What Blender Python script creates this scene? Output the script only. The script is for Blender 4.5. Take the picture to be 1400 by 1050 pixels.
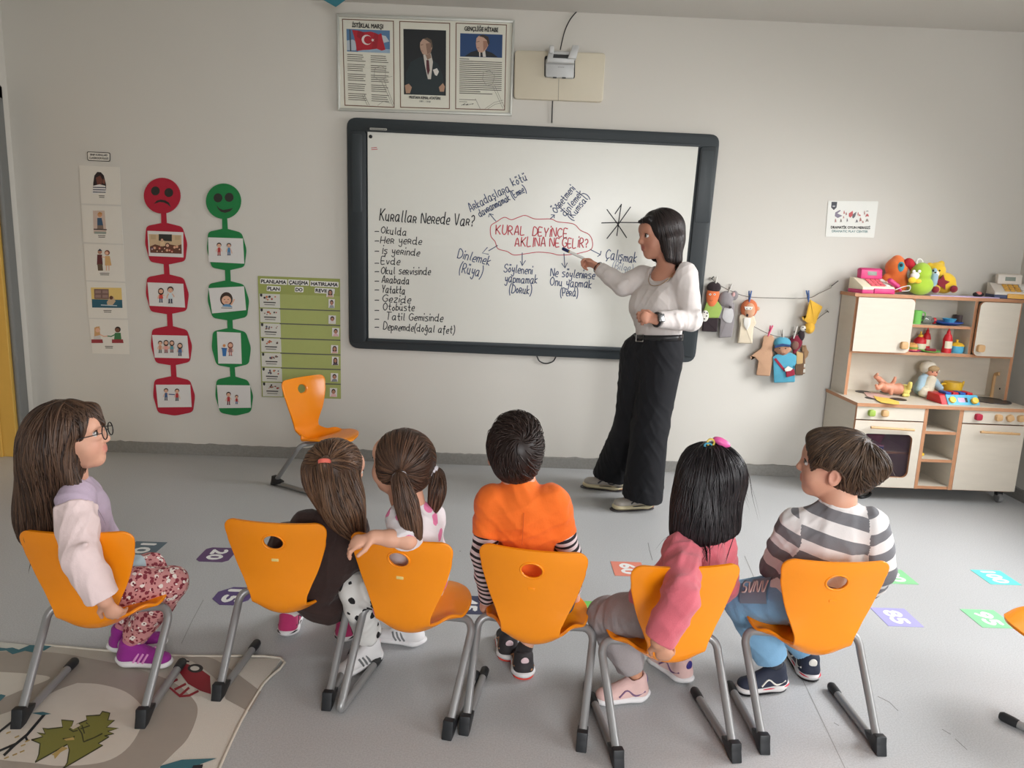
import bpy, bmesh, math, random
import numpy as np
from mathutils import Vector, Matrix

# ------------------------------------------------------------------ scene, camera, world, lights, exposure
SC = bpy.context.scene
for o in list(bpy.data.objects): bpy.data.objects.remove(o)
COL = SC.collection
random.seed(7)
RNG = np.random.default_rng(7)

FPX = 1010.0; CAM_H = 1.42
YAW, PITCH, ROLL = math.radians(0.796), math.radians(10.72), math.radians(-2.317)
_f = np.array([math.sin(YAW)*math.cos(PITCH), math.cos(YAW)*math.cos(PITCH), -math.sin(PITCH)])
_r0 = np.array([math.cos(YAW), -math.sin(YAW), 0.0]); _d0 = np.cross(_f, _r0)
_r = math.cos(ROLL)*_r0 + math.sin(ROLL)*_d0
_d = -math.sin(ROLL)*_r0 + math.cos(ROLL)*_d0
cam_data = bpy.data.cameras.new('camera'); cam = bpy.data.objects.new('camera', cam_data); COL.objects.link(cam)
cam_data.sensor_width = 36.0; cam_data.sensor_fit = 'HORIZONTAL'; cam_data.lens = 36.0*FPX/1400.0
cam_data.clip_start = 0.05; cam_data.clip_end = 60
M = Matrix(((_r[0], -_d[0], -_f[0], 0), (_r[1], -_d[1], -_f[1], 0), (_r[2], -_d[2], -_f[2], CAM_H), (0, 0, 0, 1)))
cam.matrix_world = M
SC.camera = cam

WALL = 4.63          # back wall
LEFT = -2.985; RIGHT = 3.2; REAR = -2.6; CEIL = 2.76

world = bpy.data.worlds.new('world'); SC.world = world; world.use_nodes = True
wn = world.node_tree.nodes; wl = world.node_tree.links
sky = wn.new('ShaderNodeTexSky'); sky.sky_type = 'HOSEK_WILKIE'; sky.turbidity = 6; sky.sun_direction = (0.5, -0.6, 0.6)
wl.new(sky.outputs[0], wn['Background'].inputs[0]); wn['Background'].inputs[1].default_value = 5.0

def area(name, loc, direction, sx, sy, power, col):
    l = bpy.data.lights.new(name, 'AREA'); l.shape = 'RECTANGLE'; l.size = sx; l.size_y = sy
    l.energy = power; l.color = col; l.spread = math.radians(125)
    o = bpy.data.objects.new(name, l); COL.objects.link(o); o.location = loc
    o.rotation_euler = Vector(direction).to_track_quat('-Z', 'Y').to_euler()
    return o
# daylight through the windows of the right wall and of the wall behind the camera
DAY = (0.985, 0.99, 1.0)
area('daylight_right_far', (RIGHT+.32, 3.05, 1.72), (-1, .1, -.75), 1.30, 1.45, 120, DAY)
area('daylight_right_near', (RIGHT+.32, 0.75, 1.72), (-1, .1, -.75), 1.70, 1.45, 48, DAY)
area('daylight_rear_near', (1.5, REAR-.32, 1.72), (0, 1, -.62), 1.8, 1.45, 170, DAY)
area('daylight_rear_far', (-.9, REAR-.32, 1.72), (0, 1, -.62), 1.8, 1.45, 8, DAY)

SC.view_settings.view_transform = 'Standard'; SC.view_settings.look = 'None'
SC.view_settings.gamma = 1.0; SC.view_settings.use_curve_mapping = False
SC.view_settings.exposure = -0.64
SC.cycles.use_denoising = True
SC.cycles.max_bounces = 8; SC.cycles.diffuse_bounces = 4
SC.cycles.sample_clamp_indirect = 6.0
SC.cycles.caustics_reflective = False; SC.cycles.caustics_refractive = False

# ------------------------------------------------------------------ points of the place seen at a photo point (1400x1050)
def _ray(x, y): return (x-700.0)*_r + (y-525.0)*_d + FPX*_f
def PY(x, y, Y):                      # on the upright plane at depth Y
    d = _ray(x, y); t = Y/d[1]; return np.array([0, 0, CAM_H]) + t*d
def PZ(x, y, z=0.0):                  # on the level plane at height z
    d = _ray(x, y); t = (z-CAM_H)/d[2]; return np.array([0, 0, CAM_H]) + t*d
def PX(x, y, X):
    d = _ray(x, y); t = X/d[0]; return np.array([0, 0, CAM_H]) + t*d

# ------------------------------------------------------------------ materials
def lin(c):
    return tuple(((v/255.0)/12.92 if v/255.0 <= .04045 else ((v/255.0+.055)/1.055)**2.4) for v in c[:3])
_mats = {}
def mat(name, rgb, rough=.6, metal=0.0, var=.06, vscale=30.0, bump=0.0, bscale=200.0, spec=.5, coat=0.0, sheen=0.0, alpha=1.0, trans=0.0, emit=0.0, stretch=None, sss=0.0):
    if name in _mats: return _mats[name]
    m = bpy.data.materials.new(name); m.use_nodes = True; _mats[name] = m
    nt = m.node_tree; N = nt.nodes; L = nt.links; b = N['Principled BSDF']
    c = lin(rgb)
    b.inputs['Roughness'].default_value = rough; b.inputs['Metallic'].default_value = metal
    b.inputs['Specular IOR Level'].default_value = spec
    b.inputs['Coat Weight'].default_value = coat; b.inputs['Coat Roughness'].default_value = .12
    b.inputs['Sheen Weight'].default_value = sheen
    b.inputs['Alpha'].default_value = alpha; b.inputs['Transmission Weight'].default_value = trans
    if sss: b.inputs['Subsurface Weight'].default_value = sss; b.inputs['Subsurface Radius'].default_value = (.01, .004, .002)
    tc = N.new('ShaderNodeTexCoord'); src = tc.outputs['Object']
    if stretch:
        mp = N.new('ShaderNodeMapping'); mp.inputs['Scale'].default_value = stretch; L.new(src, mp.inputs[0]); src = mp.outputs[0]
    nz = N.new('ShaderNodeTexNoise'); nz.inputs['Scale'].default_value = vscale; nz.inputs['Detail'].default_value = 3
    L.new(src, nz.inputs['Vector'])
    mx = N.new('ShaderNodeMix'); mx.data_type = 'RGBA'
    mx.inputs[6].default_value = tuple(min(1, v*(1-var)) for v in c)+(1,)
    mx.inputs[7].default_value = tuple(min(1, v*(1+var)) for v in c)+(1,)
    L.new(nz.outputs[0], mx.inputs[0]); L.new(mx.outputs[2], b.inputs['Base Color'])
    if bump:
        n2 = N.new('ShaderNodeTexNoise'); n2.inputs['Scale'].default_value = bscale; n2.inputs['Detail'].default_value = 2
        L.new(src, n2.inputs['Vector'])
        bp = N.new('ShaderNodeBump'); bp.inputs['Strength'].default_value = bump; bp.inputs['Distance'].default_value = .004
        L.new(n2.outputs[0], bp.inputs['Height']); L.new(bp.outputs[0], b.inputs['Normal'])
    if emit:
        b.inputs['Emission Color'].default_value = c+(1,); b.inputs['Emission Strength'].default_value = emit
    return m
def stripe_mat(name, ca, cb, attr, period, duty, rough=.85, phase=0.0, bump=.15):
    """two colours in bands of a mesh attribute (metres along the cloth)"""
    m = mat(name, ca, rough, bump=bump, bscale=260); nt = m.node_tree; N = nt.nodes; L = nt.links
    at = N.new('ShaderNodeAttribute'); at.attribute_name = attr
    mm = N.new('ShaderNodeMath'); mm.operation = 'MULTIPLY_ADD'; mm.inputs[1].default_value = 1.0/period; mm.inputs[2].default_value = phase+100
    L.new(at.outputs['Fac'], mm.inputs[0])
    fr = N.new('ShaderNodeMath'); fr.operation = 'FRACT'; L.new(mm.outputs[0], fr.inputs[0])
    lt = N.new('ShaderNodeMath'); lt.operation = 'LESS_THAN'; lt.inputs[1].default_value = duty; L.new(fr.outputs[0], lt.inputs[0])
    mx = N.new('ShaderNodeMix'); mx.data_type = 'RGBA'; mx.inputs[6].default_value = lin(ca)+(1,); mx.inputs[7].default_value = lin(cb)+(1,)
    L.new(lt.outputs[0], mx.inputs[0]); L.new(mx.outputs[2], N['Principled BSDF'].inputs['Base Color'])
    return m
def spot_mat(name, base, spots, rough=.85):
    """voronoi blots over a base colour: spots = [(rgb, scale, radius, inner radius, seed)]"""
    m = mat(name, base, rough, bump=.1, bscale=260); nt = m.node_tree; N = nt.nodes; L = nt.links
    tc = N.new('ShaderNodeTexCoord'); prev = None
    for (rgb, sc, rad, inner, seed) in spots:
        mp = N.new('ShaderNodeMapping'); mp.inputs['Location'].default_value = (seed*1.37, seed*.71, seed*.33); L.new(tc.outputs['Object'], mp.inputs[0])
        nz = N.new('ShaderNodeTexNoise'); nz.inputs['Scale'].default_value = sc*1.7; L.new(mp.outputs[0], nz.inputs['Vector'])
        av = N.new('ShaderNodeVectorMath'); av.operation = 'MULTIPLY_ADD'; av.inputs[1].default_value = (.4/sc,)*3
        L.new(nz.outputs['Color'], av.inputs[0]); L.new(mp.outputs[0], av.inputs[2])
        vo = N.new('ShaderNodeTexVoronoi'); vo.inputs['Scale'].default_value = sc; L.new(av.outputs[0], vo.inputs['Vector'])
        lt = N.new('ShaderNodeMath'); lt.operation = 'LESS_THAN'; lt.inputs[1].default_value = rad; L.new(vo.outputs['Distance'], lt.inputs[0])
        fac = lt.outputs[0]
        if inner > 0:
            gt = N.new('ShaderNodeMath'); gt.operation = 'GREATER_THAN'; gt.inputs[1].default_value = inner; L.new(vo.outputs['Distance'], gt.inputs[0])
            mu = N.new('ShaderNodeMath'); mu.operation = 'MULTIPLY'; L.new(fac, mu.inputs[0]); L.new(gt.outputs[0], mu.inputs[1]); fac = mu.outputs[0]
        mx = N.new('ShaderNodeMix'); mx.data_type = 'RGBA'; mx.inputs[7].default_value = lin(rgb)+(1,)
        if prev is None: mx.inputs[6].default_value = lin(base)+(1,)
        else: L.new(prev, mx.inputs[6])
        L.new(fac, mx.inputs[0]); prev = mx.outputs[2]
    L.new(prev, N['Principled BSDF'].inputs['Base Color'])
    return m

# ------------------------------------------------------------------ objects
def tag(o, label=None, cat=None, group=None, kind=None):
    if label: o['label'] = label
    if cat: o['category'] = cat
    if group: o['group'] = group
    if kind: o['kind'] = kind
    return o
def thing(name, label, cat, loc=(0, 0, 0), rz=0.0, group=None):
    o = bpy.data.objects.new(name, None); COL.objects.link(o); o.location = [float(v) for v in loc]; o.rotation_euler = (0, 0, rz)
    o.empty_display_size = .05
    return tag(o, label, cat, group)
def world_of(o):
    m = Matrix.LocRotScale(o.location, o.rotation_euler, o.scale)
    return (world_of(o.parent) @ o.matrix_parent_inverse @ m) if o.parent else m
def link(name, me, mats, parent=None, smooth=False, local=False):
    o = bpy.data.objects.new(name, me); COL.objects.link(o)
    for m in (mats if isinstance(mats, (list, tuple)) else [mats]): me.materials.append(m)
    if smooth: me.shade_smooth()
    if parent:
        o.parent = parent
        if not local: o.matrix_parent_inverse = world_of(parent).inverted()
    return o
def bm_obj(name, bm, mats, parent=None, smooth=False, local=False):
    bmesh.ops.recalc_face_normals(bm, faces=bm.faces)
    me = bpy.data.meshes.new(name); bm.to_mesh(me); bm.free()
    return link(name, me, mats, parent, smooth, local)
def np_obj(name, V, F, mats, parent=None, smooth=True, local=False, mi=None):
    me = bpy.data.meshes.new(name)
    me.from_pydata([tuple(map(float, v)) for v in V], [], [tuple(map(int, f)) for f in F]); me.update()
    if mi is not None: me.polygons.foreach_set('material_index', np.asarray(mi, dtype=np.int32))
    return link(name, me, mats, parent, smooth, local)
def set_attr(o, name, vals):
    a = o.data.attributes.new(name, 'FLOAT', 'POINT'); a.data.foreach_set('value', np.asarray(vals, dtype=np.float32))
def auto_smooth(o, ang=35):
    o.data.shade_smooth()
    me = o.data; bm = bmesh.new(); bm.from_mesh(me)
    for e in bm.edges:
        if len(e.link_faces) == 2 and e.calc_face_angle(0) > math.radians(ang): e.smooth = False
    bm.to_mesh(me); bm.free()
    return o

def add_box(bm, lo, hi, bev=0.0, mi=0, seg=2):
    lo = np.minimum(lo, hi) if False else lo
    v = bmesh.ops.create_cube(bm, size=1.0)['verts']
    for q in v:
        q.co = Vector([lo[i] + (q.co[i]+.5)*(hi[i]-lo[i]) for i in range(3)])
    fs = {f for q in v for f in q.link_faces}
    for f in fs: f.material_index = mi
    if bev > 0:
        es = list({e for f in fs for e in f.edges})
        r = bmesh.ops.bevel(bm, geom=es, offset=bev, segments=seg, profile=.5, affect='EDGES')
        for f in r['faces']: f.material_index = mi
def box(name, lo, hi, m, parent=None, bev=.0, local=False):
    bm = bmesh.new(); add_box(bm, lo, hi, bev)
    o = bm_obj(name, bm, m, parent, local=local)
    if bev: auto_smooth(o)
    return o
def catmull(P, n=6):
    P = [np.asarray(p, float) for p in P]
    if len(P) < 3: return P
    out = []
    for i in range(len(P)-1):
        a = P[i-1] if i > 0 else 2*P[0]-P[1]; b = P[i]; c = P[i+1]; d = P[i+2] if i+2 < len(P) else 2*P[-1]-P[-2]
        for k in range(n):
            t = k/n
            out.append(.5*((2*b)+(-a+c)*t+(2*a-5*b+4*c-d)*t*t+(-a+3*b-3*c+d)*t**3))
    out.append(P[-1]); return out
def tube_vf(P, R, seg=8, caps=True, up=None, sx=1.0):
    """verts and faces of a tube along P with radii R (number or list)"""
    P = np.array([np.asarray(p, float) for p in P]); n = len(P)
    R = np.full(n, R) if np.isscalar(R) else np.asarray(R, float)
    T = np.zeros_like(P); T[1:-1] = P[2:]-P[:-2]; T[0] = P[1]-P[0]; T[-1] = P[-1]-P[-2]
    T /= np.linalg.norm(T, axis=1)[:, None]+1e-12
    a = np.array(up, float) if up is not None else (np.array([0, 0, 1.]) if abs(T[0][2]) < .9 else np.array([1., 0, 0]))
    V = []; F = []
    nrm = a - T[0]*(a@T[0]); nrm /= np.linalg.norm(nrm)+1e-12
    for i in range(n):
        nrm = nrm - T[i]*(nrm@T[i]); nrm /= np.linalg.norm(nrm)+1e-12
        b = np.cross(T[i], nrm)
        for k in range(seg):
            t = 2*math.pi*k/seg
            V.append(P[i]+R[i]*(sx*math.cos(t)*b+math.sin(t)*nrm))
    for i in range(n-1):
        for k in range(seg):
            k2 = (k+1) % seg
            F.append((i*seg+k, i*seg+k2, (i+1)*seg+k2, (i+1)*seg+k))
    if caps:
        F.append(tuple(range(seg-1, -1, -1))); F.append(tuple((n-1)*seg+k for k in range(seg)))
    return V, F
def tube(name, P, R, m, parent=None, seg=10, smooth_path=0, local=False):
    if smooth_path:
        if not np.isscalar(R):
            R = np.interp(np.linspace(0, 1, (len(P)-1)*smooth_path+1), np.linspace(0, 1, len(R)), R)
        P = catmull(P, smooth_path)
    V, F = tube_vf(P, R, seg)
    o = np_obj(name, V, F, m, parent, True, local)
    return auto_smooth(o, 60)
def merge(parts):
    V = []; F = []
    for v, f in parts:
        k = len(V); V += list(v); F += [tuple(i+k for i in q) for q in f]
    return V, F
def lathe_vf(prof, c, axis=(0, 0, 1), seg=20):
    """profile [(r, h)] about an axis through c"""
    ax = Vector(axis).normalized(); q = ax.to_track_quat('Z', 'Y').to_matrix()
    V = []; F = []; n = len(prof)
    for r, h in prof:
        for k in range(seg):
            t = 2*math.pi*k/seg
            V.append(np.array(Vector(c)+q @ Vector((r*math.cos(t), r*math.sin(t), h))))
    for i in range(n-1):
        for k in range(seg):
            k2 = (k+1) % seg
            F.append((i*seg+k, i*seg+k2, (i+1)*seg+k2, (i+1)*seg+k))
    F.append(tuple(range(seg-1, -1, -1))); F.append(tuple((n-1)*seg+k for k in range(seg)))
    return V, F
def lathe(name, prof, c, m, parent=None, axis=(0, 0, 1), seg=20, ang=40):
    V, F = lathe_vf(prof, c, axis, seg); o = np_obj(name, V, F, m, parent, True)
    return auto_smooth(o, ang)
def nrm_poly(P):
    n = np.zeros(3)
    for i in range(len(P)): n += np.cross(P[i-1], P[i])
    return n/(np.linalg.norm(n)+1e-12)
def inset_ring(P, nv, d):
    """outline moved inwards by d in its own plane"""
    n = len(P); out = P.copy(); Q = np.concatenate([P[-1:], P, P[:1]])
    for i in range(n):
        e1 = Q[i+1]-Q[i]; e2 = Q[i+2]-Q[i+1]; n1 = np.cross(nv, e1); n2 = np.cross(nv, e2)
        n1 /= np.linalg.norm(n1)+1e-12; n2 /= np.linalg.norm(n2)+1e-12; b = n1+n2; L = np.linalg.norm(b)
        b = b/L if L > 1e-6 else n1
        out[i] = P[i]+b*d/max(.6, b@n1)
    return out
def prism(name, front, back, m, parent=None, bev=0.0):
    """closed solid between two matching outlines"""
    bm = bmesh.new(); n = len(front)
    if bev:
        F0 = np.array(front); c0 = F0.mean(0); nv = nrm_poly(F0); dep = np.linalg.norm(np.array(back)[0]-F0[0])
        ins = inset_ring(F0, nv, bev); off = (np.array(back)[0]-F0[0])/max(dep, 1e-9)*min(bev, dep*.45)
        mid = inset_ring(F0, nv, bev*.3)
        rings = [[bm.verts.new(tuple(p)) for p in ins], [bm.verts.new(tuple(p)) for p in mid+off*.3], [bm.verts.new(tuple(p)) for p in F0+off], [bm.verts.new(tuple(map(float, p))) for p in back]]
        for r in range(3):
            for i in range(n): bm.faces.new((rings[r][i], rings[r+1][i], rings[r+1][(i+1) % n], rings[r][(i+1) % n]))
        bm.faces.new(rings[0]); bm.faces.new(rings[3][::-1])
        bmesh.ops.recalc_face_normals(bm, faces=bm.faces)
        bmesh.ops.triangulate(bm, faces=[f for f in bm.faces if len(f.verts) > 4], ngon_method='EAR_CLIP')
        o = bm_obj(name, bm, m, parent); return auto_smooth(o, 50)
    a = [bm.verts.new(tuple(map(float, p))) for p in front]; b = [bm.verts.new(tuple(map(float, p))) for p in back]
    bm.faces.new(a); bm.faces.new(b[::-1])
    for i in range(n): bm.faces.new((a[i], b[i], b[(i+1) % n], a[(i+1) % n]))
    bmesh.ops.triangulate(bm, faces=[f for f in bm.faces if len(f.verts) > 4], ngon_method='EAR_CLIP')
    return bm_obj(name, bm, m, parent)
# flat shapes pinned to the back wall, given by photo points (each lies on the wall plane)
def wplate(name, pts, d0, d1, m, parent=None, bev=0.0):
    """solid on the back wall from d0 to d1 metres in front of it"""
    return prism(name, [PY(x, y, WALL-d1) for x, y in pts], [PY(x, y, WALL-d1)+np.array([0, d1-d0, 0]) for x, y in pts], m, parent, bev)
def rrect(pts, r, n=5):
    """rounded version of a quad/polygon in photo points"""
    out = []; N = len(pts); P = [np.array(p, float) for p in pts]
    for i in range(N):
        a, b, c = P[i-1], P[i], P[(i+1) % N]
        u = (a-b)/np.linalg.norm(a-b); v = (c-b)/np.linalg.norm(c-b)
        p0 = b+u*r; p1 = b+v*r
        for k in range(n+1):
            t = k/n; out.append(tuple((1-t)**2*p0+2*t*(1-t)*b+t*t*p1))
    return out
def circ(cx, cy, rx, ry=None, n=24, a0=0, a1=2*math.pi):
    ry = rx if ry is None else ry
    full = abs(a1-a0-2*math.pi) < 1e-6
    return [(cx+rx*math.cos(a0+(a1-a0)*k/(n if full else n-1)), cy+ry*math.sin(a0+(a1-a0)*k/(n if full else n-1))) for k in range(n)]
class Print:
    """flat printed picture: coloured polygons laid one over another on a surface, one mesh"""
    def __init__(s, mapper, step=.00012): s.V = []; s.F = []; s.mi = []; s.mats = []; s.map = mapper; s.z = 0; s.step = step
    def poly(s, pts, rgb):
        key = 'ink_%d_%d_%d' % tuple(rgb)
        m = mat(key, rgb, .55, var=.03)
        if m not in s.mats: s.mats.append(m)
        from mathutils.geometry import tessellate_polygon
        s.z += 1; k = len(s.V)
        tri = tessellate_polygon([[Vector((p[0], p[1], 0)) for p in pts]])
        s.V += [s.map(p[0], p[1], s.z*s.step) for p in pts]
        for t in tri: s.F.append(tuple(k+i for i in t)); s.mi.append(s.mats.index(m))
    def line(s, pts, w, rgb):
        P = [np.array(p, float) for p in pts]; L = []; Rr = []
        for i in range(len(P)):
            a = P[max(0, i-1)]; b = P[min(len(P)-1, i+1)]; t = (b-a)/(np.linalg.norm(b-a)+1e-9); n = np.array([-t[1], t[0]])*w/2
            L.append(P[i]+n); Rr.append(P[i]-n)
        key = 'ink_%d_%d_%d' % tuple(rgb); m = mat(key, rgb, .55, var=.03)
        if m not in s.mats: s.mats.append(m)
        s.z += .02; k = len(s.V); n = len(P)
        s.V += [s.map(p[0], p[1], s.z*s.step) for p in L]+[s.map(p[0], p[1], s.z*s.step) for p in Rr]
        for i in range(n-1): s.F.append((k+i, k+i+1, k+n+i+1, k+n+i)); s.mi.append(s.mats.index(m))
    def done(s, name, parent=None): return np_obj(name, s.V, s.F, s.mats, parent, False, mi=s.mi)
def wall_map(d): return lambda x, y, z: PY(x, y, WALL-d-z)
def floor_map(h): return lambda x, y, z: PZ(x, y, h+z)

# type set in the built-in font, laid on a plane
def text_polys(s):
    cu = bpy.data.curves.new('t', 'FONT'); cu.body = s; cu.resolution_u = 3
    o = bpy.data.objects.new('t', cu); COL.objects.link(o)
    dg = bpy.context.evaluated_depsgraph_get(); me = o.evaluated_get(dg).to_mesh()
    V = np.array([v.co[:] for v in me.vertices]).reshape(-1, 3); F = [tuple(p.vertices) for p in me.polygons]
    bpy.data.objects.remove(o); bpy.data.curves.remove(cu)
    return V, F
def fat(V, F, amt):
    return V, F
def text_on(name, s, mapper, p0, p1, h, m, parent=None, z=.0004, bold=0.0):
    """text from photo point p0 to p1 along its baseline, capital height h (photo px), on a surface"""
    V, F = text_polys(s)
    x0, x1 = V[:, 0].min(), V[:, 0].max(); p0 = np.array(p0, float); p1 = np.array(p1, float)
    u = (p1-p0); Lg = np.linalg.norm(u); u /= Lg; n = np.array([u[1], -u[0]])
    sx = Lg/(x1-x0); sy = h/.72
    allV = []; allF = []
    offs = [(0, 0)] if not bold else [(-bold, 0), (bold, 0), (0, bold), (0, -bold)]
    for j, (dx, dy) in enumerate(offs):
        k = len(allV)
        allV += [mapper(*(p0+u*((v[0]-x0)*sx+dx)+n*(v[1]*sy+dy)), z+j*.00004) for v in V]
        allF += [tuple(k+i for i in f) for f in F]
    return np_obj(name, allV, allF, m, parent, False)

# hand lettering: single strokes on a small grid (x in half units, y: a=-3 d=base h=x-height k=cap)
GL = {
'A':'0d3k6d 1f5f','B':'0d0k4k5i4h0g 4g6f4d0d','D':'0d0k3k6i6f3d0d','E':'5k0k0d5d 0g4g','G':'6j3k0i0f3d6e6g4g','H':'0k0d 6k6d 0g6g',
'K':'0k0d 6k0g 1h6d','L':'0k0d5d','N':'0d0k6d6k','O':'3k0i0f3d6f6i3k','Ö':'3j0h0f3d6f6h3j 2l2m 4l4m','P':'0d0k4k5i4g0g','R':'0d0k4k5i4h0g 2g6d',
'S':'6j4k1j1h5g6e3d0e','T':'0k7k 3k3d','U':'0k0f3d6f6k','V':'0k3d6k','Y':'0k3g6k 3g3d','C':'6j3k0i0f3d6e','Ç':'6j3k0i0f3d6e 3d3c2b','I':'1k1d','İ':'1j1d 1l1m','M':'0d0k3g6k6d',
'a':'5h2h0f1d3d5f 5h5d6d','u':'0h0e2d4e 4h4d5d','r':'0d0h3h4g3f0f 2f4d','l':'1k1e2d','e':'0f4f4h2h0f1d4d','d':'5k5d6d 5g3h0g0e2d5e','k':'0k0d 4h0f4d',
'n':'0d0h 0g2h4g4d','m':'0d0h 0g2h3g3d 3g5h6g6d','b':'0k0d 0g2h4g4e2d0e','i':'0h0d 0j0k','ı':'0h0d','s':'4h1h0g3f4e3d0d','ş':'4h1h0g3f4e3d0d 2d2b1b',
'o':'2h0f2d4f2h','ö':'2h0f2d4f2h 1j1k 3j3k','ü':'0h0e2d4e 4h4d5d 1j1k 3j3k','t':'2k2e3d4d 0h4h','v':'0h2d4h','y':'0h1e4f 4h4b2a0b','z':'0h4h0d4d',
'g':'4h1h0f2e4f 4h4b2a0b','ğ':'4h1h0f2e4f 4h4b2a0b 1j2i3j','p':'0h0a 0g2h4g4e2d0e','f':'4j3k2j2b 0h4h','(':'2l0i0e2b',')':'0l2i2e0b','?':'0j2k4j4h2g2f 2d2e','.':'0d0e','-':'0g4g','c':'4g2h0f2d4e'}
def ink_line(P, w, mapper, z):
    """flat marker stroke: a ribbon with rounded ends, photo-space points"""
    P = np.array(P, float); n = len(P)
    T = np.zeros_like(P); T[1:-1] = P[2:]-P[:-2]; T[0] = P[1]-P[0]; T[-1] = P[-1]-P[-2]
    T /= np.linalg.norm(T, axis=1)[:, None]+1e-9
    Nn = np.stack([-T[:, 1], T[:, 0]], 1)*w/2
    P[0] -= T[0]*w*.3; P[-1] += T[-1]*w*.3
    V = [mapper(*p, z) for p in P+Nn]+[mapper(*p, z) for p in P-Nn]
    return V, [(i, i+1, n+i+1, n+i) for i in range(n-1)]
def hand_text(s, p0, p1, h, w, mapper, z, rnd):
    """strokes of a written line from p0 to p1; h is the height of a capital in photo px"""
    p0 = np.array(p0, float); p1 = np.array(p1, float); u = p1-p0; Lg = np.linalg.norm(u); u /= Lg; nn = np.array([u[1], -u[0]])
    glyphs = []; x = 0
    for ch in s:
        if ch == ' ': x += 3.2; continue
        st = [[(int(q[i])*.62, ord(q[i+1])-100) for i in range(0, len(q), 2)] for q in GL[ch].split()]
        wd = max(p[0] for q in st for p in q)
        glyphs.append((x, st)); x += wd+1.55
    x -= 1.55; sx = Lg/x; sy = h/7.0; parts = []
    for gx, st in glyphs:
        jy = rnd.uniform(-.35, .35); sl = rnd.uniform(.02, .12); sc = rnd.uniform(.92, 1.08)
        for q in st:
            P = [p0+u*((gx+a+sl*b)*sx)+nn*((b*sc+jy)*sy) for a, b in q]
            P = catmull(P, 4) if len(P) > 2 else P
            parts.append(ink_line(P, w, mapper, z))
    return parts
# ------------------------------------------------------------------ smooth solids: capsules and ellipsoids blended on a grid, skinned with surface nets
def nrm(v): v = np.asarray(v, float); return v/(np.linalg.norm(v)+1e-12)
class Cap:
    def __init__(s, a, b, ra, rb=None, k=.012, op='u', flat=None):
        s.a = np.asarray(a, float); s.b = np.asarray(b, float); s.ra = ra; s.rb = ra if rb is None else rb; s.k = k; s.op = op
        s.flat = None if flat is None else [(nrm(x), f) for x, f in (flat if isinstance(flat, list) else [flat])]
    def box(s):
        m = max(s.ra, s.rb)*(1 if s.flat is None else max(1, max(f for _, f in s.flat)))
        return np.minimum(s.a, s.b)-m, np.maximum(s.a, s.b)+m
    def ev(s, X, Y, Z):
        ab = s.b-s.a; L2 = ab@ab+1e-12
        px, py, pz = X-s.a[0], Y-s.a[1], Z-s.a[2]
        t = np.clip((px*ab[0]+py*ab[1]+pz*ab[2])/L2, 0, 1)
        px = px-t*ab[0]; py = py-t*ab[1]; pz = pz-t*ab[2]
        sc = 1.0
        if s.flat:
            for n, f in s.flat:
                q = (px*n[0]+py*n[1]+pz*n[2])*(1/f-1)
                px = px+q*n[0]; py = py+q*n[1]; pz = pz+q*n[2]; sc = min(sc, f)
        return (np.sqrt(px*px+py*py+pz*pz)-(s.ra+t*(s.rb-s.ra)))*sc
class Ell:
    def __init__(s, c, r, axes=None, k=.012, op='u'):
        s.c = np.asarray(c, float); s.r = np.asarray(r, float); s.A = np.eye(3) if axes is None else np.array([nrm(a) for a in axes]); s.k = k; s.op = op
    def box(s):
        e = np.sqrt(((s.A*s.r[:, None])**2).sum(0)); return s.c-e, s.c+e
    def ev(s, X, Y, Z):
        px, py, pz = X-s.c[0], Y-s.c[1], Z-s.c[2]
        q = [(px*a[0]+py*a[1]+pz*a[2]) for a in s.A]
        k0 = np.sqrt(sum((q[i]/s.r[i])**2 for i in range(3))); k1 = np.sqrt(sum((q[i]/s.r[i]**2)**2 for i in range(3)))+1e-9
        return k0*(k0-1)/k1
class Half:
    """keep what lies behind the plane (point p, outward normal n), within reach of an optional ball"""
    def __init__(s, p, n, k=.004, op='i', ball=None): s.p = np.asarray(p, float); s.n = nrm(n); s.k = k; s.op = op; s.ball = ball
    def box(s): return None
    def ev(s, X, Y, Z):
        d = (X-s.p[0])*s.n[0]+(Y-s.p[1])*s.n[1]+(Z-s.p[2])*s.n[2]
        if s.ball is not None:
            c, r = s.ball; e = np.sqrt((X-c[0])**2+(Y-c[1])**2+(Z-c[2])**2)-r
            d = np.minimum(d, -e) if False else np.where(e < 0, d, -1.0)
        return d
def chain(P, R, k=.012, sm=0, flat=None, op='u'):
    if sm: R = np.interp(np.linspace(0, 1, (len(P)-1)*sm+1), np.linspace(0, 1, len(P)), R); P = catmull(P, sm)
    return [Cap(P[i], P[i+1], R[i], R[i+1], k if i == 0 else min(k, .6*min(R[i], R[i+1])), op, flat) for i in range(len(P)-1)]
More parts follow.
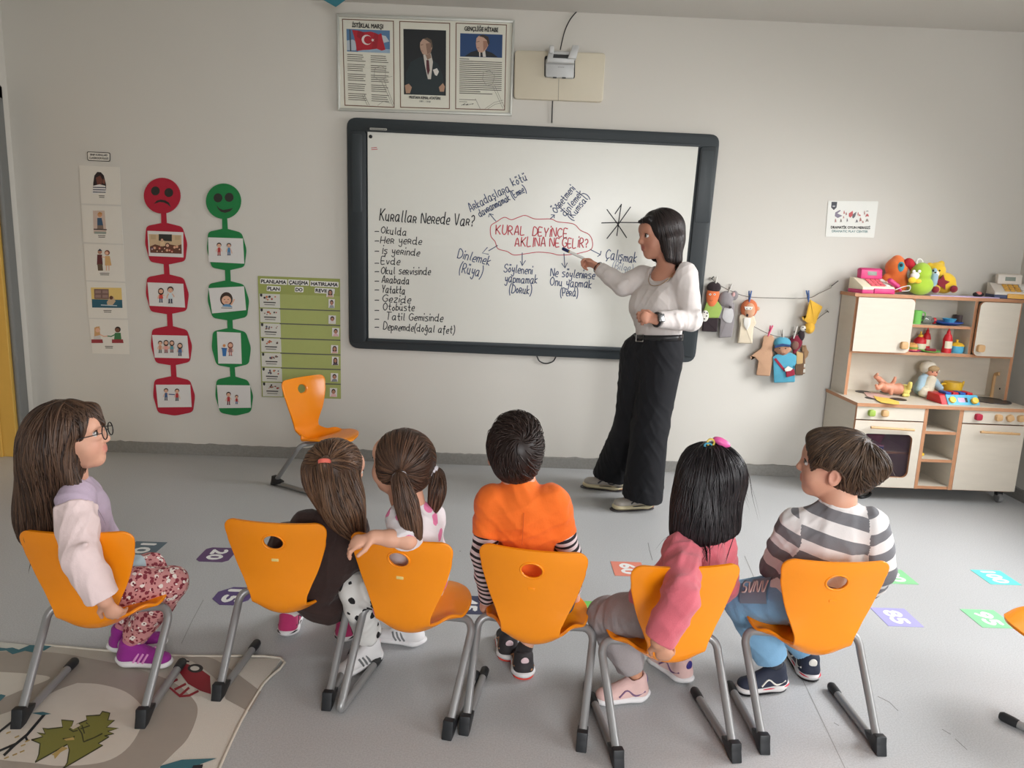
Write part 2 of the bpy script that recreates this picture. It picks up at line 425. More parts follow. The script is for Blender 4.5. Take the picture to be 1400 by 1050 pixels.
class Solid:
    def __init__(s, prims, h, pad=.012):
        B = [p.box() for p in prims if p.op == 'u' and p.box() is not None]
        s.lo = np.min([b[0] for b in B], 0)-pad; hi = np.max([b[1] for b in B], 0)+pad
        s.h = h; s.n = np.ceil((hi-s.lo)/h).astype(int)+1
        s.f = np.full(s.n, .06, np.float32)
        ax = [s.lo[i]+h*np.arange(s.n[i]) for i in range(3)]
        s.ax = ax
        for p in prims:
            b = p.box()
            if b is None: i0 = np.zeros(3, int); i1 = s.n
            else:
                m = p.k+3*h+.004
                i0 = np.maximum(0, np.floor((b[0]-m-s.lo)/h).astype(int)); i1 = np.minimum(s.n, np.ceil((b[1]+m-s.lo)/h).astype(int)+1)
            if np.any(i1 <= i0): continue
            sl = tuple(slice(i0[i], i1[i]) for i in range(3))
            X = ax[0][sl[0]][:, None, None].astype(np.float32); Y = ax[1][sl[1]][None, :, None].astype(np.float32); Z = ax[2][sl[2]][None, None, :].astype(np.float32)
            d = p.ev(X, Y, Z).astype(np.float32); a = s.f[sl]; k = max(p.k, 1e-5)
            if p.op == 'u':
                q = np.maximum(k-np.abs(a-d), 0)/k; s.f[sl] = np.minimum(a, d)-q*q*k*.25
            else:
                if p.op == 's': d = -d
                q = np.maximum(k-np.abs(a-d), 0)/k; s.f[sl] = np.maximum(a, d)+q*q*k*.25
    def sample(s, P):
        q = (np.asarray(P)-s.lo)/s.h; i = np.clip(np.floor(q).astype(int), 0, s.n-2); t = np.clip(q-i, 0, 1); v = 0
        for dx in (0, 1):
            for dy in (0, 1):
                for dz in (0, 1):
                    w = (t[:, 0] if dx else 1-t[:, 0])*(t[:, 1] if dy else 1-t[:, 1])*(t[:, 2] if dz else 1-t[:, 2])
                    v = v+w*s.f[i[:, 0]+dx, i[:, 1]+dy, i[:, 2]+dz]
        return v
    def grad(s, P):
        e = s.h; g = np.stack([s.sample(P+np.eye(3)[i]*e)-s.sample(P-np.eye(3)[i]*e) for i in range(3)], 1)
        return g/(np.linalg.norm(g, axis=1)[:, None]+1e-9)
    def mesh(s, smooth=2):
        f = s.f; neg = f < 0; n = s.n
        c = np.zeros(n-1, np.int8)
        for dx in (0, 1):
            for dy in (0, 1):
                for dz in (0, 1): c += neg[dx:n[0]-1+dx, dy:n[1]-1+dy, dz:n[2]-1+dz]
        act = (c > 0) & (c < 8); I = np.argwhere(act)
        idx = np.full(n-1, -1, np.int32); idx[act] = np.arange(len(I))
        vals = {}
        for dx in (0, 1):
            for dy in (0, 1):
                for dz in (0, 1): vals[(dx, dy, dz)] = f[I[:, 0]+dx, I[:, 1]+dy, I[:, 2]+dz]
        acc = np.zeros((len(I), 3)); cnt = np.zeros(len(I))
        for a in range(3):
            for u in (0, 1):
                for v in (0, 1):
                    p = [0, 0, 0]; p[(a+1) % 3] = u; p[(a+2) % 3] = v; q = list(p); q[a] = 1
                    A = vals[tuple(p)]; Bv = vals[tuple(q)]; cr = (A < 0) != (Bv < 0)
                    t = np.where(cr, A/np.where(cr, A-Bv, 1), 0)
                    w = np.zeros((len(I), 3)); w[:, 0] = p[0]; w[:, 1] = p[1]; w[:, 2] = p[2]; w[:, a] = t
                    acc += w*cr[:, None]; cnt += cr
        V = s.lo+s.h*(I+acc/np.maximum(cnt, 1)[:, None])
        Q = []
        for a in range(3):
            sl0 = [slice(1, n[i]-1) for i in range(3)]; sl0[a] = slice(0, n[a]-1); sl1 = list(sl0); sl1[a] = slice(1, n[a])
            A = neg[tuple(sl0)]; Bv = neg[tuple(sl1)]
            for (cr, fl) in ((A & ~Bv, False), (~A & Bv, True)):
                E = np.argwhere(cr)
                if len(E) == 0: continue
                E = E+np.array([0 if i == a else 1 for i in range(3)])
                b1, b2 = (a+1) % 3, (a+2) % 3
                def cell(d1, d2):
                    G = E.copy(); G[:, b1] -= d1; G[:, b2] -= d2; return idx[G[:, 0], G[:, 1], G[:, 2]]
                q = np.stack([cell(1, 1), cell(0, 1), cell(0, 0), cell(1, 0)], 1)
                Q.append(q[:, ::-1] if fl else q)
        Q = np.concatenate(Q); Q = Q[(Q >= 0).all(1)]
        if smooth:
            e = np.concatenate([Q[:, [0, 1]], Q[:, [1, 2]], Q[:, [2, 3]], Q[:, [3, 0]]])
            for it in range(smooth):
                sm = np.stack([np.bincount(e[:, 0], V[e[:, 1], i], len(V))+np.bincount(e[:, 1], V[e[:, 0], i], len(V)) for i in range(3)], 1)
                ct = np.bincount(e[:, 0], minlength=len(V))+np.bincount(e[:, 1], minlength=len(V))
                lam = .55 if it % 2 == 0 else -.53
                V = V+lam*(sm/np.maximum(ct, 1)[:, None]-V)
        s.V, s.Q = V, Q
        return V, Q
def fast_mesh(name, V, Q, mats, parent=None, smooth=True, mi=None):
    me = bpy.data.meshes.new(name); V = np.asarray(V, np.float32); Q = np.asarray(Q, np.int32)
    me.vertices.add(len(V)); me.vertices.foreach_set('co', V.ravel())
    me.loops.add(Q.size); me.loops.foreach_set('vertex_index', Q.ravel())
    me.polygons.add(len(Q)); me.polygons.foreach_set('loop_start', np.arange(0, Q.size, Q.shape[1], dtype=np.int32))
    if mi is not None: me.polygons.foreach_set('material_index', np.asarray(mi, np.int32))
    me.update(calc_edges=True); me.validate()
    return link(name, me, mats, parent, smooth)
def vert_normals(V, Q):
    n = np.cross(V[Q[:, 2]]-V[Q[:, 0]], V[Q[:, 3]]-V[Q[:, 1]]); out = np.zeros_like(V)
    for k in range(4):
        for i in range(3): out[:, i] += np.bincount(Q[:, k], n[:, i], len(V))
    return out/(np.linalg.norm(out, axis=1)[:, None]+1e-12)
def creases(V, Q, amp, key):
    """soft drapery folds pushed into a cloth surface"""
    rg = np.random.default_rng(sum(map(ord, key))+len(V) % 97); N = vert_normals(V, Q); d = np.zeros(len(V))
    for i in range(5):
        a = nrm(rg.normal(0, 1, 3)*np.array((1, 1, .8))); b = nrm(rg.normal(0, 1, 3)); c = nrm(rg.normal(0, 1, 3)); lam = rg.uniform(.035, .075)
        ph = V@a/lam*2*math.pi+1.6*np.sin(V@b/.045+i)+1.1*np.sin(V@c/.028+2*i)
        mask = np.clip(.5+.9*np.sin(V@c/.06+1.7*i)+.5*np.sin(V@b/.10+i), 0, 1)
        r = (.5+.5*np.sin(ph))**3; d += mask*(r-.3)
    return V+N*(amp*d)[:, None]
def blob(name, prims, h, mats, parent=None, smooth=2, mi=None, attr=None):
    """one continuous surface from blended pieces"""
    S = Solid(prims, h); V, Q = S.mesh(smooth); S.V0 = V
    m = mi(V[Q].mean(1)) if mi else None
    V0 = V
    mm = mats[0] if isinstance(mats, (list, tuple)) else mats
    if mm.name.startswith('wear_') and name not in ('shoe', 'sock', 'belt'): V = creases(V, Q, {'top': .0014, 'trousers': .0024, 'shirt': .0026}.get(name, .0028), name)
    o = fast_mesh(name, V, Q, mats, parent, True, m)
    if attr:
        for k, fn in attr.items(): set_attr(o, k, fn(V0))
    return o, S
# ------------------------------------------------------------------ the room
def floor_material():
    m = mat('vinyl_floor', (185, 186, 187), .42, var=.035, vscale=2.2, spec=.35); nt = m.node_tree; N = nt.nodes; L = nt.links
    b = N['Principled BSDF']; prev = b.inputs['Base Color'].links[0].from_socket
    tc = N.new('ShaderNodeTexCoord')
    n2 = N.new('ShaderNodeTexNoise'); n2.inputs['Scale'].default_value = 210; n2.inputs['Detail'].default_value = 4; L.new(tc.outputs['Object'], n2.inputs['Vector'])
    rp = N.new('ShaderNodeValToRGB'); rp.color_ramp.elements[0].position = .36; rp.color_ramp.elements[0].color = (.86, .86, .86, 1); rp.color_ramp.elements[1].position = .62; rp.color_ramp.elements[1].color = (1.04, 1.04, 1.04, 1)
    L.new(n2.outputs[0], rp.inputs[0])
    mx = N.new('ShaderNodeMix'); mx.data_type = 'RGBA'; mx.blend_type = 'MULTIPLY'; mx.inputs[0].default_value = 1
    L.new(prev, mx.inputs[6]); L.new(rp.outputs[0], mx.inputs[7]); L.new(mx.outputs[2], b.inputs['Base Color'])
    return m
M_wall = mat('wall_paint', (213, 209, 201), .8, var=.012, vscale=1.5, bump=.12, bscale=350)
M_ceil = mat('ceiling_paint', (214, 211, 204), .9, var=.01)
M_floor = floor_material()
M_terr = mat('terrazzo_skirting', (138, 136, 131), .55, var=.22, vscale=70)
M_yel = mat('yellow_lining', (214, 172, 84), .5, var=.03)
M_case = mat('grey_casing', (120, 121, 119), .45, var=.03)
M_white = mat('white_frame', (235, 236, 236), .4)
def struct(o): o['kind'] = 'structure'; return o
T = .2
struct(box('floor', (LEFT-1.6, REAR-T, -.1), (RIGHT+T, WALL+T, 0), M_floor))
struct(box('ceiling', (LEFT-T, REAR-T, CEIL), (RIGHT+T, WALL+T, CEIL+.15), M_ceil))
struct(box('wall_back', (LEFT-T, WALL, 0), (RIGHT+T, WALL+T, CEIL), M_wall))
def wall_boxes(name, axis, base, outer, lo, hi, holes):
    """a wall slab with rectangular openings [(a0,a1,z0,z1)] along its length"""
    bm = bmesh.new(); cuts = sorted({lo, hi}|{v for h in holes for v in h[:2]})
    for i in range(len(cuts)-1):
        a, b = cuts[i], cuts[i+1]; zs = [(0, CEIL)]
        for h in holes:
            if h[0] <= a and b <= h[1]: zs = [(0, h[2]), (h[3], CEIL)]
        for z0, z1 in zs:
            if z1-z0 < 1e-4: continue
            if axis == 'x': add_box(bm, (min(base, outer), a, z0), (max(base, outer), b, z1))
            else: add_box(bm, (a, min(base, outer), z0), (b, max(base, outer), z1))
    return struct(bm_obj(name, bm, M_wall))
DOOR = (3.5, 4.47, 0.0, 2.13)
wall_boxes('wall_left', 'x', LEFT, LEFT-T, REAR, WALL, [DOOR])
wall_boxes('wall_right', 'x', RIGHT, RIGHT+T, REAR, WALL, [(2.35, 3.75, .95, 2.5), (-.15, 1.65, .95, 2.5)])
wall_boxes('wall_rear', 'y', REAR, REAR-T, LEFT-T, RIGHT+T, [(.55, 2.45, .95, 2.5), (-1.85, .05, .95, 2.5)])
# windows: frames with mullions, a pane of glass in each
def window(n, axis, at, lo, hi):
    a0, a1, z0, z1 = lo, hi, .95, 2.5; w = .05; bm = bmesh.new()
    def bar(p0, p1, q0, q1):
        if axis == 'x': add_box(bm, (at, p0, q0), (at+.06, p1, q1), .004)
        else: add_box(bm, (p0, at-.06, q0), (p1, at, q1), .004)
    bar(a0, a0+w, z0, z1); bar(a1-w, a1, z0, z1); bar(a0, a1, z0, z0+w); bar(a0, a1, z1-w, z1)
    for k in (1, 2): x = a0+(a1-a0)*k/3; bar(x-.03, x+.03, z0, z1)
    bar(a0, a1, 1.98, 2.03)
    f = bm_obj('window_%d' % n, bm, M_white); struct(f)
    return f
window(1, 'x', RIGHT+.08, 2.35, 3.75); window(2, 'x', RIGHT+.08, -.15, 1.65)
window(3, 'y', REAR-.08, .55, 2.45); window(4, 'y', REAR-.08, -1.85, .05)
# skirting: terrazzo strip with an uneven painted edge above it
def skirting(name, pts_of, length, hgt=.068):
    bm = bmesh.new(); n = int(length/.03); rnd = random.Random(3)
    zz = [hgt+rnd.uniform(-.002, .003)+(.004 if rnd.random() < .1 else 0) for _ in range(n+1)]
    rows = []
    for i in range(n+1):
        t = i/n; a, nrm_ = pts_of(t); nrm_ = Vector(nrm_)
        rows.append([bm.verts.new(a), bm.verts.new(Vector(a)+nrm_*.012), bm.verts.new(Vector(a)+nrm_*.012+Vector((0, 0, zz[i]))), bm.verts.new(Vector(a)+Vector((0, 0, zz[i]+.004)))])
    for i in range(n):
        for k in range(3): bm.faces.new((rows[i][k], rows[i+1][k], rows[i+1][k+1], rows[i][k+1]))
    return struct(bm_obj(name, bm, M_terr))
skirting('baseboard_back', lambda t: (Vector((LEFT+(RIGHT-LEFT)*t, WALL, 0)), (0, -1, 0)), RIGHT-LEFT)
skirting('baseboard_right', lambda t: (Vector((RIGHT, REAR+(WALL-REAR)*t, 0)), (-1, 0, 0)), WALL-REAR)
skirting('baseboard_left', lambda t: (Vector((LEFT, DOOR[1]+.085+(WALL-DOOR[1]-.085)*t, 0)), (1, 0, 0)), .2)
# doorway in the left wall: grey casing, yellow lining with a stop, the yellow corridor behind
bm = bmesh.new()
add_box(bm, (LEFT-.0, DOOR[1]-.01, 0), (LEFT+.03, DOOR[1]+.075, DOOR[3]+.075), .012)
add_box(bm, (LEFT-.0, DOOR[0]-.075, 0), (LEFT+.03, DOOR[0]+.01, DOOR[3]+.075), .012)
add_box(bm, (LEFT-.0, DOOR[0]-.075, DOOR[3]-.01), (LEFT+.03, DOOR[1]+.075, DOOR[3]+.075), .012)
struct(bm_obj('trim_1', bm, M_case))
bm = bmesh.new()
add_box(bm, (LEFT-T-.02, DOOR[1]-.03, 0), (LEFT, DOOR[1], DOOR[3]), .003); add_box(bm, (LEFT-.12, DOOR[1]-.045, 0), (LEFT-.085, DOOR[1]-.03, DOOR[3]), .003)
add_box(bm, (LEFT-T-.02, DOOR[0], 0), (LEFT, DOOR[0]+.03, DOOR[3]), .003); add_box(bm, (LEFT-T-.02, DOOR[0], DOOR[3]-.03), (LEFT, DOOR[1], DOOR[3]), .003)
struct(bm_obj('trim_2', bm, M_yel))
struct(box('wall_corridor', (LEFT-1.6, WALL-.02, 0), (LEFT-T, WALL+.1, CEIL), M_yel))
struct(box('wall_corridor_far', (LEFT-1.7, 1.5, 0), (LEFT-1.6, WALL+.1, CEIL), M_yel))
struct(box('baseboard_corridor', (LEFT-1.6, WALL-.033, 0), (LEFT-T-.03, WALL-.02, .07), M_terr))
struct(box('floor_corridor', (LEFT-1.6, 1.5, 0.0), (LEFT-.21, WALL-.034, .004), mat('yellow_corridor_floor', (216, 178, 74), .45, var=.05)))
struct(box('ceiling_corridor', (LEFT-1.7, 1.5, 2.5), (LEFT-T, WALL+.1, 2.6), M_ceil))
area('corridor_lamp', (LEFT-.8, 3.0, 2.46), (0, 0, -1), .3, 1.0, 14, (1, .88, .66))
# strike plate let into the lining
lp = PX(3, 398, LEFT-.14)
sp = thing('strike_plate', 'narrow dark metal strike plate on the yellow door lining', 'lock plate', (LEFT-.14, DOOR[1]-.031, float(lp[2])))
z0 = float(lp[2])
box('plate', (LEFT-.185, DOOR[1]-.034, z0-.09), (LEFT-.145, DOOR[1]-.0301, z0+.09), mat('worn_steel', (150, 146, 138), .35, metal=.8), sp, .001)
box('bolt_slot', (LEFT-.178, DOOR[1]-.0348, z0-.05), (LEFT-.152, DOOR[1]-.0342, z0+.01), mat('slot_black', (30, 30, 30), .6), sp)

# a sheet seam in the vinyl and scuffs
def floor_line(name, pts, w, rgb, label, cat):
    P = Print(floor_map(.0004)); P.line(pts, w, rgb); return tag(P.done(name), label, cat)
s_ = P_ = Print(floor_map(.0003))
for seg in ([(1018, 760), (1062, 862), (1100, 935), (1160, 1060)], [(278, 820), (262, 850), (248, 880)], [(1206, 660), (1206, 661)]):
    P_.line(seg, 1.1 if seg[0][0] > 900 else .9, (142, 142, 140))
for seg in ([(1200, 952), (1216, 960), (1228, 972)], [(1288, 997), (1300, 1004)], [(1306, 1010), (1322, 1025)], [(1140, 988), (1147, 992)], [(886, 742), (888, 752), (892, 766)], [(628, 753), (630, 754)]):
    P_.line(seg, .8, (118, 117, 115))
struct(P_.done('trim_3'))
# ------------------------------------------------------------------ on the back wall
M_slate = mat('board_slate', (47, 54, 58), .45, var=.04)
M_slate2 = mat('board_slate_dark', (36, 43, 47), .5, var=.04)
M_enamel = mat('white_enamel', (222, 221, 213), .28, var=.01, spec=.5)
M_black = mat('black_plastic', (22, 23, 25), .45)
M_paper = mat('paper', (226, 221, 211), .75, var=.015)
M_inkK = mat('marker_black', (30, 31, 36), .5); M_inkB = mat('marker_blue', (62, 76, 112), .5); M_inkR = mat('marker_red', (190, 62, 74), .5)
M_print = mat('print_black', (24, 22, 22), .6)
rw = random.Random(11)

def board():
    t = thing('whiteboard', 'big whiteboard with dark slate frame covered in marker handwriting', 'whiteboard', PY(725, 480, WALL-.04))
    out = rrect([(474, 160), (985, 184), (950, 496), (477, 476)], 14)
    wplate('back_panel', out, 0.002, .035, M_slate, t, .004)
    # surround bars and the side columns
    wplate('frame_column', rrect([(477, 178), (500, 179), (501, 468), (480, 470)], 6), .035, .048, M_slate2, t, .003)
    wplate('frame_column', rrect([(958.5, 200), (980, 200), (948, 490), (929.5, 485)], 5), .035, .048, M_slate2, t, .003)
    wplate('screen', [(502.5, 178.6), (955, 199.5), (926, 478.5), (504, 463)], .035, .041, M_enamel, t)
    for q in ([(500, 176), (957, 197), (956.5, 200.5), (500, 179.5)], [(502, 462.5), (928, 478), (927, 483), (502, 467)]):
        wplate('frame_rail', q, .035, .056, M_slate, t, .003)
    wplate('speaker_panel', rrect([(481, 183), (495, 183.5), (495, 290), (482, 290)], 3), .048, .051, M_slate, t, .001)
    wplate('speaker_panel', rrect([(960, 205), (976, 206), (971, 305), (950, 304)], 3), .048, .051, M_slate, t, .001)
    wplate('name_strip', rrect([(505.5, 174.5), (529, 175.5), (529, 178.5), (505.5, 177.5)], 1.2), .056, .058, mat('strip_silver', (168, 168, 160), .4), t)
    P = Print(wall_map(.0582)); rr = random.Random(2)
    for k in range(11): P.line([(507+k*1.9, 176.2+k*.08), (508.2+k*1.9, 176.3+k*.08)], 1.2, (60, 60, 60))
    P.done('lettering', t)
    mp = wall_map(.041); z = .0006
    def write(name, items, h, w, m):
        parts = []
        for s, p0, p1, hh in items: parts += hand_text(s, p0, p1, hh or h, w, mp, z, rw)
        V, F = merge(parts); o = np_obj(name, V, F, m, t, False); o['label'] = 'marker handwriting reading ' + items[0][0]
        return o
    write('handwriting', [('Kurallar Nerede Var?', (519, 301), (647, 309), 15)], 15, 1.5, M_inkK)
    items = [('Okulda', (521, 319), (555, 321.5), 0), ('Her yerde', (520, 332), (576, 334), 0), ('İş yerinde', (522, 346.5), (573, 349.5), 0), ('Evde', (521, 361), (546, 362), 0),
             ('Okul servisinde', (521, 374), (588, 376), 0), ('Arabada', (522, 386.5), (559, 388.5), 0), ('Yatakta', (522, 399.5), (553, 402), 0), ('Gezide', (523, 412.5), (561, 414), 0),
             ('Otobüste', (524, 424), (566, 425), 0), ('Tatil Gemisinde', (528, 437), (605, 439.5), 0), ('Depremde(doğal afet)', (524, 450.5), (621, 456), 0)]
    for it in items: write('handwriting', [it], 9.6, 1.2, M_inkK)
    for y in (316.5, 329.5, 343.5, 360, 371.5, 384.5, 396.5, 410.5, 424.5, 436.5, 447.5):
        V, F = ink_line([(512.5, y), (515, y-.2), (518, y)], 1.2, mp, z); np_obj('list_dash', V, F, M_inkK, t, False)
    c = lambda L: [(620+x/5.185, 230+y/5.185) for x, y in L]
    cloud = c([(305, 380), (360, 348), (410, 365), (460, 348), (510, 335), (580, 360), (690, 360), (740, 380), (850, 395), (900, 440), (960, 470), (985, 520), (975, 575), (900, 600), (830, 612), (745, 615), (690, 602), (600, 595), (520, 605), (430, 615), (380, 590), (315, 570), (295, 520), (265, 480), (265, 410), (305, 380)])
    V, F = ink_line(catmull([np.array(p) for p in cloud], 5), 1.1, mp, z); np_obj('cloud_outline', V, F, M_inkR, t, False)
    w2 = lambda s, a, b, h, m, lw=1.3: write('handwriting', [(s, c([a])[0], c([b])[0], h)], h, lw, m)
    w2('KURAL', (300, 468), (500, 472), 12, M_inkR, 1.5); w2('DEYİNCE', (560, 478), (803, 490), 12, M_inkR, 1.5)
    w2('AKLINA', (435, 553), (650, 556), 12, M_inkR, 1.5); w2('NE', (682, 556), (748, 558), 12, M_inkR, 1.5); w2('GELİR?', (772, 560), (950, 562), 12, M_inkR, 1.5)
    w2('Dinlemek', (28, 632), (252, 686), 12, M_inkB); w2('(Rüya)', (40, 735), (195, 770), 13, M_inkB)
    w2('Söyleneni', (355, 735), (555, 752), 11, M_inkB); w2('yapmamak', (365, 805), (590, 818), 11, M_inkB); w2('(Doruk)', (395, 880), (550, 892), 11, M_inkB)
    w2('Ne söylenirse', (688, 762), (998, 785), 11, M_inkB); w2('Onu yapmak', (685, 830), (975, 848), 11, M_inkB); w2('(Pera)', (758, 905), (880, 905), 11, M_inkB)
    w2('Çalışmak', (1078, 640), (1292, 668), 13, M_inkB); w2('(Bilge)', (1125, 708), (1262, 738), 10, mat('marker_blue_faint', (142, 150, 168), .5), 1.0)
    w2('Arkadaşlara', (122, 308), (400, 160), 11.5, M_inkB); w2('kötü', (425, 128), (522, 82), 11, M_inkB); w2('davranmamak (Emre)', (188, 345), (515, 162), 9.5, M_inkB)
    w2('Öğretmeni', (728, 320), (862, 148), 10, M_inkB); w2('dinlemek', (795, 342), (920, 180), 9.5, M_inkB); w2('(Kumsal)', (842, 368), (962, 205), 9, M_inkB)
    arr = [[(300, 375), (258, 325)], [(250, 345), (254, 322), (282, 330)], [(685, 360), (714, 333)], [(692, 330), (716, 331), (714, 352)], [(312, 548), (250, 585)], [(240, 562), (204, 602), (248, 610)],
           [(487, 600), (487, 690)], [(474, 660), (487, 692), (510, 655)], [(783, 605), (790, 705)], [(768, 675), (791, 708), (806, 672)], [(968, 575), (1040, 612)], [(1046, 588), (1041, 614), (1022, 625)]]
    for k in range(0, 12, 2):
        V, F = merge([ink_line(c(q), 1.2, mp, z) for q in arr[k:k+2]]); np_obj('arrow', V, F, M_inkB, t, False)
    parts = []
    for q in ([(1190, 255), (1178, 330), (1158, 478)], [(1145, 323), (1190, 257)], [(1088, 293), (1160, 390), (1227, 492)], [(1255, 275), (1170, 395), (1088, 498)], [(1050, 388), (1180, 384), (1345, 386)]):
        parts.append(ink_line(c(q), 1.4, mp, z))
    V, F = merge(parts); np_obj('star_sketch', V, F, M_inkK, t, False)
    V, F = merge([ink_line([(507.6, 202.3), (515, 201.6)], .9, mp, z), ink_line([(507.9, 204.6), (516, 204)], .9, mp, z)]); np_obj('red_tick', V, F, M_inkR, t, False)
    return t
board()
p = PY(506.8, 186.8, WALL-.041)
m_ = thing('board_magnet', 'small round black magnet in the top corner of the whiteboard', 'magnet', p)
lathe('disc', [(0, 0), (.0105, 0), (.0105, .004), (.008, .006), (0, .006)], p, M_black, m_, (0, -1, 0), 16)
cb = thing('board_cable', 'short black cable loop hanging under the whiteboard', 'cable', PY(745, 490, WALL-.012))
tube('wire', [PY(x, y, WALL-.012) for x, y in [(734, 487), (738, 494), (747, 497), (756, 494), (760, 488)]], .004, M_black, cb, 8, 5)

# framed print of three sheets
def portrait(P, x0, y0, w, h, bg, three=True):
    q = lambda L: [(x0+w*a, y0+h*b) for a, b in L]
    P.poly(q([(0, 0), (1, .015), (.99, 1), (0, .985)]), bg)
    return q
def frame_print():
    t = thing('triple_framed_print', 'wide silver framed panel holding three printed sheets above the whiteboard', 'framed print', PY(580, 158, WALL-.02))
    M_al = mat('frame_silver', (196, 197, 190), .4, metal=.3); M_sh = mat('poster_sheet', (222, 220, 206), .7, var=.01)
    o = [(460, 18), (704, 27), (699.5, 158), (461.5, 151)]; i = [(463.5, 22.5), (700.5, 31), (696.5, 154), (465, 147.5)]
    wplate('backing', [(462, 20), (702, 29), (698, 156), (463, 149)], .002, .012, M_sh, t)
    for k in range(4):
        k2 = (k+1) % 4; wplate('frame_side', [o[k], o[k2], i[k2], i[k]], .002, .022, M_al, t, .002)
    cr = (220, 218, 204); br = (112, 78, 60)
    sheets = [((467.5, 25.5), (538.5, 28.3), (539.5, 147.5), (471, 144.5)), ((545.8, 28.6), (615.5, 31.2), (615, 149.3), (547, 147.2)), ((623, 31), (693, 33.5), (690.5, 151), (622.3, 149.3))]
    # the anthem sheet
    a, b, c2, d = [np.array(v) for v in sheets[0]]
    def bil(s): A, B, Cc, D = [np.array(v) for v in s]; return lambda u, v: tuple((1-v)*((1-u)*A+u*B)+v*((1-u)*D+u*Cc))
    def base(P, s):
        f = bil(s); P.poly([f(0, 0), f(1, 0), f(1, 1), f(0, 1)], br); e = .018; g = .011
        P.poly([f(e, g), f(1-e, g), f(1-e, 1-g), f(e, 1-g)], cr); return f
    P = Print(wall_map(.0122)); f = base(P, sheets[0]); R = random.Random(4)
    sq = lambda L: [f(u, v) for u, v in L]
    P.poly(sq([(.08, .115), (.92, .115), (.92, .375), (.08, .375)]), (86, 122, 160))
    P.poly(sq([(.08, .25), (.2, .235), (.3, .27), (.25, .36), (.08, .36)]), (178, 188, 196)); P.poly(sq([(.75, .17), (.84, .18), (.91, .24), (.8, .26)]), (190, 198, 204)); P.poly(sq([(.3, .34), (.6, .33), (.92, .33), (.92, .375), (.3, .375)]), (150, 172, 192))
    P.poly(sq([(.135, .12), (.16, .12), (.165, .37), (.14, .37)]), (70, 78, 84))
    fl = [(.19, .125), (.3, .13), (.42, .145), (.55, .135), (.64, .15), (.7, .165), (.755, .15), (.78, .22), (.83, .335), (.76, .35), (.66, .33), (.52, .345), (.4, .35), (.27, .365), (.255, .28), (.225, .2)]
    P.poly(sq(fl), (178, 34, 48)); P.poly(sq([(.3, .13), (.42, .145), (.4, .24), (.28, .2)]), (150, 26, 42)); P.poly(sq([(.62, .15), (.7, .165), (.66, .33), (.56, .34)]), (156, 28, 42))
    P.poly(sq([(.47+.10*math.cos(k*.35), .232+.058*math.sin(k*.35)) for k in range(18)]), (226, 214, 210)); P.poly(sq([(.495+.08*math.cos(k*.35), .232+.046*math.sin(k*.35)) for k in range(18)]), (172, 32, 46))
    P.poly(sq([(.585+(.037 if k % 2 == 0 else .015)*math.cos(k*math.pi/5+math.pi), .233+(.022 if k % 2 == 0 else .009)*math.sin(k*math.pi/5+math.pi)) for k in range(10)]), (226, 214, 210))
    for blk in range(5):
        for r in range(4 if blk < 4 else 4):
            v = .408+blk*.112+r*.0232
            P.line(sq([(.08, v), (.08+.36*R.uniform(.8, 1.02), v+.002)]), .9, (92, 84, 76)); P.line(sq([(.54, v+.004), (.54+.36*R.uniform(.8, 1.0), v+.006)]), .9, (92, 84, 76))
    for q in ([(.62, .56), (.74, .52), (.83, .56), (.82, .66), (.72, .7), (.6, .65), (.62, .56)], [(.74, .7), (.86, .84), (.97, .985)], [(.8, .69), (.9, .84), (.99, .97)], [(.82, .66), (.96, .64)], [(.66, .98), (.78, .93), (.92, .95)], [(.4, .86), (.5, .985)], [(.36, .87), (.46, .985)]): P.line(sq(q), .45, (120, 116, 108))
    s1 = P.done('printed_sheet', t); s1['label'] = 'printed sheet with a red flag picture over two columns of verse'
    # middle portrait
    P = Print(wall_map(.0122)); f = base(P, sheets[1]); sq = lambda L: [f(u, v) for u, v in L]
    P.poly(sq([(.08, .09), (.92, .09), (.92, .845), (.08, .845)]), (26, 30, 34))
    P.poly(sq([(.1, .84), (.12, .6), (.22, .47), (.4, .41), (.6, .41), (.76, .48), (.86, .62), (.9, .84)]), (32, 44, 48))
    P.poly(sq([(.47, .38), (.62, .36), (.66, .46), (.62, .66), (.56, .66), (.5, .5)]), (206, 200, 190)); P.poly(sq([(.53, .44), (.58, .44), (.6, .56), (.56, .62), (.53, .54)]), (84, 34, 42))
    P.poly(sq([(.66, .55), (.74, .53), (.78, .57), (.74, .62), (.7, .61)]), (222, 218, 210))
    P.poly(sq([(.5, .36), (.6, .34), (.63, .41), (.55, .44)]), (150, 122, 104))
    P.poly(sq([(.41, .24), (.46, .2), (.54, .19), (.62, .22), (.65, .29), (.62, .35), (.55, .38), (.46, .375), (.42, .33), (.405, .29)]), (184, 152, 132))
    P.poly(sq([(.47, .195), (.55, .18), (.63, .205), (.66, .28), (.63, .3), (.6, .24), (.53, .21)]), (92, 78, 66)); P.poly(sq([(.52, .25), (.62, .24), (.63, .34), (.55, .375)]), (138, 108, 92))
    P.line(sq([(.42, .27), (.47, .262)]), .6, (60, 48, 42)); P.line(sq([(.43, .335), (.47, .34)]), .5, (110, 60, 54))
    P.poly(sq([(.1, .74), (.18, .72), (.24, .76), (.2, .83), (.12, .83)]), (176, 140, 116)); P.poly(sq([(.78, .75), (.86, .7), (.9, .74), (.88, .8), (.8, .8)]), (176, 140, 116))
    s2 = P.done('printed_sheet', t); s2['label'] = 'printed sheet with a dark portrait of a man in a suit'
    # the address sheet
    P = Print(wall_map(.0122)); f = base(P, sheets[2]); sq = lambda L: [f(u, v) for u, v in L]
    P.poly(sq([(.09, .12), (.92, .12), (.92, .39), (.09, .39)]), (34, 66, 112))
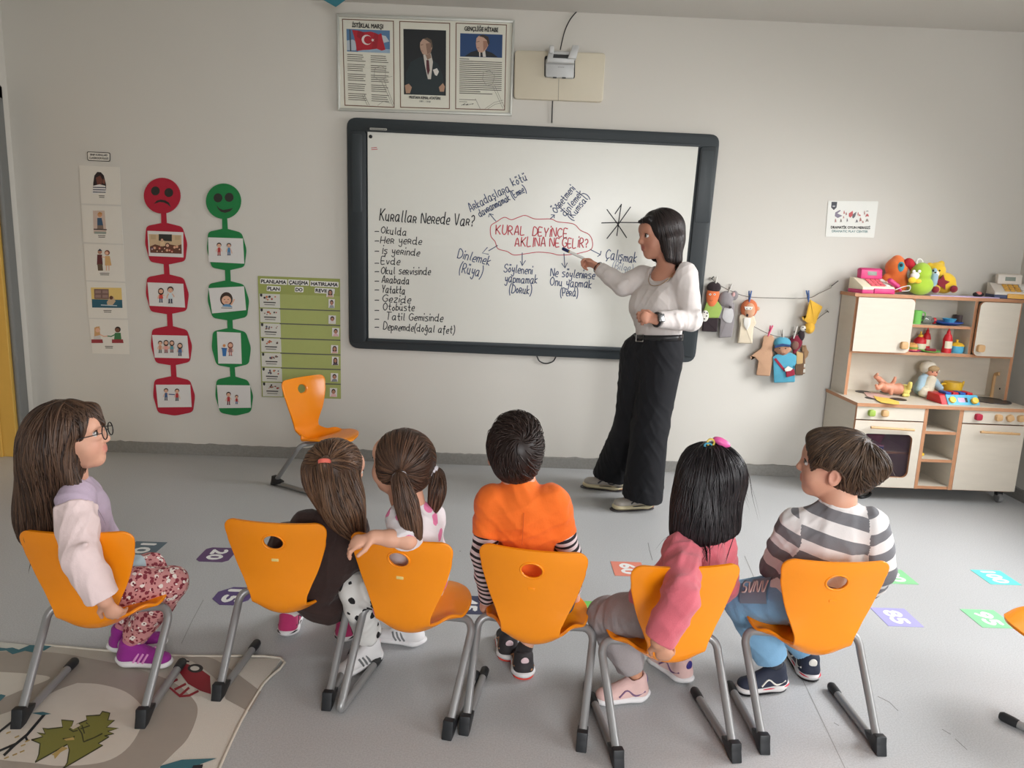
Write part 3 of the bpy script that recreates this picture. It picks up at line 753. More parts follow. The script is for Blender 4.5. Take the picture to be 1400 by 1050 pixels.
    P.poly(sq([(.18, .385), (.3, .335), (.42, .31), (.6, .31), (.72, .335), (.84, .385)]), (28, 32, 40))
    P.poly(sq([(.46, .31), (.58, .30), (.6, .385), (.47, .385)]), (208, 204, 198)); P.poly(sq([(.49, .33), (.53, .33), (.54, .385), (.49, .385)]), (36, 34, 40))
    P.poly(sq([(.41, .17), (.46, .14), (.55, .13), (.63, .16), (.65, .24), (.6, .3), (.53, .335), (.45, .33), (.41, .28), (.4, .23)]), (196, 158, 138))
    P.poly(sq([(.45, .145), (.54, .125), (.64, .15), (.67, .22), (.64, .25), (.61, .19), (.55, .16)]), (58, 48, 42)); P.poly(sq([(.54, .2), (.62, .2), (.63, .26), (.55, .32)]), (160, 118, 98))
    P.line(sq([(.41, .215), (.47, .205)]), .6, (60, 48, 42)); P.line(sq([(.42, .28), (.47, .285)]), .5, (120, 66, 58))
    P.line(sq([(.08, .415), (.27, .417)]), .9, (60, 54, 50))
    for k in range(17):
        v = .44+k*.0232; P.line(sq([(.08, v), (.92 if k < 15 else (.5 if k == 15 else .74), v+.003)]), 1.0, (84, 76, 68))
    P.line(sq([(.08, .885), (.42, .888)]), .7, (84, 76, 68)); P.line(sq([(.08, .91), (.24, .912)]), .6, (84, 76, 68))
    P.line([f(u, v) for u, v in catmull([np.array(q) for q in [(.12, .955), (.2, .93), (.16, .95), (.26, .935), (.22, .95), (.36, .93), (.34, .94)]], 4)], .5, (40, 40, 44))
    for q in ([(.56, .56), (.68, .54), (.78, .6), (.74, .7), (.62, .72), (.54, .64), (.56, .56)], [(.74, .72), (.86, .86), (.96, .98)], [(.78, .71), (.9, .86), (.985, .96)], [(.6, .985), (.78, .91), (.96, .88)], [(.66, .985), (.8, .93), (.96, .91)], [(.4, .87), (.5, .985)]): P.line(sq(q), .45, (120, 116, 108))
    s3 = P.done('printed_sheet', t); s3['label'] = 'printed sheet with a blue portrait over a block of text'
    mp = wall_map(.0145)
    text_on('lettering', 'İSTİKLAL MARŞI', mp, (481.5, 37), (523.5, 39.2), 6, M_print, t, bold=.25)
    text_on('lettering', 'GENÇLİĞE HİTABE', mp, (635, 41.8), (681, 43.8), 6, M_print, t, bold=.25)
    text_on('lettering', 'MUSTAFA KEMAL ATATÜRK', mp, (559.5, 134.5), (602.5, 136.3), 3.6, M_print, t, bold=.15)
    text_on('lettering', '1881 - 1938', mp, (573.5, 139.5), (588.5, 140.2), 2.4, M_print, t)
frame_print()

# projector bracket on a cream plate
def bracket():
    t = thing('projector_bracket', 'cream wall plate with a grey bracket and thin cables', 'wall bracket', PY(765, 138, WALL-.02))
    M_cr = mat('cream_plate', (214, 205, 184), .5, var=.015); M_g = mat('bracket_grey', (196, 197, 196), .4, metal=.1)
    wplate('back_plate', rrect([(704, 68.5), (828, 72.5), (824, 139.5), (702.5, 134.5)], 5), .002, .03, M_cr, t, .005)
    wplate('seam', [(763.6, 108), (764.4, 108), (763.6, 137.5), (762.8, 137.5)], .0295, .0304, mat('seam_grey', (150, 142, 126), .7), t)
    wplate('housing_gap', rrect([(744.5, 76), (786.5, 77.5), (786, 108), (744, 106)], 4), .03, .0312, M_black, t)
    wplate('housing', rrect([(746, 80), (785.5, 81.5), (784.5, 107), (746, 105)], 3), .03, .058, M_g, t, .004)
    wplate('cradle', [(750, 69), (787, 70.5), (785, 86.5), (747, 85)], .058, .105, M_g, t, .006)
    wplate('cradle_arm', rrect([(751, 61.5), (758, 61.8), (757, 73), (750.5, 72.8)], 3), .075, .12, M_g, t, .005)
    wplate('cradle_arm', [(783, 61), (792, 62), (788, 80), (776, 80)], .075, .12, M_g, t, .005)
    wplate('cradle_slot', [(757, 74), (780, 75), (779, 80), (756, 79)], .105, .1065, M_black, t)
    wplate('latch', [(756, 105), (761, 105.2), (761, 107), (756, 106.8)], .058, .06, M_black, t); wplate('latch', [(768.5, 105.4), (773.5, 105.6), (773.5, 107.4), (768.5, 107.2)], .058, .06, M_black, t)
    wplate('slit', [(761, 86.2), (782, 87), (782, 88), (761, 87.2)], .058, .0605, M_black, t)
    P = Print(wall_map(.0585))
    for k in range(5): P.line([(763+k*1.8, 91.7+k*.05), (764+k*1.8, 91.75+k*.05)], 1, (120, 120, 120))
    P.done('lettering', t)
    tube('cable', [PY(x, y, WALL-d) for x, y, d in [(754.5, 168, .01), (755, 150, .012), (755.6, 138, .014)]], .0035, M_black, t, 8)
    tube('cable', [PY(x, y, WALL-d) for x, y, d in [(766, 68, .09), (769, 54, .06), (773, 40, .03), (780, 26, .015), (790, 14, .008)]], .0035, M_black, t, 8, 5)
    wplate('cable_plug', rrect([(785, 11.5), (797.5, 12), (797.5, 14.5), (785, 14)], 1), .002, .014, M_black, t)
bracket()
# teal paper ornament that hangs down from the ceiling
hp = PY(452, 0, 4.4)
hg = thing('paper_pennant', 'teal paper pennant hanging from the ceiling', 'pennant', hp)
a, b_, c_ = PY(428, -8, 4.4), PY(480, -6, 4.4), PY(459, 9.5, 4.4); e_ = PY(444, 1, 4.4)
prism('paper', [a, b_, c_, e_], [q+np.array([0, .003, 0]) for q in (a, b_, c_, e_)], mat('teal_paper', (52, 122, 136), .7), hg)
tube('thread', [PY(454, -7, 4.401), np.array([PY(454, -7, 4.401)[0], 4.401, CEIL])], .0008, M_paper, hg, 6)

# little printed people for the picture sheets
SK = (226, 178, 150); SKD = (120, 78, 58)
def figure(P, x, y, h, shirt, legs, skin=SK, hair=(52, 34, 28), arm=0, girl=False):
    """standing printed child, feet at (x,y), height h in photo px"""
    r = h*.19
    P.poly([(x-h*.11, y-h*.3), (x-h*.02, y-h*.3), (x-h*.03, y), (x-h*.12, y)], legs); P.poly([(x+h*.02, y-h*.3), (x+h*.11, y-h*.3), (x+h*.12, y), (x+h*.03, y)], legs)
    P.poly([(x-h*.13, y-h*.02), (x-h*.01, y-h*.02), (x-h*.01, y+h*.03), (x-h*.15, y+h*.03)], (44, 40, 44)); P.poly([(x+h*.02, y-h*.02), (x+h*.13, y-h*.02), (x+h*.15, y+h*.03), (x+h*.02, y+h*.03)], (44, 40, 44))
    P.poly([(x-h*.1, y-h*.62), (x+h*.1, y-h*.62), (x+h*(.17 if girl else .13), y-h*.25), (x-h*(.17 if girl else .13), y-h*.25)], shirt)
    for s in (-1, 1):
        up = arm if s > 0 else -abs(arm)*.3
        P.line([(x+s*h*.1, y-h*.57), (x+s*h*.2, y-h*(.42+.1*up)), (x+s*h*(.22+.08*abs(up)), y-h*(.3+.3*up))], h*.06, skin)
    if girl: P.poly([(x+r*1.12*math.cos(t*.4), y-h*.76+r*1.3*math.sin(t*.4)) for t in range(16)], hair)
    P.poly([(x+r*1.02*math.cos(t*.4), y-h*.83+r*1.0*math.sin(t*.4)) for t in range(16)], hair)
    P.poly([(x+r*.8*math.cos(t*.4), y-h*.775+r*.78*math.sin(t*.4)) for t in range(16)], skin)
    for s in (-1, 1): P.poly(circ(x+s*r*.32, y-h*.78, r*.1, n=6), (30, 24, 24))
    P.line([(x-r*.2, y-h*.68), (x+r*.2, y-h*.68)], r*.1, (170, 80, 74))
def caption(P, x, y, n=2, w=8):
    for k in range(n): P.line([(x-w/2+k*.6, y+k*2.2), (x+w/2-k*.4, y+k*2.2+.2)], .9, (70, 64, 60))

lab = thing('rules_sign', 'small rounded white sign with a black outline above the picture sheets', 'sign', PY(135, 221, WALL))
wplate('card', rrect([(118.6, 207), (150.7, 208.6), (150.7, 221), (119.6, 219.8)], 2.5), .001, .003, mat('outline_black', (52, 46, 42), .6), lab)
wplate('card_face', rrect([(119.6, 208), (149.8, 209.6), (149.7, 220), (120.5, 218.9)], 2), .003, .0034, M_paper, lab)
text_on('lettering', 'SINIF KURALLARI', wall_map(.0034), (123, 212.6), (146.5, 213.4), 2.6, M_print, lab, bold=.12)
text_on('lettering', 'CLASSROOM RULES', wall_map(.0034), (122, 217), (148, 218), 2.6, M_print, lab, bold=.12)

def sheet(pts, label, draw, cap):
    c = np.mean(pts, 0); t = thing('picture_sheet', label, 'picture sheet', PY(c[0], pts[3][1], WALL), group='picture sheets of classroom rules')
    wplate('paper', pts, .001, .003, M_paper, t)
    P = Print(wall_map(.0031)); draw(P); caption(P, *cap); P.done('picture', t)
def d1(P):
    P.poly([(127.5, 250), (129, 240), (133, 235), (138, 235.5), (142, 240), (145, 252), (145, 263), (127, 263)], (40, 30, 34))
    P.poly([(131, 243), (137, 240), (140, 246), (139, 252), (133, 253)], (112, 66, 56)); P.poly([(127.5, 254), (136, 252), (144, 254), (145.5, 264), (126, 264.5)], (226, 224, 220))
    for k in range(3): P.line([(127, 256+k*3.2), (144.5, 256.6+k*3.2)], 1.2, (44, 48, 72))
    P.poly([(141, 244), (144, 247), (143, 252), (140, 250)], (120, 72, 60))
def d2(P):
    P.poly([(127, 288), (143, 288), (145.5, 319), (128, 319)], (206, 184, 170)); P.poly([(133, 298), (139, 298), (141, 308), (133, 308)], (56, 84, 112)); P.poly([(133, 308), (141, 308), (141.5, 313), (133, 313)], (128, 110, 98))
    P.poly(circ(136.5, 293.5, 3.2), (206, 150, 110)); P.poly([(133.5, 292), (136, 289.5), (139.5, 291), (139.6, 293), (134, 293)], (190, 138, 80)); P.line([(128, 313.3), (146, 314)], 1.4, (50, 36, 40)); P.line([(129, 318), (145, 318.4)], 3, (150, 160, 150))
def d3(P):
    P.poly([(133, 348), (139.5, 348), (140.5, 362), (132.5, 362)], (92, 40, 44)); P.poly([(133, 361), (140, 361), (141, 370), (134, 370)], (96, 80, 62)); P.poly(circ(136.5, 344.5, 3), (176, 130, 108)); P.poly([(133.3, 343), (136.5, 340), (140, 343)], (46, 52, 72))
    P.poly([(143.5, 350), (150, 350), (152.5, 363), (143.5, 363)], (214, 172, 116)); P.poly(circ(146.5, 345.5, 3.6), (120, 64, 44)); P.poly(circ(146, 346, 2.4), SK); P.line([(145.5, 363), (145.5, 370)], 1.4, SK); P.line([(149, 363), (149, 370)], 1.4, SK); P.line([(139, 351), (144, 352)], 1.2, SK)
def d4(P):
    P.poly([(124, 393), (166, 393.5), (167.5, 421), (126, 420.5)], (226, 196, 120)); P.poly([(128.5, 395), (148.5, 395.3), (149, 409), (129, 408.7)], (118, 92, 88))
    for k in range(2): P.poly([(130.3, 397+6*k), (138, 397+6*k), (138, 401+6*k), (130.3, 401+6*k)], (150, 124, 116)); P.poly([(140, 397+6*k), (147.5, 397+6*k), (147.5, 401+6*k), (140, 401+6*k)], (150, 124, 116))
    P.poly([(125.5, 409), (167, 410), (167.5, 421), (126, 420.5)], (42, 92, 110)); P.poly([(146, 413), (150, 407), (155, 405), (158, 412), (154, 417), (147, 417)], (196, 170, 140)); P.poly(circ(152, 407, 2.6), (96, 62, 48)); P.line([(138, 417), (160, 418)], 1.3, (190, 200, 204))
def d5(P):
    for s, x, sh, hr, sk in ((1, 133, (206, 200, 196), (206, 160, 110), SK), (-1, 161, (64, 120, 76), (40, 30, 28), SKD)):
        P.poly([(x-4, 455), (x+4, 455), (x+5, 464), (x-5, 464)], sh); P.poly([(x-8, 464), (x+7, 464), (x+8, 469), (x-8, 469)], (150, 52, 58)); P.line([(x+s*3, 457), (x+s*9, 460), (x+s*14, 459.5)], 1.5, sk if s > 0 else (64, 120, 76))
        if s > 0: P.poly([(x-4, 448), (x+3, 446), (x+4, 458), (x-4, 460)], hr)
        P.poly(circ(x, 450.5, 4), hr); P.poly(circ(x+s*.6, 451.5, 3), sk)
sheet([(108, 226), (163.5, 228.6), (165, 280), (111, 278)], 'topmost picture sheet in the white column, woman in a striped top', d1, (139, 267.5))
sheet([(111.3, 280.3), (165.4, 282.3), (168.5, 333.5), (114, 331)], 'second picture sheet from the top, blond figure by a dark bench', d2, (139, 322, 2, 10))
sheet([(114.5, 333.3), (168.5, 335), (171, 385), (117.5, 383)], 'third picture sheet from the top, two people standing face to face', d3, (143, 373.5, 2, 13))
sheet([(117.8, 385), (171, 387), (174.3, 435.5), (121, 434.5)], 'fourth picture sheet from the top, yellow and blue room scene', d4, (147, 424.5, 2, 11))
sheet([(121.5, 436), (174.5, 437.5), (177.5, 484.5), (126.5, 483)], 'lowest picture sheet of the white column, two children seated on the floor', d5, (149, 473.5, 2, 11))

# felt chains with a face on top
def chain_strip(col, rgb, face, label, plaques, necks, cards, mouth, drift):
    t = thing('felt_picture_chain', label, 'wall decoration', PY(face[0], plaques[-1][2][1], WALL)); M = mat('felt_'+col, rgb, .85, var=.04, bump=.2)
    for q in necks: wplate('link', q, .001, .004, M, t)
    h = wplate('face', circ(face[0], face[1], face[2], face[3], 40), .004, .009, M, t)
    cx, cy = face[0], face[1]
    P = Print(wall_map(.0092)); dk = (40, 38, 34)
    for ex in face[4]: P.poly(circ(ex[0], ex[1], 6, 6.2), dk)
    P.poly(mouth, dk); P.done('face_features', h)
    for k, (pl, cd) in enumerate(zip(plaques, cards)):
        q = wplate('plaque', rrect(pl, 5), .002, .006, M, t)
        c = wplate('picture_card', cd[0], .006, .0075, mat('card_white', (222, 219, 216), .7, var=.012), q); c['label'] = cd[2]
        P = Print(wall_map(.0077)); cd[1](P); P.done('picture', c)
def bulge(x0, y0, x1, y1, dx=4, top=3):
    """plaque outline with bowed sides"""
    return [(x0+2, y0+2), ((x0+x1)/2, y0-top), (x1-3, y0+3), (x1+dx, (y0+y1)/2), (x1+1, y1-2), ((x0+x1)/2+4, y1+top), (x0+7, y1-1), (x0-1+dx*.3, (y0+y1)/2)]
def class_scene(P):
    P.poly([(203, 320), (248, 321.5), (248.5, 347), (205.5, 345.5)], (206, 178, 142)); P.poly([(217, 320), (235, 320.5), (235, 330), (217, 329)], (44, 46, 44)); P.poly([(206, 321), (213, 321), (213, 327), (206, 327)], (190, 164, 128)); P.poly([(239, 322), (246, 322), (246, 328), (239, 328)], (190, 164, 128))
    R = random.Random(9); P.poly([(205, 337), (212, 334), (222, 337), (232, 334), (242, 336), (248, 334), (248.5, 347), (205.5, 345.5)], (104, 62, 48))
    for k in range(12):
        x = 208+k*3.4; y = 337+R.uniform(0, 7); P.poly(circ(x, y, 1.9, n=10), R.choice([(60, 40, 34), (214, 160, 126), (56, 76, 112), (150, 60, 50)])); P.poly(circ(x, y+.4, 1.1, n=8), SK)
    P.poly([(219, 330), (224, 328), (226, 336), (219, 337)], (222, 190, 150)); P.poly(circ(221.5, 327.5, 2.4), (70, 44, 36)); P.poly(circ(221.5, 328, 1.6), SK); P.poly(circ(229, 335, 3), (80, 48, 40)); P.poly(circ(229, 335.6, 2.1), SK)
red = (176, 32, 54); R_ = (178, 50, 54); B_ = (66, 96, 140)
chain_strip('red', red, (221.5, 267.5, 25, 24.5, [(212.5, 261), (230.8, 263.3)]), 'red felt chain of four picture plaques hanging from a frowning face',
    [bulge(198, 307, 252, 359), bulge(199, 377, 254, 427), bulge(206, 448, 258.5, 497), bulge(209, 517, 262.5, 565.5)],
    [[(220, 288), (227, 288.5), (228, 308), (220.5, 308)], [(223.5, 358), (230.5, 358), (232, 379), (224.5, 379)], [(228, 426), (235, 426), (236.5, 450), (229, 450)], [(233, 496), (240, 496), (241.5, 519), (234, 519)]],
    [([(201.5, 315.5), (250.5, 317.5), (250.8, 352), (203.5, 350)], class_scene, 'printed card with a crowded class scene'),
     ([(201.5, 386), (250.5, 388), (253, 420.5), (204.5, 418)], lambda P: (figure(P, 220, 413, 19, (200, 70, 60), (60, 74, 104), arm=.6, girl=True), figure(P, 233, 414, 22, (206, 220, 226), (54, 60, 84), arm=.2)), 'printed card of two walking children'),
     ([(208, 458), (256, 459), (258.5, 490), (211.5, 489)], lambda P: (figure(P, 219, 482, 16, (208, 150, 120), (70, 84, 70)), figure(P, 227, 482, 17, (232, 160, 150), (150, 60, 60), girl=True), figure(P, 235, 481.5, 16, (90, 150, 160), (120, 70, 70), girl=True), figure(P, 246, 486, 17, (76, 104, 150), (60, 60, 90), girl=True)), 'printed card of four children in a line'),
     ([(213, 526), (260, 526), (262, 556.5), (216, 557)], lambda P: (figure(P, 227, 547, 16, B_, (50, 54, 80), arm=.5), figure(P, 242, 547.5, 16, R_, (50, 50, 60), arm=-.5), P.line([(231, 539), (239, 539.5)], 1.2, (40, 60, 120))), 'printed card of two children tugging at a toy')],
    [(210.5, 278.7), (214, 274.5), (219.5, 272.8), (226, 273.8), (231, 277), (234, 284), (229.5, 279.5), (224, 276.8), (218, 276.2)], .1)
grn = (30, 124, 66)
chain_strip('green', grn, (305.5, 275, 24, 24.2, [(298, 270.5), (313.3, 269.8)]), 'green felt chain of four picture plaques hanging from a smiling face',
    [bulge(282.5, 315, 333, 367), bulge(283.5, 386, 336.5, 435.5), bulge(289, 451, 339, 500), bulge(294, 517, 342, 565.5)],
    [[(303.5, 298), (310.5, 298), (311.5, 317), (304, 317)], [(307.5, 366), (314.5, 366), (315.5, 388), (308, 388)], [(310.5, 434), (317.5, 434), (318.5, 453), (311, 453)], [(314, 499), (320.5, 499), (322, 519), (315, 519)]],
    [([(284.5, 324.5), (332, 326), (334, 360.5), (285.5, 358)], lambda P: (figure(P, 299.5, 349, 17, R_, (170, 56, 52)), figure(P, 313, 348.5, 16, (70, 130, 176), (60, 96, 140), arm=-.6)), 'printed card of two children sitting and playing'),
     ([(285, 394), (333.5, 391.5), (336.5, 424), (290, 428.5)], lambda P: (P.poly(circ(309.5, 409, 8.6, 9.6), (58, 40, 32)), P.poly(circ(309.5, 410.5, 6.4, 6), SK), P.poly([(303, 419), (308, 415.5), (314, 416), (318, 420)], (92, 140, 180)), P.line([(316, 417), (320.5, 409)], 2, SK), P.poly(circ(307, 409.5, .7, n=6), (30, 24, 24)), P.poly(circ(312, 409.5, .7, n=6), (30, 24, 24)), P.line([(307.5, 413), (311.5, 413)], .7, (170, 60, 60)), caption(P, 310, 421, 1, 15)), 'printed card of a waving girl'),
     ([(296.5, 453.5), (329, 455), (330.5, 497.5), (298.5, 497)], lambda P: (figure(P, 315, 486, 18, (150, 110, 110), (196, 120, 110), girl=True, hair=(120, 60, 44)), P.poly([(303.5, 476.5), (310, 477), (309, 487), (304.5, 487)], (48, 108, 170)), P.poly([(302.8, 475.5), (310.6, 476), (310.4, 477.4), (302.8, 477)], (36, 84, 140)), P.poly(circ(306.5, 472.5, 2), (210, 140, 80))), 'printed card of a girl beside a blue bin'),
     ([(296.5, 526.5), (342, 527), (343, 557.5), (299, 558)], lambda P: (figure(P, 312.5, 553, 17, R_, (110, 50, 54), arm=.3), figure(P, 323.5, 552, 12, R_, (66, 100, 150), arm=-.5)), 'printed card of a child helping another up')],
    [(295.7, 280), (299.5, 284.8), (305, 287), (311.5, 286), (318.8, 284.3), (314.5, 289), (308, 291), (302, 289.5), (298, 285.5)], .1)

# the planning chart
def chart():
    t = thing('planning_chart', 'olive green planning chart with seven rows behind the empty orange chair', 'wall chart', PY(410, 543, WALL))
    M_ol = mat('chart_olive', (152, 160, 88), .7, var=.03); M_ol2 = mat('chart_olive_light', (166, 174, 104), .7, var=.03); M_line = mat('row_line', (92, 92, 84), .6)
    f0 = lambda u, v: tuple((1-v)*((1-u)*np.array((352.4, 377.2))+u*np.array((464.7, 381.3)))+v*((1-u)*np.array((358, 542.5))+u*np.array((466, 545.2))))
    wplate('sheet', [f0(0, 0), f0(1, 0), f0(1, 1), f0(0, 1)], .001, .004, M_ol, t)
    wplate('pocket_area', [f0(.24, .145), f0(1, .145), f0(1, .995), f0(.24, .995)], .004, .0046, M_ol2, t)
    mp = wall_map(.0055); rows = [.143+k*.1225 for k in range(8)]; R = random.Random(5)
    for k in range(1, 7):
        wplate('row_line', [f0(.25, rows[k]-.003), f0(1, rows[k]-.003), f0(1, rows[k]+.006), f0(.25, rows[k]+.006)], .0046, .0065, M_line, t)
    for k in range(7):
        c = wplate('label_card', [f0(.012, rows[k]+.003), f0(.262, rows[k]+.003), f0(.262, rows[k+1]-.006), f0(.012, rows[k+1]-.006)], .0046, .0056, mat('card_cream', (208, 206, 196), .7, var=.012), t)
        P = Print(wall_map(.0058)); v = rows[k]
        P.poly([f0(.02, v+.003), f0(.048, v+.003), f0(.048, v+.022), f0(.034, v+.03), f0(.02, v+.022)], (34, 34, 36))
        for j in range(9):
            x, y = f0(.14+R.uniform(-.07, .08), v+.036+R.uniform(-.014, .016)); P.poly(circ(x, y, R.uniform(.6, 1.7), n=7), R.choice([(50, 44, 42), (190, 110, 70), (120, 90, 80), (70, 80, 100), (160, 70, 60)]))
        P.line([f0(.06, v+.073), f0(.21, v+.074)], 1.5, (60, 56, 52)); P.line([f0(.07, v+.092), f0(.2, v+.093)], 1.0, (110, 106, 100))
        P.done('picture', c)
    M_w = mat('halo_white', (232, 230, 224), .7, var=.01)
    for s, a, b, h in (('PLANLAMA', (357, 386.7), (391, 388.2), 4.8), ('ÇALIŞMA', (395.2, 388.2), (421, 389.3), 4.8), ('HATIRLAMA', (425.5, 390), (461.5, 391.7), 4.8), ('PLAN', (366, 396.6), (382, 397.4), 4.6), ('DO', (404.3, 398), (413.3, 398.4), 4.6), ('REVIEW', (431.5, 399.2), (456, 400.6), 4.6)):
        a = np.array(a); b = np.array(b); u = (b-a)/np.linalg.norm(b-a); n = np.array([u[1], -u[0]])
        wplate('lettering_halo', rrect([tuple(a-u*1.4-n*1.3), tuple(b+u*1.4-n*1.3), tuple(b+u*1.4+n*(h+1.3)), tuple(a-u*1.4+n*(h+1.3))], 1.2), .004, .0046, M_w, t)
        text_on('lettering', s, wall_map(.0048), tuple(a), tuple(b), h, M_print, t, bold=.28)
    names = ['overlapping the printed headings', 'in the first row', 'in the second row', 'in the third row', 'in the fourth row', 'in the fifth row', 'in the sixth row', 'in the lowest row']
    cs = [(451.5, 400.5, 5, 6, 1, (206, 170, 150)), (453.5, 415, 4.2, 6.4, 0, (150, 156, 160)), (454.3, 437, 5, 6, 0, (212, 208, 200)), (459, 454.2, 4.8, 6, 0, (214, 172, 176)), (457.5, 477.5, 4.8, 5.8, 1, (206, 166, 160)), (458.5, 493.5, 4.6, 6, 1, (90, 76, 84)), (457.3, 516, 5, 6, 0, (130, 134, 140)), (456, 536.5, 5, 6.2, 0, (226, 180, 180))]
    for nme, (x, y, w, h, g, sh) in zip(names, cs):
        k = thing('photo_card', 'small portrait photo card %s of the green chart' % nme, 'photo card', PY(x, y+h, WALL-.007), group='portrait cards on the planning chart')
        wplate('card', [(x-w, y-h), (x+w, y-h+.5), (x+w-.4, y+h), (x-w-.2, y+h-.4)], .0067, .008, mat('card_white', (222, 219, 216), .7), k)
        P = Print(wall_map(.0082))
        P.poly([(x-w*.85, y+h*.95), (x-w*.5, y+h*.35), (x+w*.5, y+h*.35), (x+w*.85, y+h*.95)], sh)
        if g: P.poly([(x-w*.6, y+h*.5), (x-w*.62, y-h*.3), (x-w*.3, y-h*.75), (x+w*.3, y-h*.75), (x+w*.62, y-h*.3), (x+w*.6, y+h*.5)], (46, 32, 30))
        else: P.poly(circ(x, y-h*.22, w*.56, h*.55), (44, 32, 28))
        P.poly(circ(x, y-h*.06, w*.4, h*.42), (190, 138, 112)); P.line([(x-w*.2, y+h*.12), (x+w*.2, y+h*.12)], .5, (150, 70, 66))
        for s in (-1, 1): P.poly(circ(x+s*w*.16, y-h*.1, .4, n=6), (30, 24, 24))
        P.done('portrait', k)
chart()

# play-corner sign
def sign():
    t = thing('play_corner_sign', 'laminated white sign with small pictures on the wall above the toy kitchen', 'sign', PY(1165, 325, WALL))
    wplate('sheet', rrect([(1132.5, 274.5), (1201, 275.3), (1195, 325), (1128.5, 323.5)], 1.2), .001, .003, mat('laminated_white', (228, 228, 222), .3, var=.01), t)
    P = Print(wall_map(.0032)); c = lambda L: [(1120+x/15, 265+y/15) for x, y in L]
    P.poly(c([(255, 165), (370, 165), (355, 280), (300, 335), (245, 280)]), (62, 64, 72)); P.poly(c([(275, 240), (330, 240), (326, 268), (275, 268)]), (170, 170, 174))
    P.poly(c([(330, 380), (430, 330), (440, 350), (370, 400), (475, 450), (380, 495), (320, 455)]), (130, 122, 140)); P.poly(c([(610, 400), (690, 345), (690, 440), (635, 490), (605, 460)]), (190, 82, 84)); P.poly(c([(690, 420), (765, 365), (740, 460), (700, 505), (675, 480)]), (92, 92, 98))
    R = random.Random(8)
    for (x, y, w, h) in ((335, 550, 18, 45), (445, 550, 22, 40), (510, 380, 16, 42), (555, 410, 16, 34), (500, 480, 14, 30), (575, 540, 14, 40), (770, 560, 26, 36), (845, 530, 26, 46), (895, 575, 18, 30), (980, 545, 36, 36), (930, 390, 12, 46), (985, 440, 36, 34), (985, 355, 30, 10), (830, 440, 24, 20), (800, 410, 12, 40)):
        P.poly(c([(x-w, y+h), (x-w*.4, y-h*.6), (x, y-h), (x+w*.6, y-h*.5), (x+w, y+h*.8), (x, y+h*.5)]), R.choice([(110, 104, 110), (172, 120, 116), (120, 112, 106), (190, 90, 90), (150, 140, 130)]))
    P.done('picture', t)
    text_on('lettering', 'DRAMATİK OYUN MERKEZİ', wall_map(.0035), (1136, 312.3), (1189.6, 313), 3.4, M_print, t, bold=.2)
    text_on('lettering', 'DRAMATIC PLAY CENTER', wall_map(.0035), (1137.5, 317.4), (1186.5, 318.1), 3.0, mat('print_grey_teal', (120, 150, 150), .6), t, bold=.15)
sign()
# ------------------------------------------------------------------ toy kitchen by the right corner
M_birch = mat('birch_panel', (212, 203, 188), .5, var=.05, vscale=8, stretch=(1, 1, 6)); M_ply = mat('ply_edge', (186, 134, 98), .6, var=.1, vscale=40)
M_knob = mat('knob_wood', (206, 166, 118), .5, var=.06)
def panel(name, lo, hi, parent, bev=.0):
    """plywood board: birch faces, brown edges on its two thin directions"""
    lo = np.array(lo, float); hi = np.array(hi, float); thin = int(np.argmin(hi-lo)); bm = bmesh.new(); add_box(bm, lo, hi)
    for f in bm.faces:
        f.normal_update(); f.material_index = 0 if abs(f.normal[thin]) > .5 else 1
    return bm_obj(name, bm, [M_birch, M_ply], parent)
def door_panel(name, x0, x1, z0, z1, y, parent, corners=(0, 0, 0, 0), win=None, th=.018):
    """front panel; corners = radii bl, br, tr, tl; win = (x0,x1,z0,z1,r) an opening"""
    def rr(x0, x1, z0, z1, rs, n=6):
        out = []
        for (cx, cz, sx, sz, a), r in zip(((x0, z0, 1, 1, math.pi), (x1, z0, -1, 1, 1.5*math.pi), (x1, z1, -1, -1, 0), (x0, z1, 1, -1, .5*math.pi)), rs):
            r = max(r, .0005)
            for k in range(n+1):
                t = a+k*math.pi/2/n; out.append((cx+sx*r+r*math.cos(t), cz+sz*r+r*math.sin(t)))
        return out
    o = rr(x0, x1, z0, z1, corners); bm = bmesh.new()
    F = [bm.verts.new((a, y, b)) for a, b in o]; B = [bm.verts.new((a, y+th, b)) for a, b in o]; n = len(o)
    for i in range(n): f = bm.faces.new((F[i], F[(i+1) % n], B[(i+1) % n], B[i])); f.material_index = 1
    if win:
        w = rr(win[0], win[1], win[2], win[3], (win[4],)*4)
        wf = [bm.verts.new((a, y, b)) for a, b in w]; wb = [bm.verts.new((a, y+th, b)) for a, b in w]
        for i in range(n):
            j = (i+1) % n
            bm.faces.new((F[i], F[j], wf[j], wf[i])); bm.faces.new((B[i], B[j], wb[j], wb[i])); f = bm.faces.new((wf[i], wf[j], wb[j], wb[i])); f.material_index = 1
    else: bm.faces.new(F); bm.faces.new(B[::-1])
    return bm_obj(name, bm, [M_birch, M_ply], parent)
def knob(x, z, y, m, parent, r=.019, rot=0.0):
    pts = []
    for k in range(24):
        t = 2*math.pi*k/24; q = (abs(math.cos(t))**4+abs(math.sin(t))**4)**-.25*r; a = t+rot; pts.append((x+q*math.cos(a), z+q*math.sin(a)))
    return prism('knob', [np.array([a, y-.022, b]) for a, b in pts], [np.array([a, y, b]) for a, b in pts], m, parent, .004)
KX0, KX1, KY0, KY1 = 2.075, 3.078, 4.19, 4.61
KC = .575; KT = .595; UY = 4.42; UX0, UX1 = 2.095, 3.10
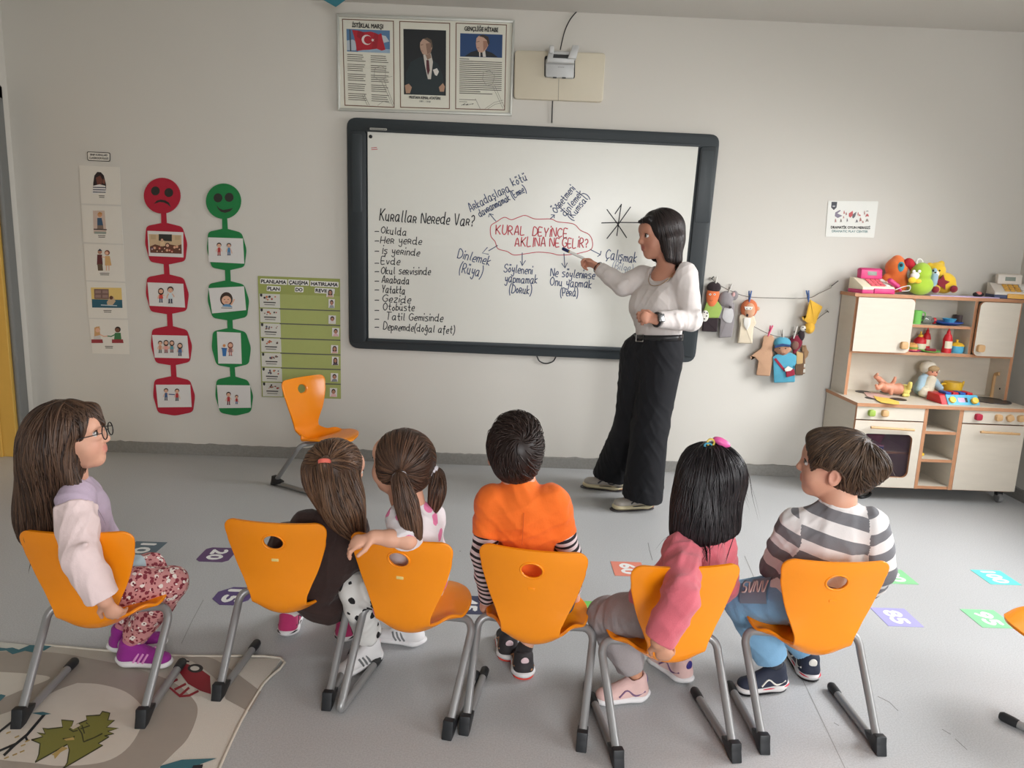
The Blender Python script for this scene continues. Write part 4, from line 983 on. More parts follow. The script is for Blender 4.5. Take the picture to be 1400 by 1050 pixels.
def kitchen():
    t = thing('toy_kitchen', 'birch plywood toy kitchen with shelves, oven and sink in the corner', 'toy kitchen', (2.58, 4.4, 0)); W = .018
    panel('side_panel', (KX0, KY0+.02, .085), (KX0+W, KY1, KC), t); panel('side_panel', (KX1-W, KY0+.02, .085), (KX1, KY1, KC), t)
    panel('divider', (2.474, KY0, .085), (2.494, KY1, KC), t); panel('divider', (2.678, KY0, .085), (2.700, KY1, KC), t)
    panel('base_board', (KX0+W, KY0+.005, .085), (KX1-W, KY1, .103), t); panel('back_board', (KX0+W, KY1-.01, .103), (KX1-W, KY1, KC), t)
    panel('shelf', (2.494, KY0+.004, .251), (2.678, KY1-.01, .269), t); panel('shelf', (2.494, KY0+.004, .421), (2.678, KY1-.01, .439), t)
    panel('shelf', (KX0+W, KY0+.05, .281), (2.474, KY1-.01, .295), t)
    panel('worktop', (KX0-.008, KY0-.012, KC), (KX1+.03, KY1, KT), t)
    cp = door_panel('control_panel', KX0, 2.472, .497, .572, KY0, t); knob(2.158, .537, KY0, mat('knob_green', (150, 176, 78), .5), cp); knob(2.236, .538, KY0, M_knob, cp)
    cp = door_panel('control_panel', 2.702, KX1, .497, .572, KY0, t); knob(2.786, .537, KY0, mat('knob_red', (176, 36, 64), .5), cp)
    for x, a in ((2.905, .1), (2.972, .5), (3.037, .2)): knob(x, .537, KY0, M_knob, cp, rot=a)
    d = door_panel('oven_door', KX0, 2.472, .088, .49, KY0, t, win=(2.125, 2.424, .15, .412, .035))
    box('window_pane', (2.12, KY0+.0185, .145), (2.43, KY0+.021, .417), mat('smoky_acrylic', (70, 56, 66), .08, alpha=.38, var=0), d)
    tube('handle', [(2.155, KY0-.028, .456), (2.41, KY0-.028, .449)], .0075, M_knob, d, 12); tube('handle_post', [(2.19, KY0-.028, .455), (2.19, KY0+.002, .455)], .004, M_knob, d, 8); tube('handle_post', [(2.37, KY0-.028, .45), (2.37, KY0+.002, .45)], .004, M_knob, d, 8)
    d = door_panel('cupboard_door', 2.702, KX1, .088, .49, KY0, t)
    tube('handle', [(2.80, KY0-.028, .452), (3.03, KY0-.028, .448)], .0075, M_knob, d, 12); tube('handle_post', [(2.83, KY0-.028, .452), (2.83, KY0+.002, .452)], .004, M_knob, d, 8); tube('handle_post', [(3.0, KY0-.028, .448), (3.0, KY0+.002, .448)], .004, M_knob, d, 8)
    # upper part
    panel('upper_side', (UX0, UY, KT), (UX0+W, KY1, 1.195), t); panel('upper_side', (UX1-W, UY, KT), (UX1, KY1, 1.195), t)
    panel('top_shelf', (UX0-.012, UY-.01, 1.195), (UX1+.012, KY1, 1.215), t); panel('cupboard_floor', (UX0+W, UY, .855), (UX1-W, KY1, .873), t)
    panel('upper_back', (UX0+W, KY1-.008, KT), (UX1-W, KY1, 1.195), t)
    xs0, xs1 = 2.463, 2.82
    panel('upper_divider', (xs0-.02, UY+.01, .873), (xs0-.002, KY1-.01, 1.195), t); panel('upper_divider', (xs1+.002, UY+.01, .873), (xs1+.02, KY1-.01, 1.195), t)
    panel('shelf', (xs0, UY+.012, 1.023), (xs1, KY1-.01, 1.039), t)
    d = door_panel('upper_door', UX0+.008, 2.445, .868, 1.192, UY-.02, t, (.002, .03, .03, .002)); knob(2.408, .915, UY-.02, M_knob, d, .022)
    d = door_panel('upper_door', 2.838, UX1-.02, .868, 1.192, UY-.02, t, (.03, .002, .002, .03)); knob(2.872, .915, UY-.02, M_knob, d, .022)
    for p in ((1180, 536), (1211, 536.5), (1191, 544.5), (1228, 546)):
        q = PZ(p[0], p[1], KT); r = .046 if p[0] in (1180, 1228) else .035
        lathe('burner_disc', [(0, 0), (r, 0), (r, .002), (0, .002)], (q[0], q[1], KT), mat('burner_black', (44, 42, 44), .5), t, seg=28)
    q = PZ(1348, 546, KT); q[1] -= 0
    lathe('sink_bowl', [(.0, .001), (.07, .001), (.095, .0015), (.105, .004), (.108, .004), (.11, 0)], (q[0], 4.40, KT), mat('sink_dark', (74, 72, 74), .3, metal=.5), t, seg=32)
    tp = PZ(1353, 542, KT)
    tube('tap', [(tp[0], 4.53, KT), (tp[0], 4.53, KT+.13), (tp[0], 4.515, KT+.15), (tp[0], 4.49, KT+.155)], .011, M_knob, t, 12, 4)
    for k in range(2): lathe('peg_hole', [(0, 0), (.006, 0), (.006, .001), (0, .001)], (UX1-W, 4.47+.06*k, .66-.01*k), M_black, t, (-1, 0, 0), 12)
    for x, y in ((3.03, 4.25), (2.13, 4.26), (2.13, 4.55), (3.03, 4.55)):
        c = lathe('caster', [(0, -.012), (.026, -.012), (.03, -.008), (.03, .008), (.026, .012), (0, .012)], (x, y, .03), mat('caster_grey', (122, 122, 122), .5), t, (1, 0, 0), 20)
        lathe('wheel_cap', [(0, 0), (.018, 0), (.016, .003), (0, .003)], (x, y, .03) if False else (x+.012, y, .03), mat('caster_light', (176, 176, 176), .5), c, (1, 0, 0), 16)
        box('caster_fork', (x-.018, y-.012, .045), (x+.018, y+.02, .085), M_black, c, .004)
    return t
kitchen()
cbl = thing('floor_cable', 'thick black cable curling on the floor under the toy kitchen', 'cable', PZ(1184, 680))
tube('wire', [np.array([*PZ(x, y)[:2], .009]) for x, y in [(1160, 664), (1168, 677), (1178, 682), (1189, 678), (1187, 671), (1172, 668)]], .008, M_black, cbl, 8, 5)

# ---- things on the kitchen
def rgbm(n, c, r=.45, **k): return mat(n, c, r, **k)
M_pink = rgbm('toy_pink', (206, 50, 116)); M_cream = rgbm('toy_cream', (232, 222, 196)); M_redp = rgbm('toy_red', (204, 34, 44)); M_yelp = rgbm('toy_yellow', (236, 190, 52))
M_bluep = rgbm('toy_blue', (40, 84, 170)); M_lblue = rgbm('toy_light_blue', (88, 178, 214)); M_greenp = rgbm('toy_green', (112, 186, 84)); M_plush_o = rgbm('plush_orange', (232, 118, 52), .95, bump=.5, bscale=220, sheen=.3); M_plush_g = rgbm('plush_green', (166, 198, 60), .95, bump=.5, bscale=220, sheen=.3); M_plush_y = rgbm('plush_yellow', (238, 196, 48), .95, bump=.5, bscale=220, sheen=.3)
M_plush_m = rgbm('plush_maroon', (132, 28, 44), .95, bump=.4, sheen=.3); M_dark = rgbm('toy_black', (28, 26, 28)); M_whitep = rgbm('toy_white', (230, 228, 222))
M_flesh = rgbm('doll_vinyl', (214, 150, 122), .45)
TZ = 1.215
def sbox(name, c, s, m, parent, bev=.004, rz=0.0):
    bm = bmesh.new(); add_box(bm, [-v/2 for v in s], [v/2 for v in s], bev); bmesh.ops.rotate(bm, verts=bm.verts, cent=(0, 0, 0), matrix=Matrix.Rotation(rz, 3, 'Z'))
    bmesh.ops.translate(bm, verts=bm.verts, vec=Vector([float(v) for v in c])); return auto_smooth(bm_obj(name, bm, m, parent))
def register(x, y, z, rz, label, body, accent, keys, scr, w=.2, navy=False):
    t = thing('toy_cash_register', label, 'toy', (x, y, z), rz)
    def L(name, prof, x0, x1, m, bev=.003):
        bm = bmesh.new(); a = [bm.verts.new((x0, p, q)) for p, q in prof]; b = [bm.verts.new((x1, p, q)) for p, q in prof]; n = len(prof)
        bm.faces.new(a); bm.faces.new(b[::-1])
        for i in range(n): bm.faces.new((a[i], b[i], b[(i+1) % n], a[(i+1) % n]))
        bmesh.ops.recalc_face_normals(bm, faces=bm.faces); bmesh.ops.bevel(bm, geom=list(bm.edges), offset=bev, segments=2, profile=.5, affect='EDGES')
        return auto_smooth(bm_obj(name, bm, m, t, local=True))
    L('base', [(-.085, 0), (.06, 0), (.06, .022), (-.085, .022)], -w/2, w/2, accent)
    L('drawer_front', [(-.09, .003), (-.08, .003), (-.08, .032), (-.09, .03)], -w*.15, w*.46, accent if not navy else keys)
    b = L('body', [(-.083, .022), (.06, .022), (.06, .09), (.02, .088), (-.083, .038)], -w/2+.002, w/2-.002, body)
    for i in range(4):
        for j in range(3):
            kx = -w*.2+i*w*.15; u = .2+j*.26; ky = -.083+u*.103; kz = .038+u*.05
            k = L('key', [(ky-.009, kz-.004), (ky+.011, kz+.006), (ky+.009, kz+.011), (ky-.011, kz+.001)], kx, kx+w*.125, keys if (i < 3) else M_whitep, .001)
    d = L('display_pod', [(.0, .084), (.045, .088), (.05, .14), (.03, .15), (.006, .14)], -w*.32, w*.34, body if navy else accent, .006)
    L('screen', [(.001, .105), (.005, .105), (.009, .13), (.005, .13)], -w*.12, w*.16, rgbm('lcd_grey', scr), .0005)
    return t
p = PY(1189, 399, 4.50)
register(float(p[0]), 4.50, TZ, .15, 'pink and cream toy cash register at the left end of the top shelf', M_cream, M_pink, rgbm('key_pink', (226, 104, 116)), (130, 140, 130), .215)
p = PY(1378, 404, 4.47)
register(float(p[0])+.01, 4.49, TZ, -.25, 'white and navy toy cash register at the right end of the top shelf', rgbm('toy_offwhite', (222, 214, 204)), rgbm('toy_navy', (40, 52, 92)), rgbm('key_ochre', (222, 168, 72)), (120, 124, 120), .2, True)
def at(px, py, Y=4.5): return PY(px, py, Y)
def S(px): return px*4.5/FPX*1.02        # photo px to metres at the shelf
# scanner with its white cord
t = thing('toy_scanner', 'dark pink toy scanner on a white cord beside the cash register', 'toy', at(1224, 396, 4.44))
blob('handset', [Cap(at(1217, 384, 4.45), at(1227, 391, 4.44), .016, .013, .01), Cap(at(1227, 391, 4.44), at(1231, 397, 4.44), .01, .008, .01)], .003, M_pink, t)
tube('cord', [at(x, y, Y) for x, y, Y in [(1214, 393, 4.45), (1222, 396.5, 4.43), (1235, 392, 4.42), (1244, 391, 4.42), (1243, 397, 4.42), (1233, 398, 4.43)]], .0028, M_whitep, t, 8, 5)
# plush parrot
t = thing('plush_parrot', 'orange plush parrot with a big red beak behind the toys on the top shelf', 'soft toy', (float(at(1227, 399, 4.53)[0]), 4.53, TZ))
Yp = 4.53
blob('body', [Ell(at(1225, 385, Yp), (S(15), .055, S(15)), k=.01), Ell(at(1226, 366, Yp), (S(14.5), .06, S(14)), k=.02), Ell(at(1227, 353, Yp), (S(5), .02, S(4)), k=.02), Cap(at(1212, 380, Yp), at(1209, 396, Yp-.01), .025, .018, .015), Ell(at(1232, 390, Yp-.03), (S(9), .03, S(9)), k=.015)], .004, M_plush_o, t)
blob('beak', chain([at(1236, 363, Yp-.035), at(1242, 359, Yp-.04), at(1247, 364, Yp-.042), at(1245.5, 371, Yp-.04)], [.014, .026, .02, .006], .006, 3), .003, M_plush_m if False else rgbm('plush_red', (186, 34, 48), .9, bump=.3), t)
blob('eye_patch', [Ell(at(1231.5, 365, Yp-.05), (S(5), .014, S(7)))], .003, rgbm('plush_teal', (66, 150, 164), .9), t)
blob('eye', [Ell(at(1232.5, 362.5, Yp-.066), (S(2.2), .006, S(2.4)))], .002, M_dark, t)
# green plush bird
t = thing('plush_frog', 'lime green plush animal with a yellow bow on the top shelf', 'soft toy', (float(at(1258, 400, 4.46)[0]), 4.46, TZ)); Yp = 4.465
blob('body', [Ell(at(1258, 390, Yp), (S(16.5), .055, S(13)), k=.01), Ell(at(1259, 373.5, Yp), (S(13), .055, S(14)), k=.012)], .004, M_plush_g, t)
blob('snout', [Ell(at(1251, 377, Yp-.05), (S(6), .015, S(5)))], .003, rgbm('plush_white', (226, 222, 214), .9), t)
blob('bow', [Ell(at(1247, 383, Yp-.06), (S(5), .012, S(4.2)), k=.006), Ell(at(1255, 384.5, Yp-.06), (S(4.4), .012, S(3)), k=.006)], .003, M_plush_y, t)
blob('wing', [Ell(at(1276, 381, Yp+.01), (S(5.5), .03, S(14)))], .004, rgbm('plush_pale_blue', (158, 186, 206), .9), t)
tube('hanging_loop', [at(1257+4*math.cos(a), 358.5+4.3*math.sin(a), Yp) for a in np.linspace(0, 6.28, 14)], .006, M_whitep, t, 8)
for ex in (1249.5, 1257): blob('eye', [Ell(at(ex, 371, Yp-.055), (S(2.2), .006, S(2.2)))], .002, M_whitep, t)
# yellow plush bear
t = thing('plush_bear', 'yellow plush bear with a maroon star on its belly on the top shelf', 'soft toy', (float(at(1293, 400, 4.5)[0]), 4.5, TZ)); Yp = 4.51
blob('body', [Ell(at(1291, 387, Yp), (S(14), .05, S(14)), k=.01), Ell(at(1280, 370, Yp), (S(11.5), .05, S(11)), k=.012), Ell(at(1271, 363, Yp), (S(4), .015, S(4))), Ell(at(1287, 360.5, Yp), (S(4), .015, S(4))), Cap(at(1300, 384, Yp-.02), at(1304, 396, Yp-.05), .025, .02, .012), Cap(at(1280, 390, Yp-.02), at(1280, 396, Yp-.06), .022, .02, .012)], .004, M_plush_y, t)
blob('muzzle', [Ell(at(1279, 374.5, Yp-.045), (S(5), .016, S(4.6)))], .003, M_whitep, t)
for ex in (1276, 1284.5): blob('eye', [Ell(at(ex, 370, Yp-.048), (S(1.2), .006, S(1.3)))], .002, M_dark, t)
blob('nose', [Ell(at(1279, 372.5, Yp-.06), (S(1.4), .005, S(1)))], .002, M_dark, t)
st = [(1288+(11 if k % 2 == 0 else 5.5)*math.sin(k*math.pi/5+.2), 386.5-(11 if k % 2 == 0 else 5.5)*math.cos(k*math.pi/5+.2)) for k in range(10)]
prism('star_patch', [at(x, y, Yp-.058) for x, y in st], [at(x, y, Yp-.03) for x, y in st], M_plush_m, t, .004)
for fx, fy in ((1279, 397), (1304, 396)): blob('foot', [Ell(at(fx, fy-1, Yp-.07), (S(5), .018, S(4.6)))], .003, M_plush_m, t)
# paper, small toy
lp_ = PZ(1338, 401, TZ)
t = thing('lilac_folder', 'thin lilac folder lying on the front of the top shelf', 'folder', (2.75, 4.46, TZ)); sbox('cover', (2.745, 4.452, TZ+.003), (.42, .07, .006), rgbm('lilac_card', (196, 176, 212)), t, .001)
t = thing('toy_ladybird', 'tiny pink and black toy beetle beside the white cash register', 'toy', (float(at(1338, 402, 4.45)[0]), 4.45, TZ+.006))
q = at(1338, 398.5, 4.45)
blob('body', [Ell((q[0], 4.45, TZ+.018), (.032, .022, .017))], .003, M_dark, t); blob('shell', [Ell((q[0]-.002, 4.445, TZ+.023), (.02, .018, .014))], .003, rgbm('toy_coral', (206, 120, 112)), t)

# middle shelf
SZ1, SZ2 = 1.039, .873
def cup(name, label, cat, x, y, z, r, h, m, handle=True, taper=1.08, hd=1):
    t = thing(name, label, cat, (x, y, z))
    lathe('cup_body', [(0, 0), (r/taper, 0), (r, h), (r-.003, h), (r/taper-.003, .004), (0, .004)], (x, y, z), m, t, seg=24)
    if handle: tube('handle', [(x+hd*r*.92, y, z+h*.85), (x+hd*(r+.02), y-.0, z+h*.82), (x+hd*(r+.02), y, z+h*.35), (x+hd*r*.88, y, z+h*.25)], .004, m, t, 8, 5)
    return t
q = at(1252, 438, 4.5); cup('toy_cup', 'bright green toy cup on the middle shelf of the toy kitchen', 'cup', float(q[0]), 4.5, SZ1, .031, .082, M_greenp)
q = at(1268, 440, 4.5); t = thing('toy_jar', 'clear toy jar with dark contents lying beside the green cup', 'jar', (float(q[0]), 4.5, SZ1))
lathe('glass', [(0, 0), (.024, 0), (.026, .01), (.026, .05), (.018, .06), (.018, .066), (0, .066)], (q[0]-.035, 4.5, SZ1+.0265), rgbm('jar_smoke', (120, 126, 120), .1, alpha=.6), t, (1, 0, -.06)); lathe('lid', [(0, 0), (.019, 0), (.019, .014), (0, .014)], (q[0]+.031, 4.5, SZ1+.0225), M_redp, t, (1, 0, 0))
q = at(1296, 441, 4.49); t = thing('toy_plate', 'dark blue oval toy dish on the middle shelf', 'plate', (float(q[0]), 4.49, SZ1)); lathe('dish', [(0, 0), (.045, 0), (.085, .018), (.085, .022), (.045, .006), (0, .006)], (q[0], 4.495, SZ1), M_bluep, t, seg=28)
t = thing('toy_bowl', 'light blue toy bowl sitting in the dark blue dish', 'bowl', (float(q[0])+.01, 4.495, SZ1+.006)); lathe('bowl', [(0, 0), (.02, 0), (.04, .034), (.037, .034), (.018, .005), (0, .005)], (q[0]+.01, 4.495, SZ1+.0065), M_lblue, t, seg=24)
q = at(1312, 436, 4.56); cup('toy_mug', 'dark brown patterned toy mug at the right of the middle shelf', 'mug', float(q[0]), 4.565, SZ1, .032, .06, rgbm('mug_brown', (84, 66, 66), .5, var=.4, vscale=60), True, 1.02)
# lower shelf
def plate(x, y, z, r, m, label):
    t = thing('toy_plate', label, 'plate', (x, y, z)); lathe('dish', [(0, 0), (r*.6, 0), (r, .008), (r, .011), (r*.6, .004), (0, .004)], (x, y, z), m, t, seg=26); return t
q = at(1247, 479, 4.46); plate(float(q[0]), 4.47, SZ2, .052, M_pink, 'pink toy plate under the toy burger')
t = thing('toy_burger', 'toy burger with green filling on the pink plate', 'toy food', (float(q[0]), 4.47, SZ2+.004))
lathe('bun', [(0, 0), (.032, 0), (.034, .008), (.034, .014), (0, .014)], (q[0], 4.47, SZ2+.0045), rgbm('bun_brown', (206, 150, 84), .7), t); lathe('filling', [(0, 0), (.037, 0), (.037, .01), (0, .01)], (q[0], 4.47, SZ2+.018), rgbm('lettuce', (110, 150, 56), .7), t); lathe('bun', [(0, 0), (.035, 0), (.03, .016), (.015, .023), (0, .024)], (q[0], 4.47, SZ2+.028), rgbm('bun_brown', (206, 150, 84)), t)
q = at(1272, 480, 4.45); plate(float(q[0]), 4.46, SZ2, .06, M_greenp, 'green toy plate holding a flat red toy food')
t = thing('toy_sausage', 'dark red toy food on the green plate', 'toy food', (float(q[0]), 4.46, SZ2+.005)); blob('slice', [Cap((q[0]-.02, 4.46, SZ2+.012), (q[0]+.03, 4.46, SZ2+.012), .0105)], .003, M_plush_m, t)
def bottle(x, y, z, h, r, label, squat=False):
    t = thing('toy_sauce_bottle', label, 'toy bottle', (x, y, z), group=None)
    if squat: pr = [(0, 0), (r, 0), (r, h*.42), (r*.98, h*.5), (r*.45, h*.66), (0, h*.66)]
    else: pr = [(0, 0), (r, 0), (r, .02), (r*.86, h*.3), (r, h*.55), (r*.7, h*.74), (r*.35, h*.82), (0, h*.82)]
    lathe('bottle_body', pr, (x, y, z), M_redp, t); lathe('nozzle', [(0, 0), (r*.42, 0), (r*.36, h*.1), (r*.16, h*.14), (r*.12, h*.28), (0, h*.28)], (x, y, z+h*(.66 if squat else .82)-.001), M_yelp if squat else M_redp, t)
    lw = [(r*1.02*math.sin(a), -r*1.02*math.cos(a)) for a in np.linspace(-1.0, 1.2, 12)]
    z0, z1 = (z+.006, z+h*.34) if squat else (z+h*.2, z+h*.5)
    V = [(x+a, y+b, z0) for a, b in lw]+[(x+a, y+b, z1) for a, b in lw]; np_obj('paper_label', V, [(i, i+1, 13+i, 12+i) for i in range(11)], M_cream, t, True)
    return t
q = at(1257, 476, 4.54); bottle(float(q[0]), 4.545, SZ2, .125, .036, 'squat red toy sauce jar with a white label behind the burger', True)
q = at(1268.5, 474, 4.53); bottle(float(q[0]), 4.555, SZ2, .135, .024, 'slim red toy sauce bottle behind the green plate')
q = at(1293.5, 480, 4.46); bottle(float(q[0]), 4.46, SZ2, .145, .027, 'slim red toy sauce bottle between the green plate and the blue pot')
q = at(1308, 480, 4.47); t = thing('toy_pot', 'light blue toy pot with a yellow lid on the lower shelf', 'toy pot', (float(q[0]), 4.48, SZ2))
lathe('pot_body', [(0, 0), (.035, 0), (.041, .01), (.041, .043), (0, .043)], (q[0], 4.48, SZ2), M_lblue, t); lathe('lid', [(.0, 0), (.043, 0), (.043, .004), (.03, .016), (.008, .022), (.006, .028), (.009, .033), (.006, .038), (0, .038)], (q[0], 4.48, SZ2+.043), M_yelp, t)
for s in (-1, 1): tube('handle', [(q[0]+s*.038, 4.48, SZ2+.034), (q[0]+s*.054, 4.48, SZ2+.034)], .005, M_lblue, t)

# worktop
t = thing('cut_out_paper', 'pale pink paper cut-out lying over the black burners', 'paper cut-out', PZ(1193, 540, KT+.003))
prism('paper', [PZ(x, y, KT+.0045) for x, y in [(1181, 536), (1200, 537), (1218, 543), (1208, 547), (1196, 545), (1186, 542)]], [PZ(x, y, KT+.0045)-np.array([0, 0, .0015]) for x, y in [(1181, 536), (1200, 537), (1218, 543), (1208, 547), (1196, 545), (1186, 542)]], rgbm('paper_pink', (222, 184, 176), .7), t)
yl = [(1194, 541), (1203, 543), (1214, 544), (1229, 549), (1230, 552.5), (1219, 552), (1205, 550), (1199, 547)]
t = thing('cut_out_glove', 'yellow paper cut-out at the front edge of the worktop', 'paper cut-out', PZ(1212, 548, KT+.006)); prism('paper', [PZ(x, y, KT+.0075) for x, y in yl], [PZ(x, y, KT+.0075)-np.array([0, 0, .002]) for x, y in yl], rgbm('paper_yellow', (236, 200, 92), .7), t)
def wt(px, py, z): 
    d = PZ(px, py, KT+z); return d
# baby doll lying on its back
t = thing('baby_doll', 'bare baby doll with a yellow cap lying on the worktop', 'doll', PZ(1216, 534, KT)); Y0 = 4.47
D = lambda x, y, Y=4.47: PY(x, y, Y)
hz = KT+.03
blob('body', [Cap((*D(1212, 525)[:2], KT+.045), (*D(1224, 528)[:2], KT+.04), .032, .03, .01), Ell((*D(1229, 530)[:2], KT+.04), (.034, .036, .036), k=.01)]
     + chain([(*D(1210, 525)[:2], KT+.045), (D(1202, 522)[0], 4.44, KT+.062), (D(1196, 519)[0], 4.42, KT+.05), (D(1193, 517)[0], 4.415, KT+.066)], [.022, .018, .012, .009], .006)
     + chain([(*D(1211, 525, 4.5)[:2], KT+.05), (D(1207, 517)[0], 4.51, KT+.09), (D(1201, 513)[0], 4.50, KT+.105), (D(1202, 510)[0], 4.49, KT+.125)], [.022, .016, .011, .008], .006)
     + chain([(*D(1219, 522)[:2], KT+.06), (D(1222, 516)[0], 4.46, KT+.09), (D(1222.5, 513)[0], 4.455, KT+.112)], [.013, .010, .008], .006)
     + chain([(*D(1218, 530, 4.44)[:2], KT+.035), (D(1213, 533)[0], 4.42, KT+.02)], [.014, .012], .008), .003, M_flesh, t)
blob('cap', [Ell((D(1234, 531)[0]+.012, 4.468, KT+.036), (.035, .038, .035)), Cap((D(1236, 531)[0]+.01, 4.43, KT+.06), (D(1238, 527)[0], 4.42, KT+.085), .014, .012), Cap((D(1236, 538)[0], 4.425, KT+.012), (D(1230, 538)[0], 4.42, KT+.012), .011)], .003, rgbm('cap_yellow', (228, 212, 120), .85, bump=.3), t)
# seated doll
t = thing('seated_doll', 'seated doll in a pale blue dress and white bonnet on the worktop', 'doll', (float(PY(1266, 535, 4.5)[0]), 4.5, KT)); D = lambda x, y, Y=4.5: PY(x, y, Y)
bx = D(1264, 520)[0]
blob('body', [Ell((D(1272, 509)[0], 4.49, D(1272, 508)[2]), (.036, .038, .042)), Cap((bx, 4.5, KT+.04), (bx+.02, 4.5, KT+.11), .035, .028)] + chain([(bx-.02, 4.48, KT+.03), (bx-.01, 4.43, KT+.025), (bx+.03, 4.40, KT+.02)], [.022, .018, .014]) + chain([(bx+.03, 4.48, KT+.03), (bx+.06, 4.42, KT+.022)], [.022, .015])
     + [Ell((D(1273, 511)[0]+.004, 4.452, D(1273, 511)[2]), (.008, .008, .006), k=.004)], .003, M_flesh, t)
blob('dress', [Cap((bx-.005, 4.5, KT+.045), (bx+.015, 4.5, KT+.115), .052, .036), Cap((bx+.04, 4.47, KT+.10), (bx+.07, 4.44, KT+.06), .022, .018), Cap((bx-.02, 4.49, KT+.105), (bx-.055, 4.45, KT+.05), .024, .02)], .0035, rgbm('dress_blue', (166, 192, 206), .85, bump=.3, var=.12, vscale=60), t)
blob('pinafore', [Cap((bx+.005, 4.47, KT+.05), (bx+.022, 4.468, KT+.105), .038, .03), Ell((bx-.03, 4.44, KT+.035), (.03, .03, .03)), Cap((bx-.05, 4.43, KT+.022), (bx-.035, 4.405, KT+.015), .014, .012)], .0035, rgbm('pinafore_cream', (222, 214, 192), .85, bump=.3, var=.12, vscale=50), t)
hx, hz_ = D(1272, 508)[0], D(1272, 508)[2]
blob('hair', [Ell((hx, 4.5, hz_+.006), (.043, .04, .045)), Ell((hx, 4.465, hz_+.024), (.034, .02, .018)), Half((hx, 4.46, hz_-.02), (0, -1, -1.2))], .003, rgbm('doll_hair', (176, 148, 108), .8, bump=.5), t)
blob('bonnet', [Ell((hx-.012, 4.51, hz_+.024), (.05, .046, .044)), Cap((hx+.046, 4.49, hz_+.0), (hx+.04, 4.47, hz_-.035), .012, .012), Half((hx, 4.475, hz_+.01), (.2, -1, -.5))], .003, rgbm('bonnet_white', (214, 206, 190), .85, bump=.3), t)
for s in (-1, 1): blob('eye', [Ell((hx+s*.013, 4.4535, hz_+.004), (.0045, .003, .004))], .0015, M_dark, t)
# teapot
q = PZ(1306, 532, KT); x, y = float(D(1306, 530)[0]), 4.53
t = thing('toy_teapot', 'yellow toy teapot at the back of the worktop', 'toy teapot', (x, y, KT)); lathe('pot_body', [(0, 0), (.04, 0), (.054, .025), (.056, .07), (.05, .088), (.046, .088), (0, .08)], (x, y, KT), M_yelp, t)
tube('handle', [(x-.05, y-.01, KT+.075), (x-.08, y-.02, KT+.073), (x-.082, y-.02, KT+.04), (x-.052, y-.01, KT+.028)], .006, M_yelp, t, 10, 5); tube('spout', [(x+.05, y, KT+.05), (x+.064, y, KT+.08), (x+.068, y, KT+.094)], [.012, .008, .005], M_yelp, t)
# toy radio
x, y = float(PZ(1298, 548, KT)[0]), 4.30
t = thing('toy_cassette_player', 'red and blue toy cassette player with yellow dials on the worktop', 'toy', (x, y, KT), .08)
def R_(name, lo, hi, m, bev=.003): return box(name, lo, hi, m, t, bev, local=True)
def wedge(name, prof, x0, x1, m):
    bm = bmesh.new(); a = [bm.verts.new((x0, p, q)) for p, q in prof]; b = [bm.verts.new((x1, p, q)) for p, q in prof]; n = len(prof); bm.faces.new(a); bm.faces.new(b[::-1])
    for i in range(n): bm.faces.new((a[i], b[i], b[(i+1) % n], a[(i+1) % n]))
    bmesh.ops.recalc_face_normals(bm, faces=bm.faces); bmesh.ops.bevel(bm, geom=list(bm.edges), offset=.003, segments=2, profile=.5, affect='EDGES'); return auto_smooth(bm_obj(name, bm, m, t, local=True))
wedge('case', [(-.07, 0), (.09, 0), (.09, .062), (-.03, .062)], -.142, .13, M_redp); wedge('face_panel', [(-.078, 0), (-.068, 0), (-.026, .064), (-.036, .066)], -.1, .132, M_lblue)
for k in range(4): R_('button', (-.085+k*.052, -.02, .06), (-.045+k*.052, .06, .078), M_bluep if k % 2 == 0 else M_redp)
def dial(xx): return lathe('dial', [(0, 0), (.024, 0), (.022, .016), (0, .018)], (x+xx, y-.062, KT+.03), M_yelp, t, (0, -1, .65), 18)
dial(-.06); dial(.095); wedge('display', [(-.068, .016), (-.062, .014), (-.044, .046), (-.05, .048)], -.02, .03, rgbm('display_pink', (222, 170, 196), .3)); wedge('display_dark', [(-.068, .016), (-.062, .014), (-.044, .046), (-.05, .048)], .03, .05, M_dark)
t.scale = (.86, .9, .82)
# in the oven and the cubby
t = thing('toy_tray', 'flat blue and pink toy tray on the oven shelf behind the window', 'tray', (2.24, 4.35, .295)); sbox('tray', (2.23, 4.33, .306), (.15, .12, .02), M_bluep, t, .003); sbox('tray_rim', (2.23, 4.33, .32), (.15, .12, .008), rgbm('toy_pale_pink', (222, 150, 186)), t, .002)
t = thing('toy_pan', 'magenta toy pan at the back of the oven shelf', 'toy pan', (2.32, 4.47, .295)); lathe('pan_body', [(0, 0), (.04, 0), (.06, .06), (.056, .06), (0, .01)], (2.34, 4.46, .295), M_pink, t)
t = thing('toy_basket', 'pink toy basket with green spots at the bottom of the oven', 'basket', (2.24, 4.33, .103)); lathe('basket_body', [(0, 0), (.07, 0), (.085, .075), (.1, .078), (.1, .086), (.08, .086), (0, .02)], (2.25, 4.33, .103), rgbm('toy_magenta', (214, 72, 168)), t, seg=24)
for dx, dz in ((-.02, .03), (.03, .055), (.0, .06)): lathe('green_spot', [(0, 0), (.014, 0), (.012, .005), (0, .005)], (2.25+dx, 4.33-.078-dz*.1, .103+dz), M_greenp, t, (0, -1, -.15), 14)
t = thing('toy_lemon_slice', 'small yellow toy piece in the middle cubby of the toy kitchen', 'toy', (2.52, 4.3, .269)); sbox('piece', (2.525, 4.27, .279), (.045, .03, .019), M_yelp, t, .006)
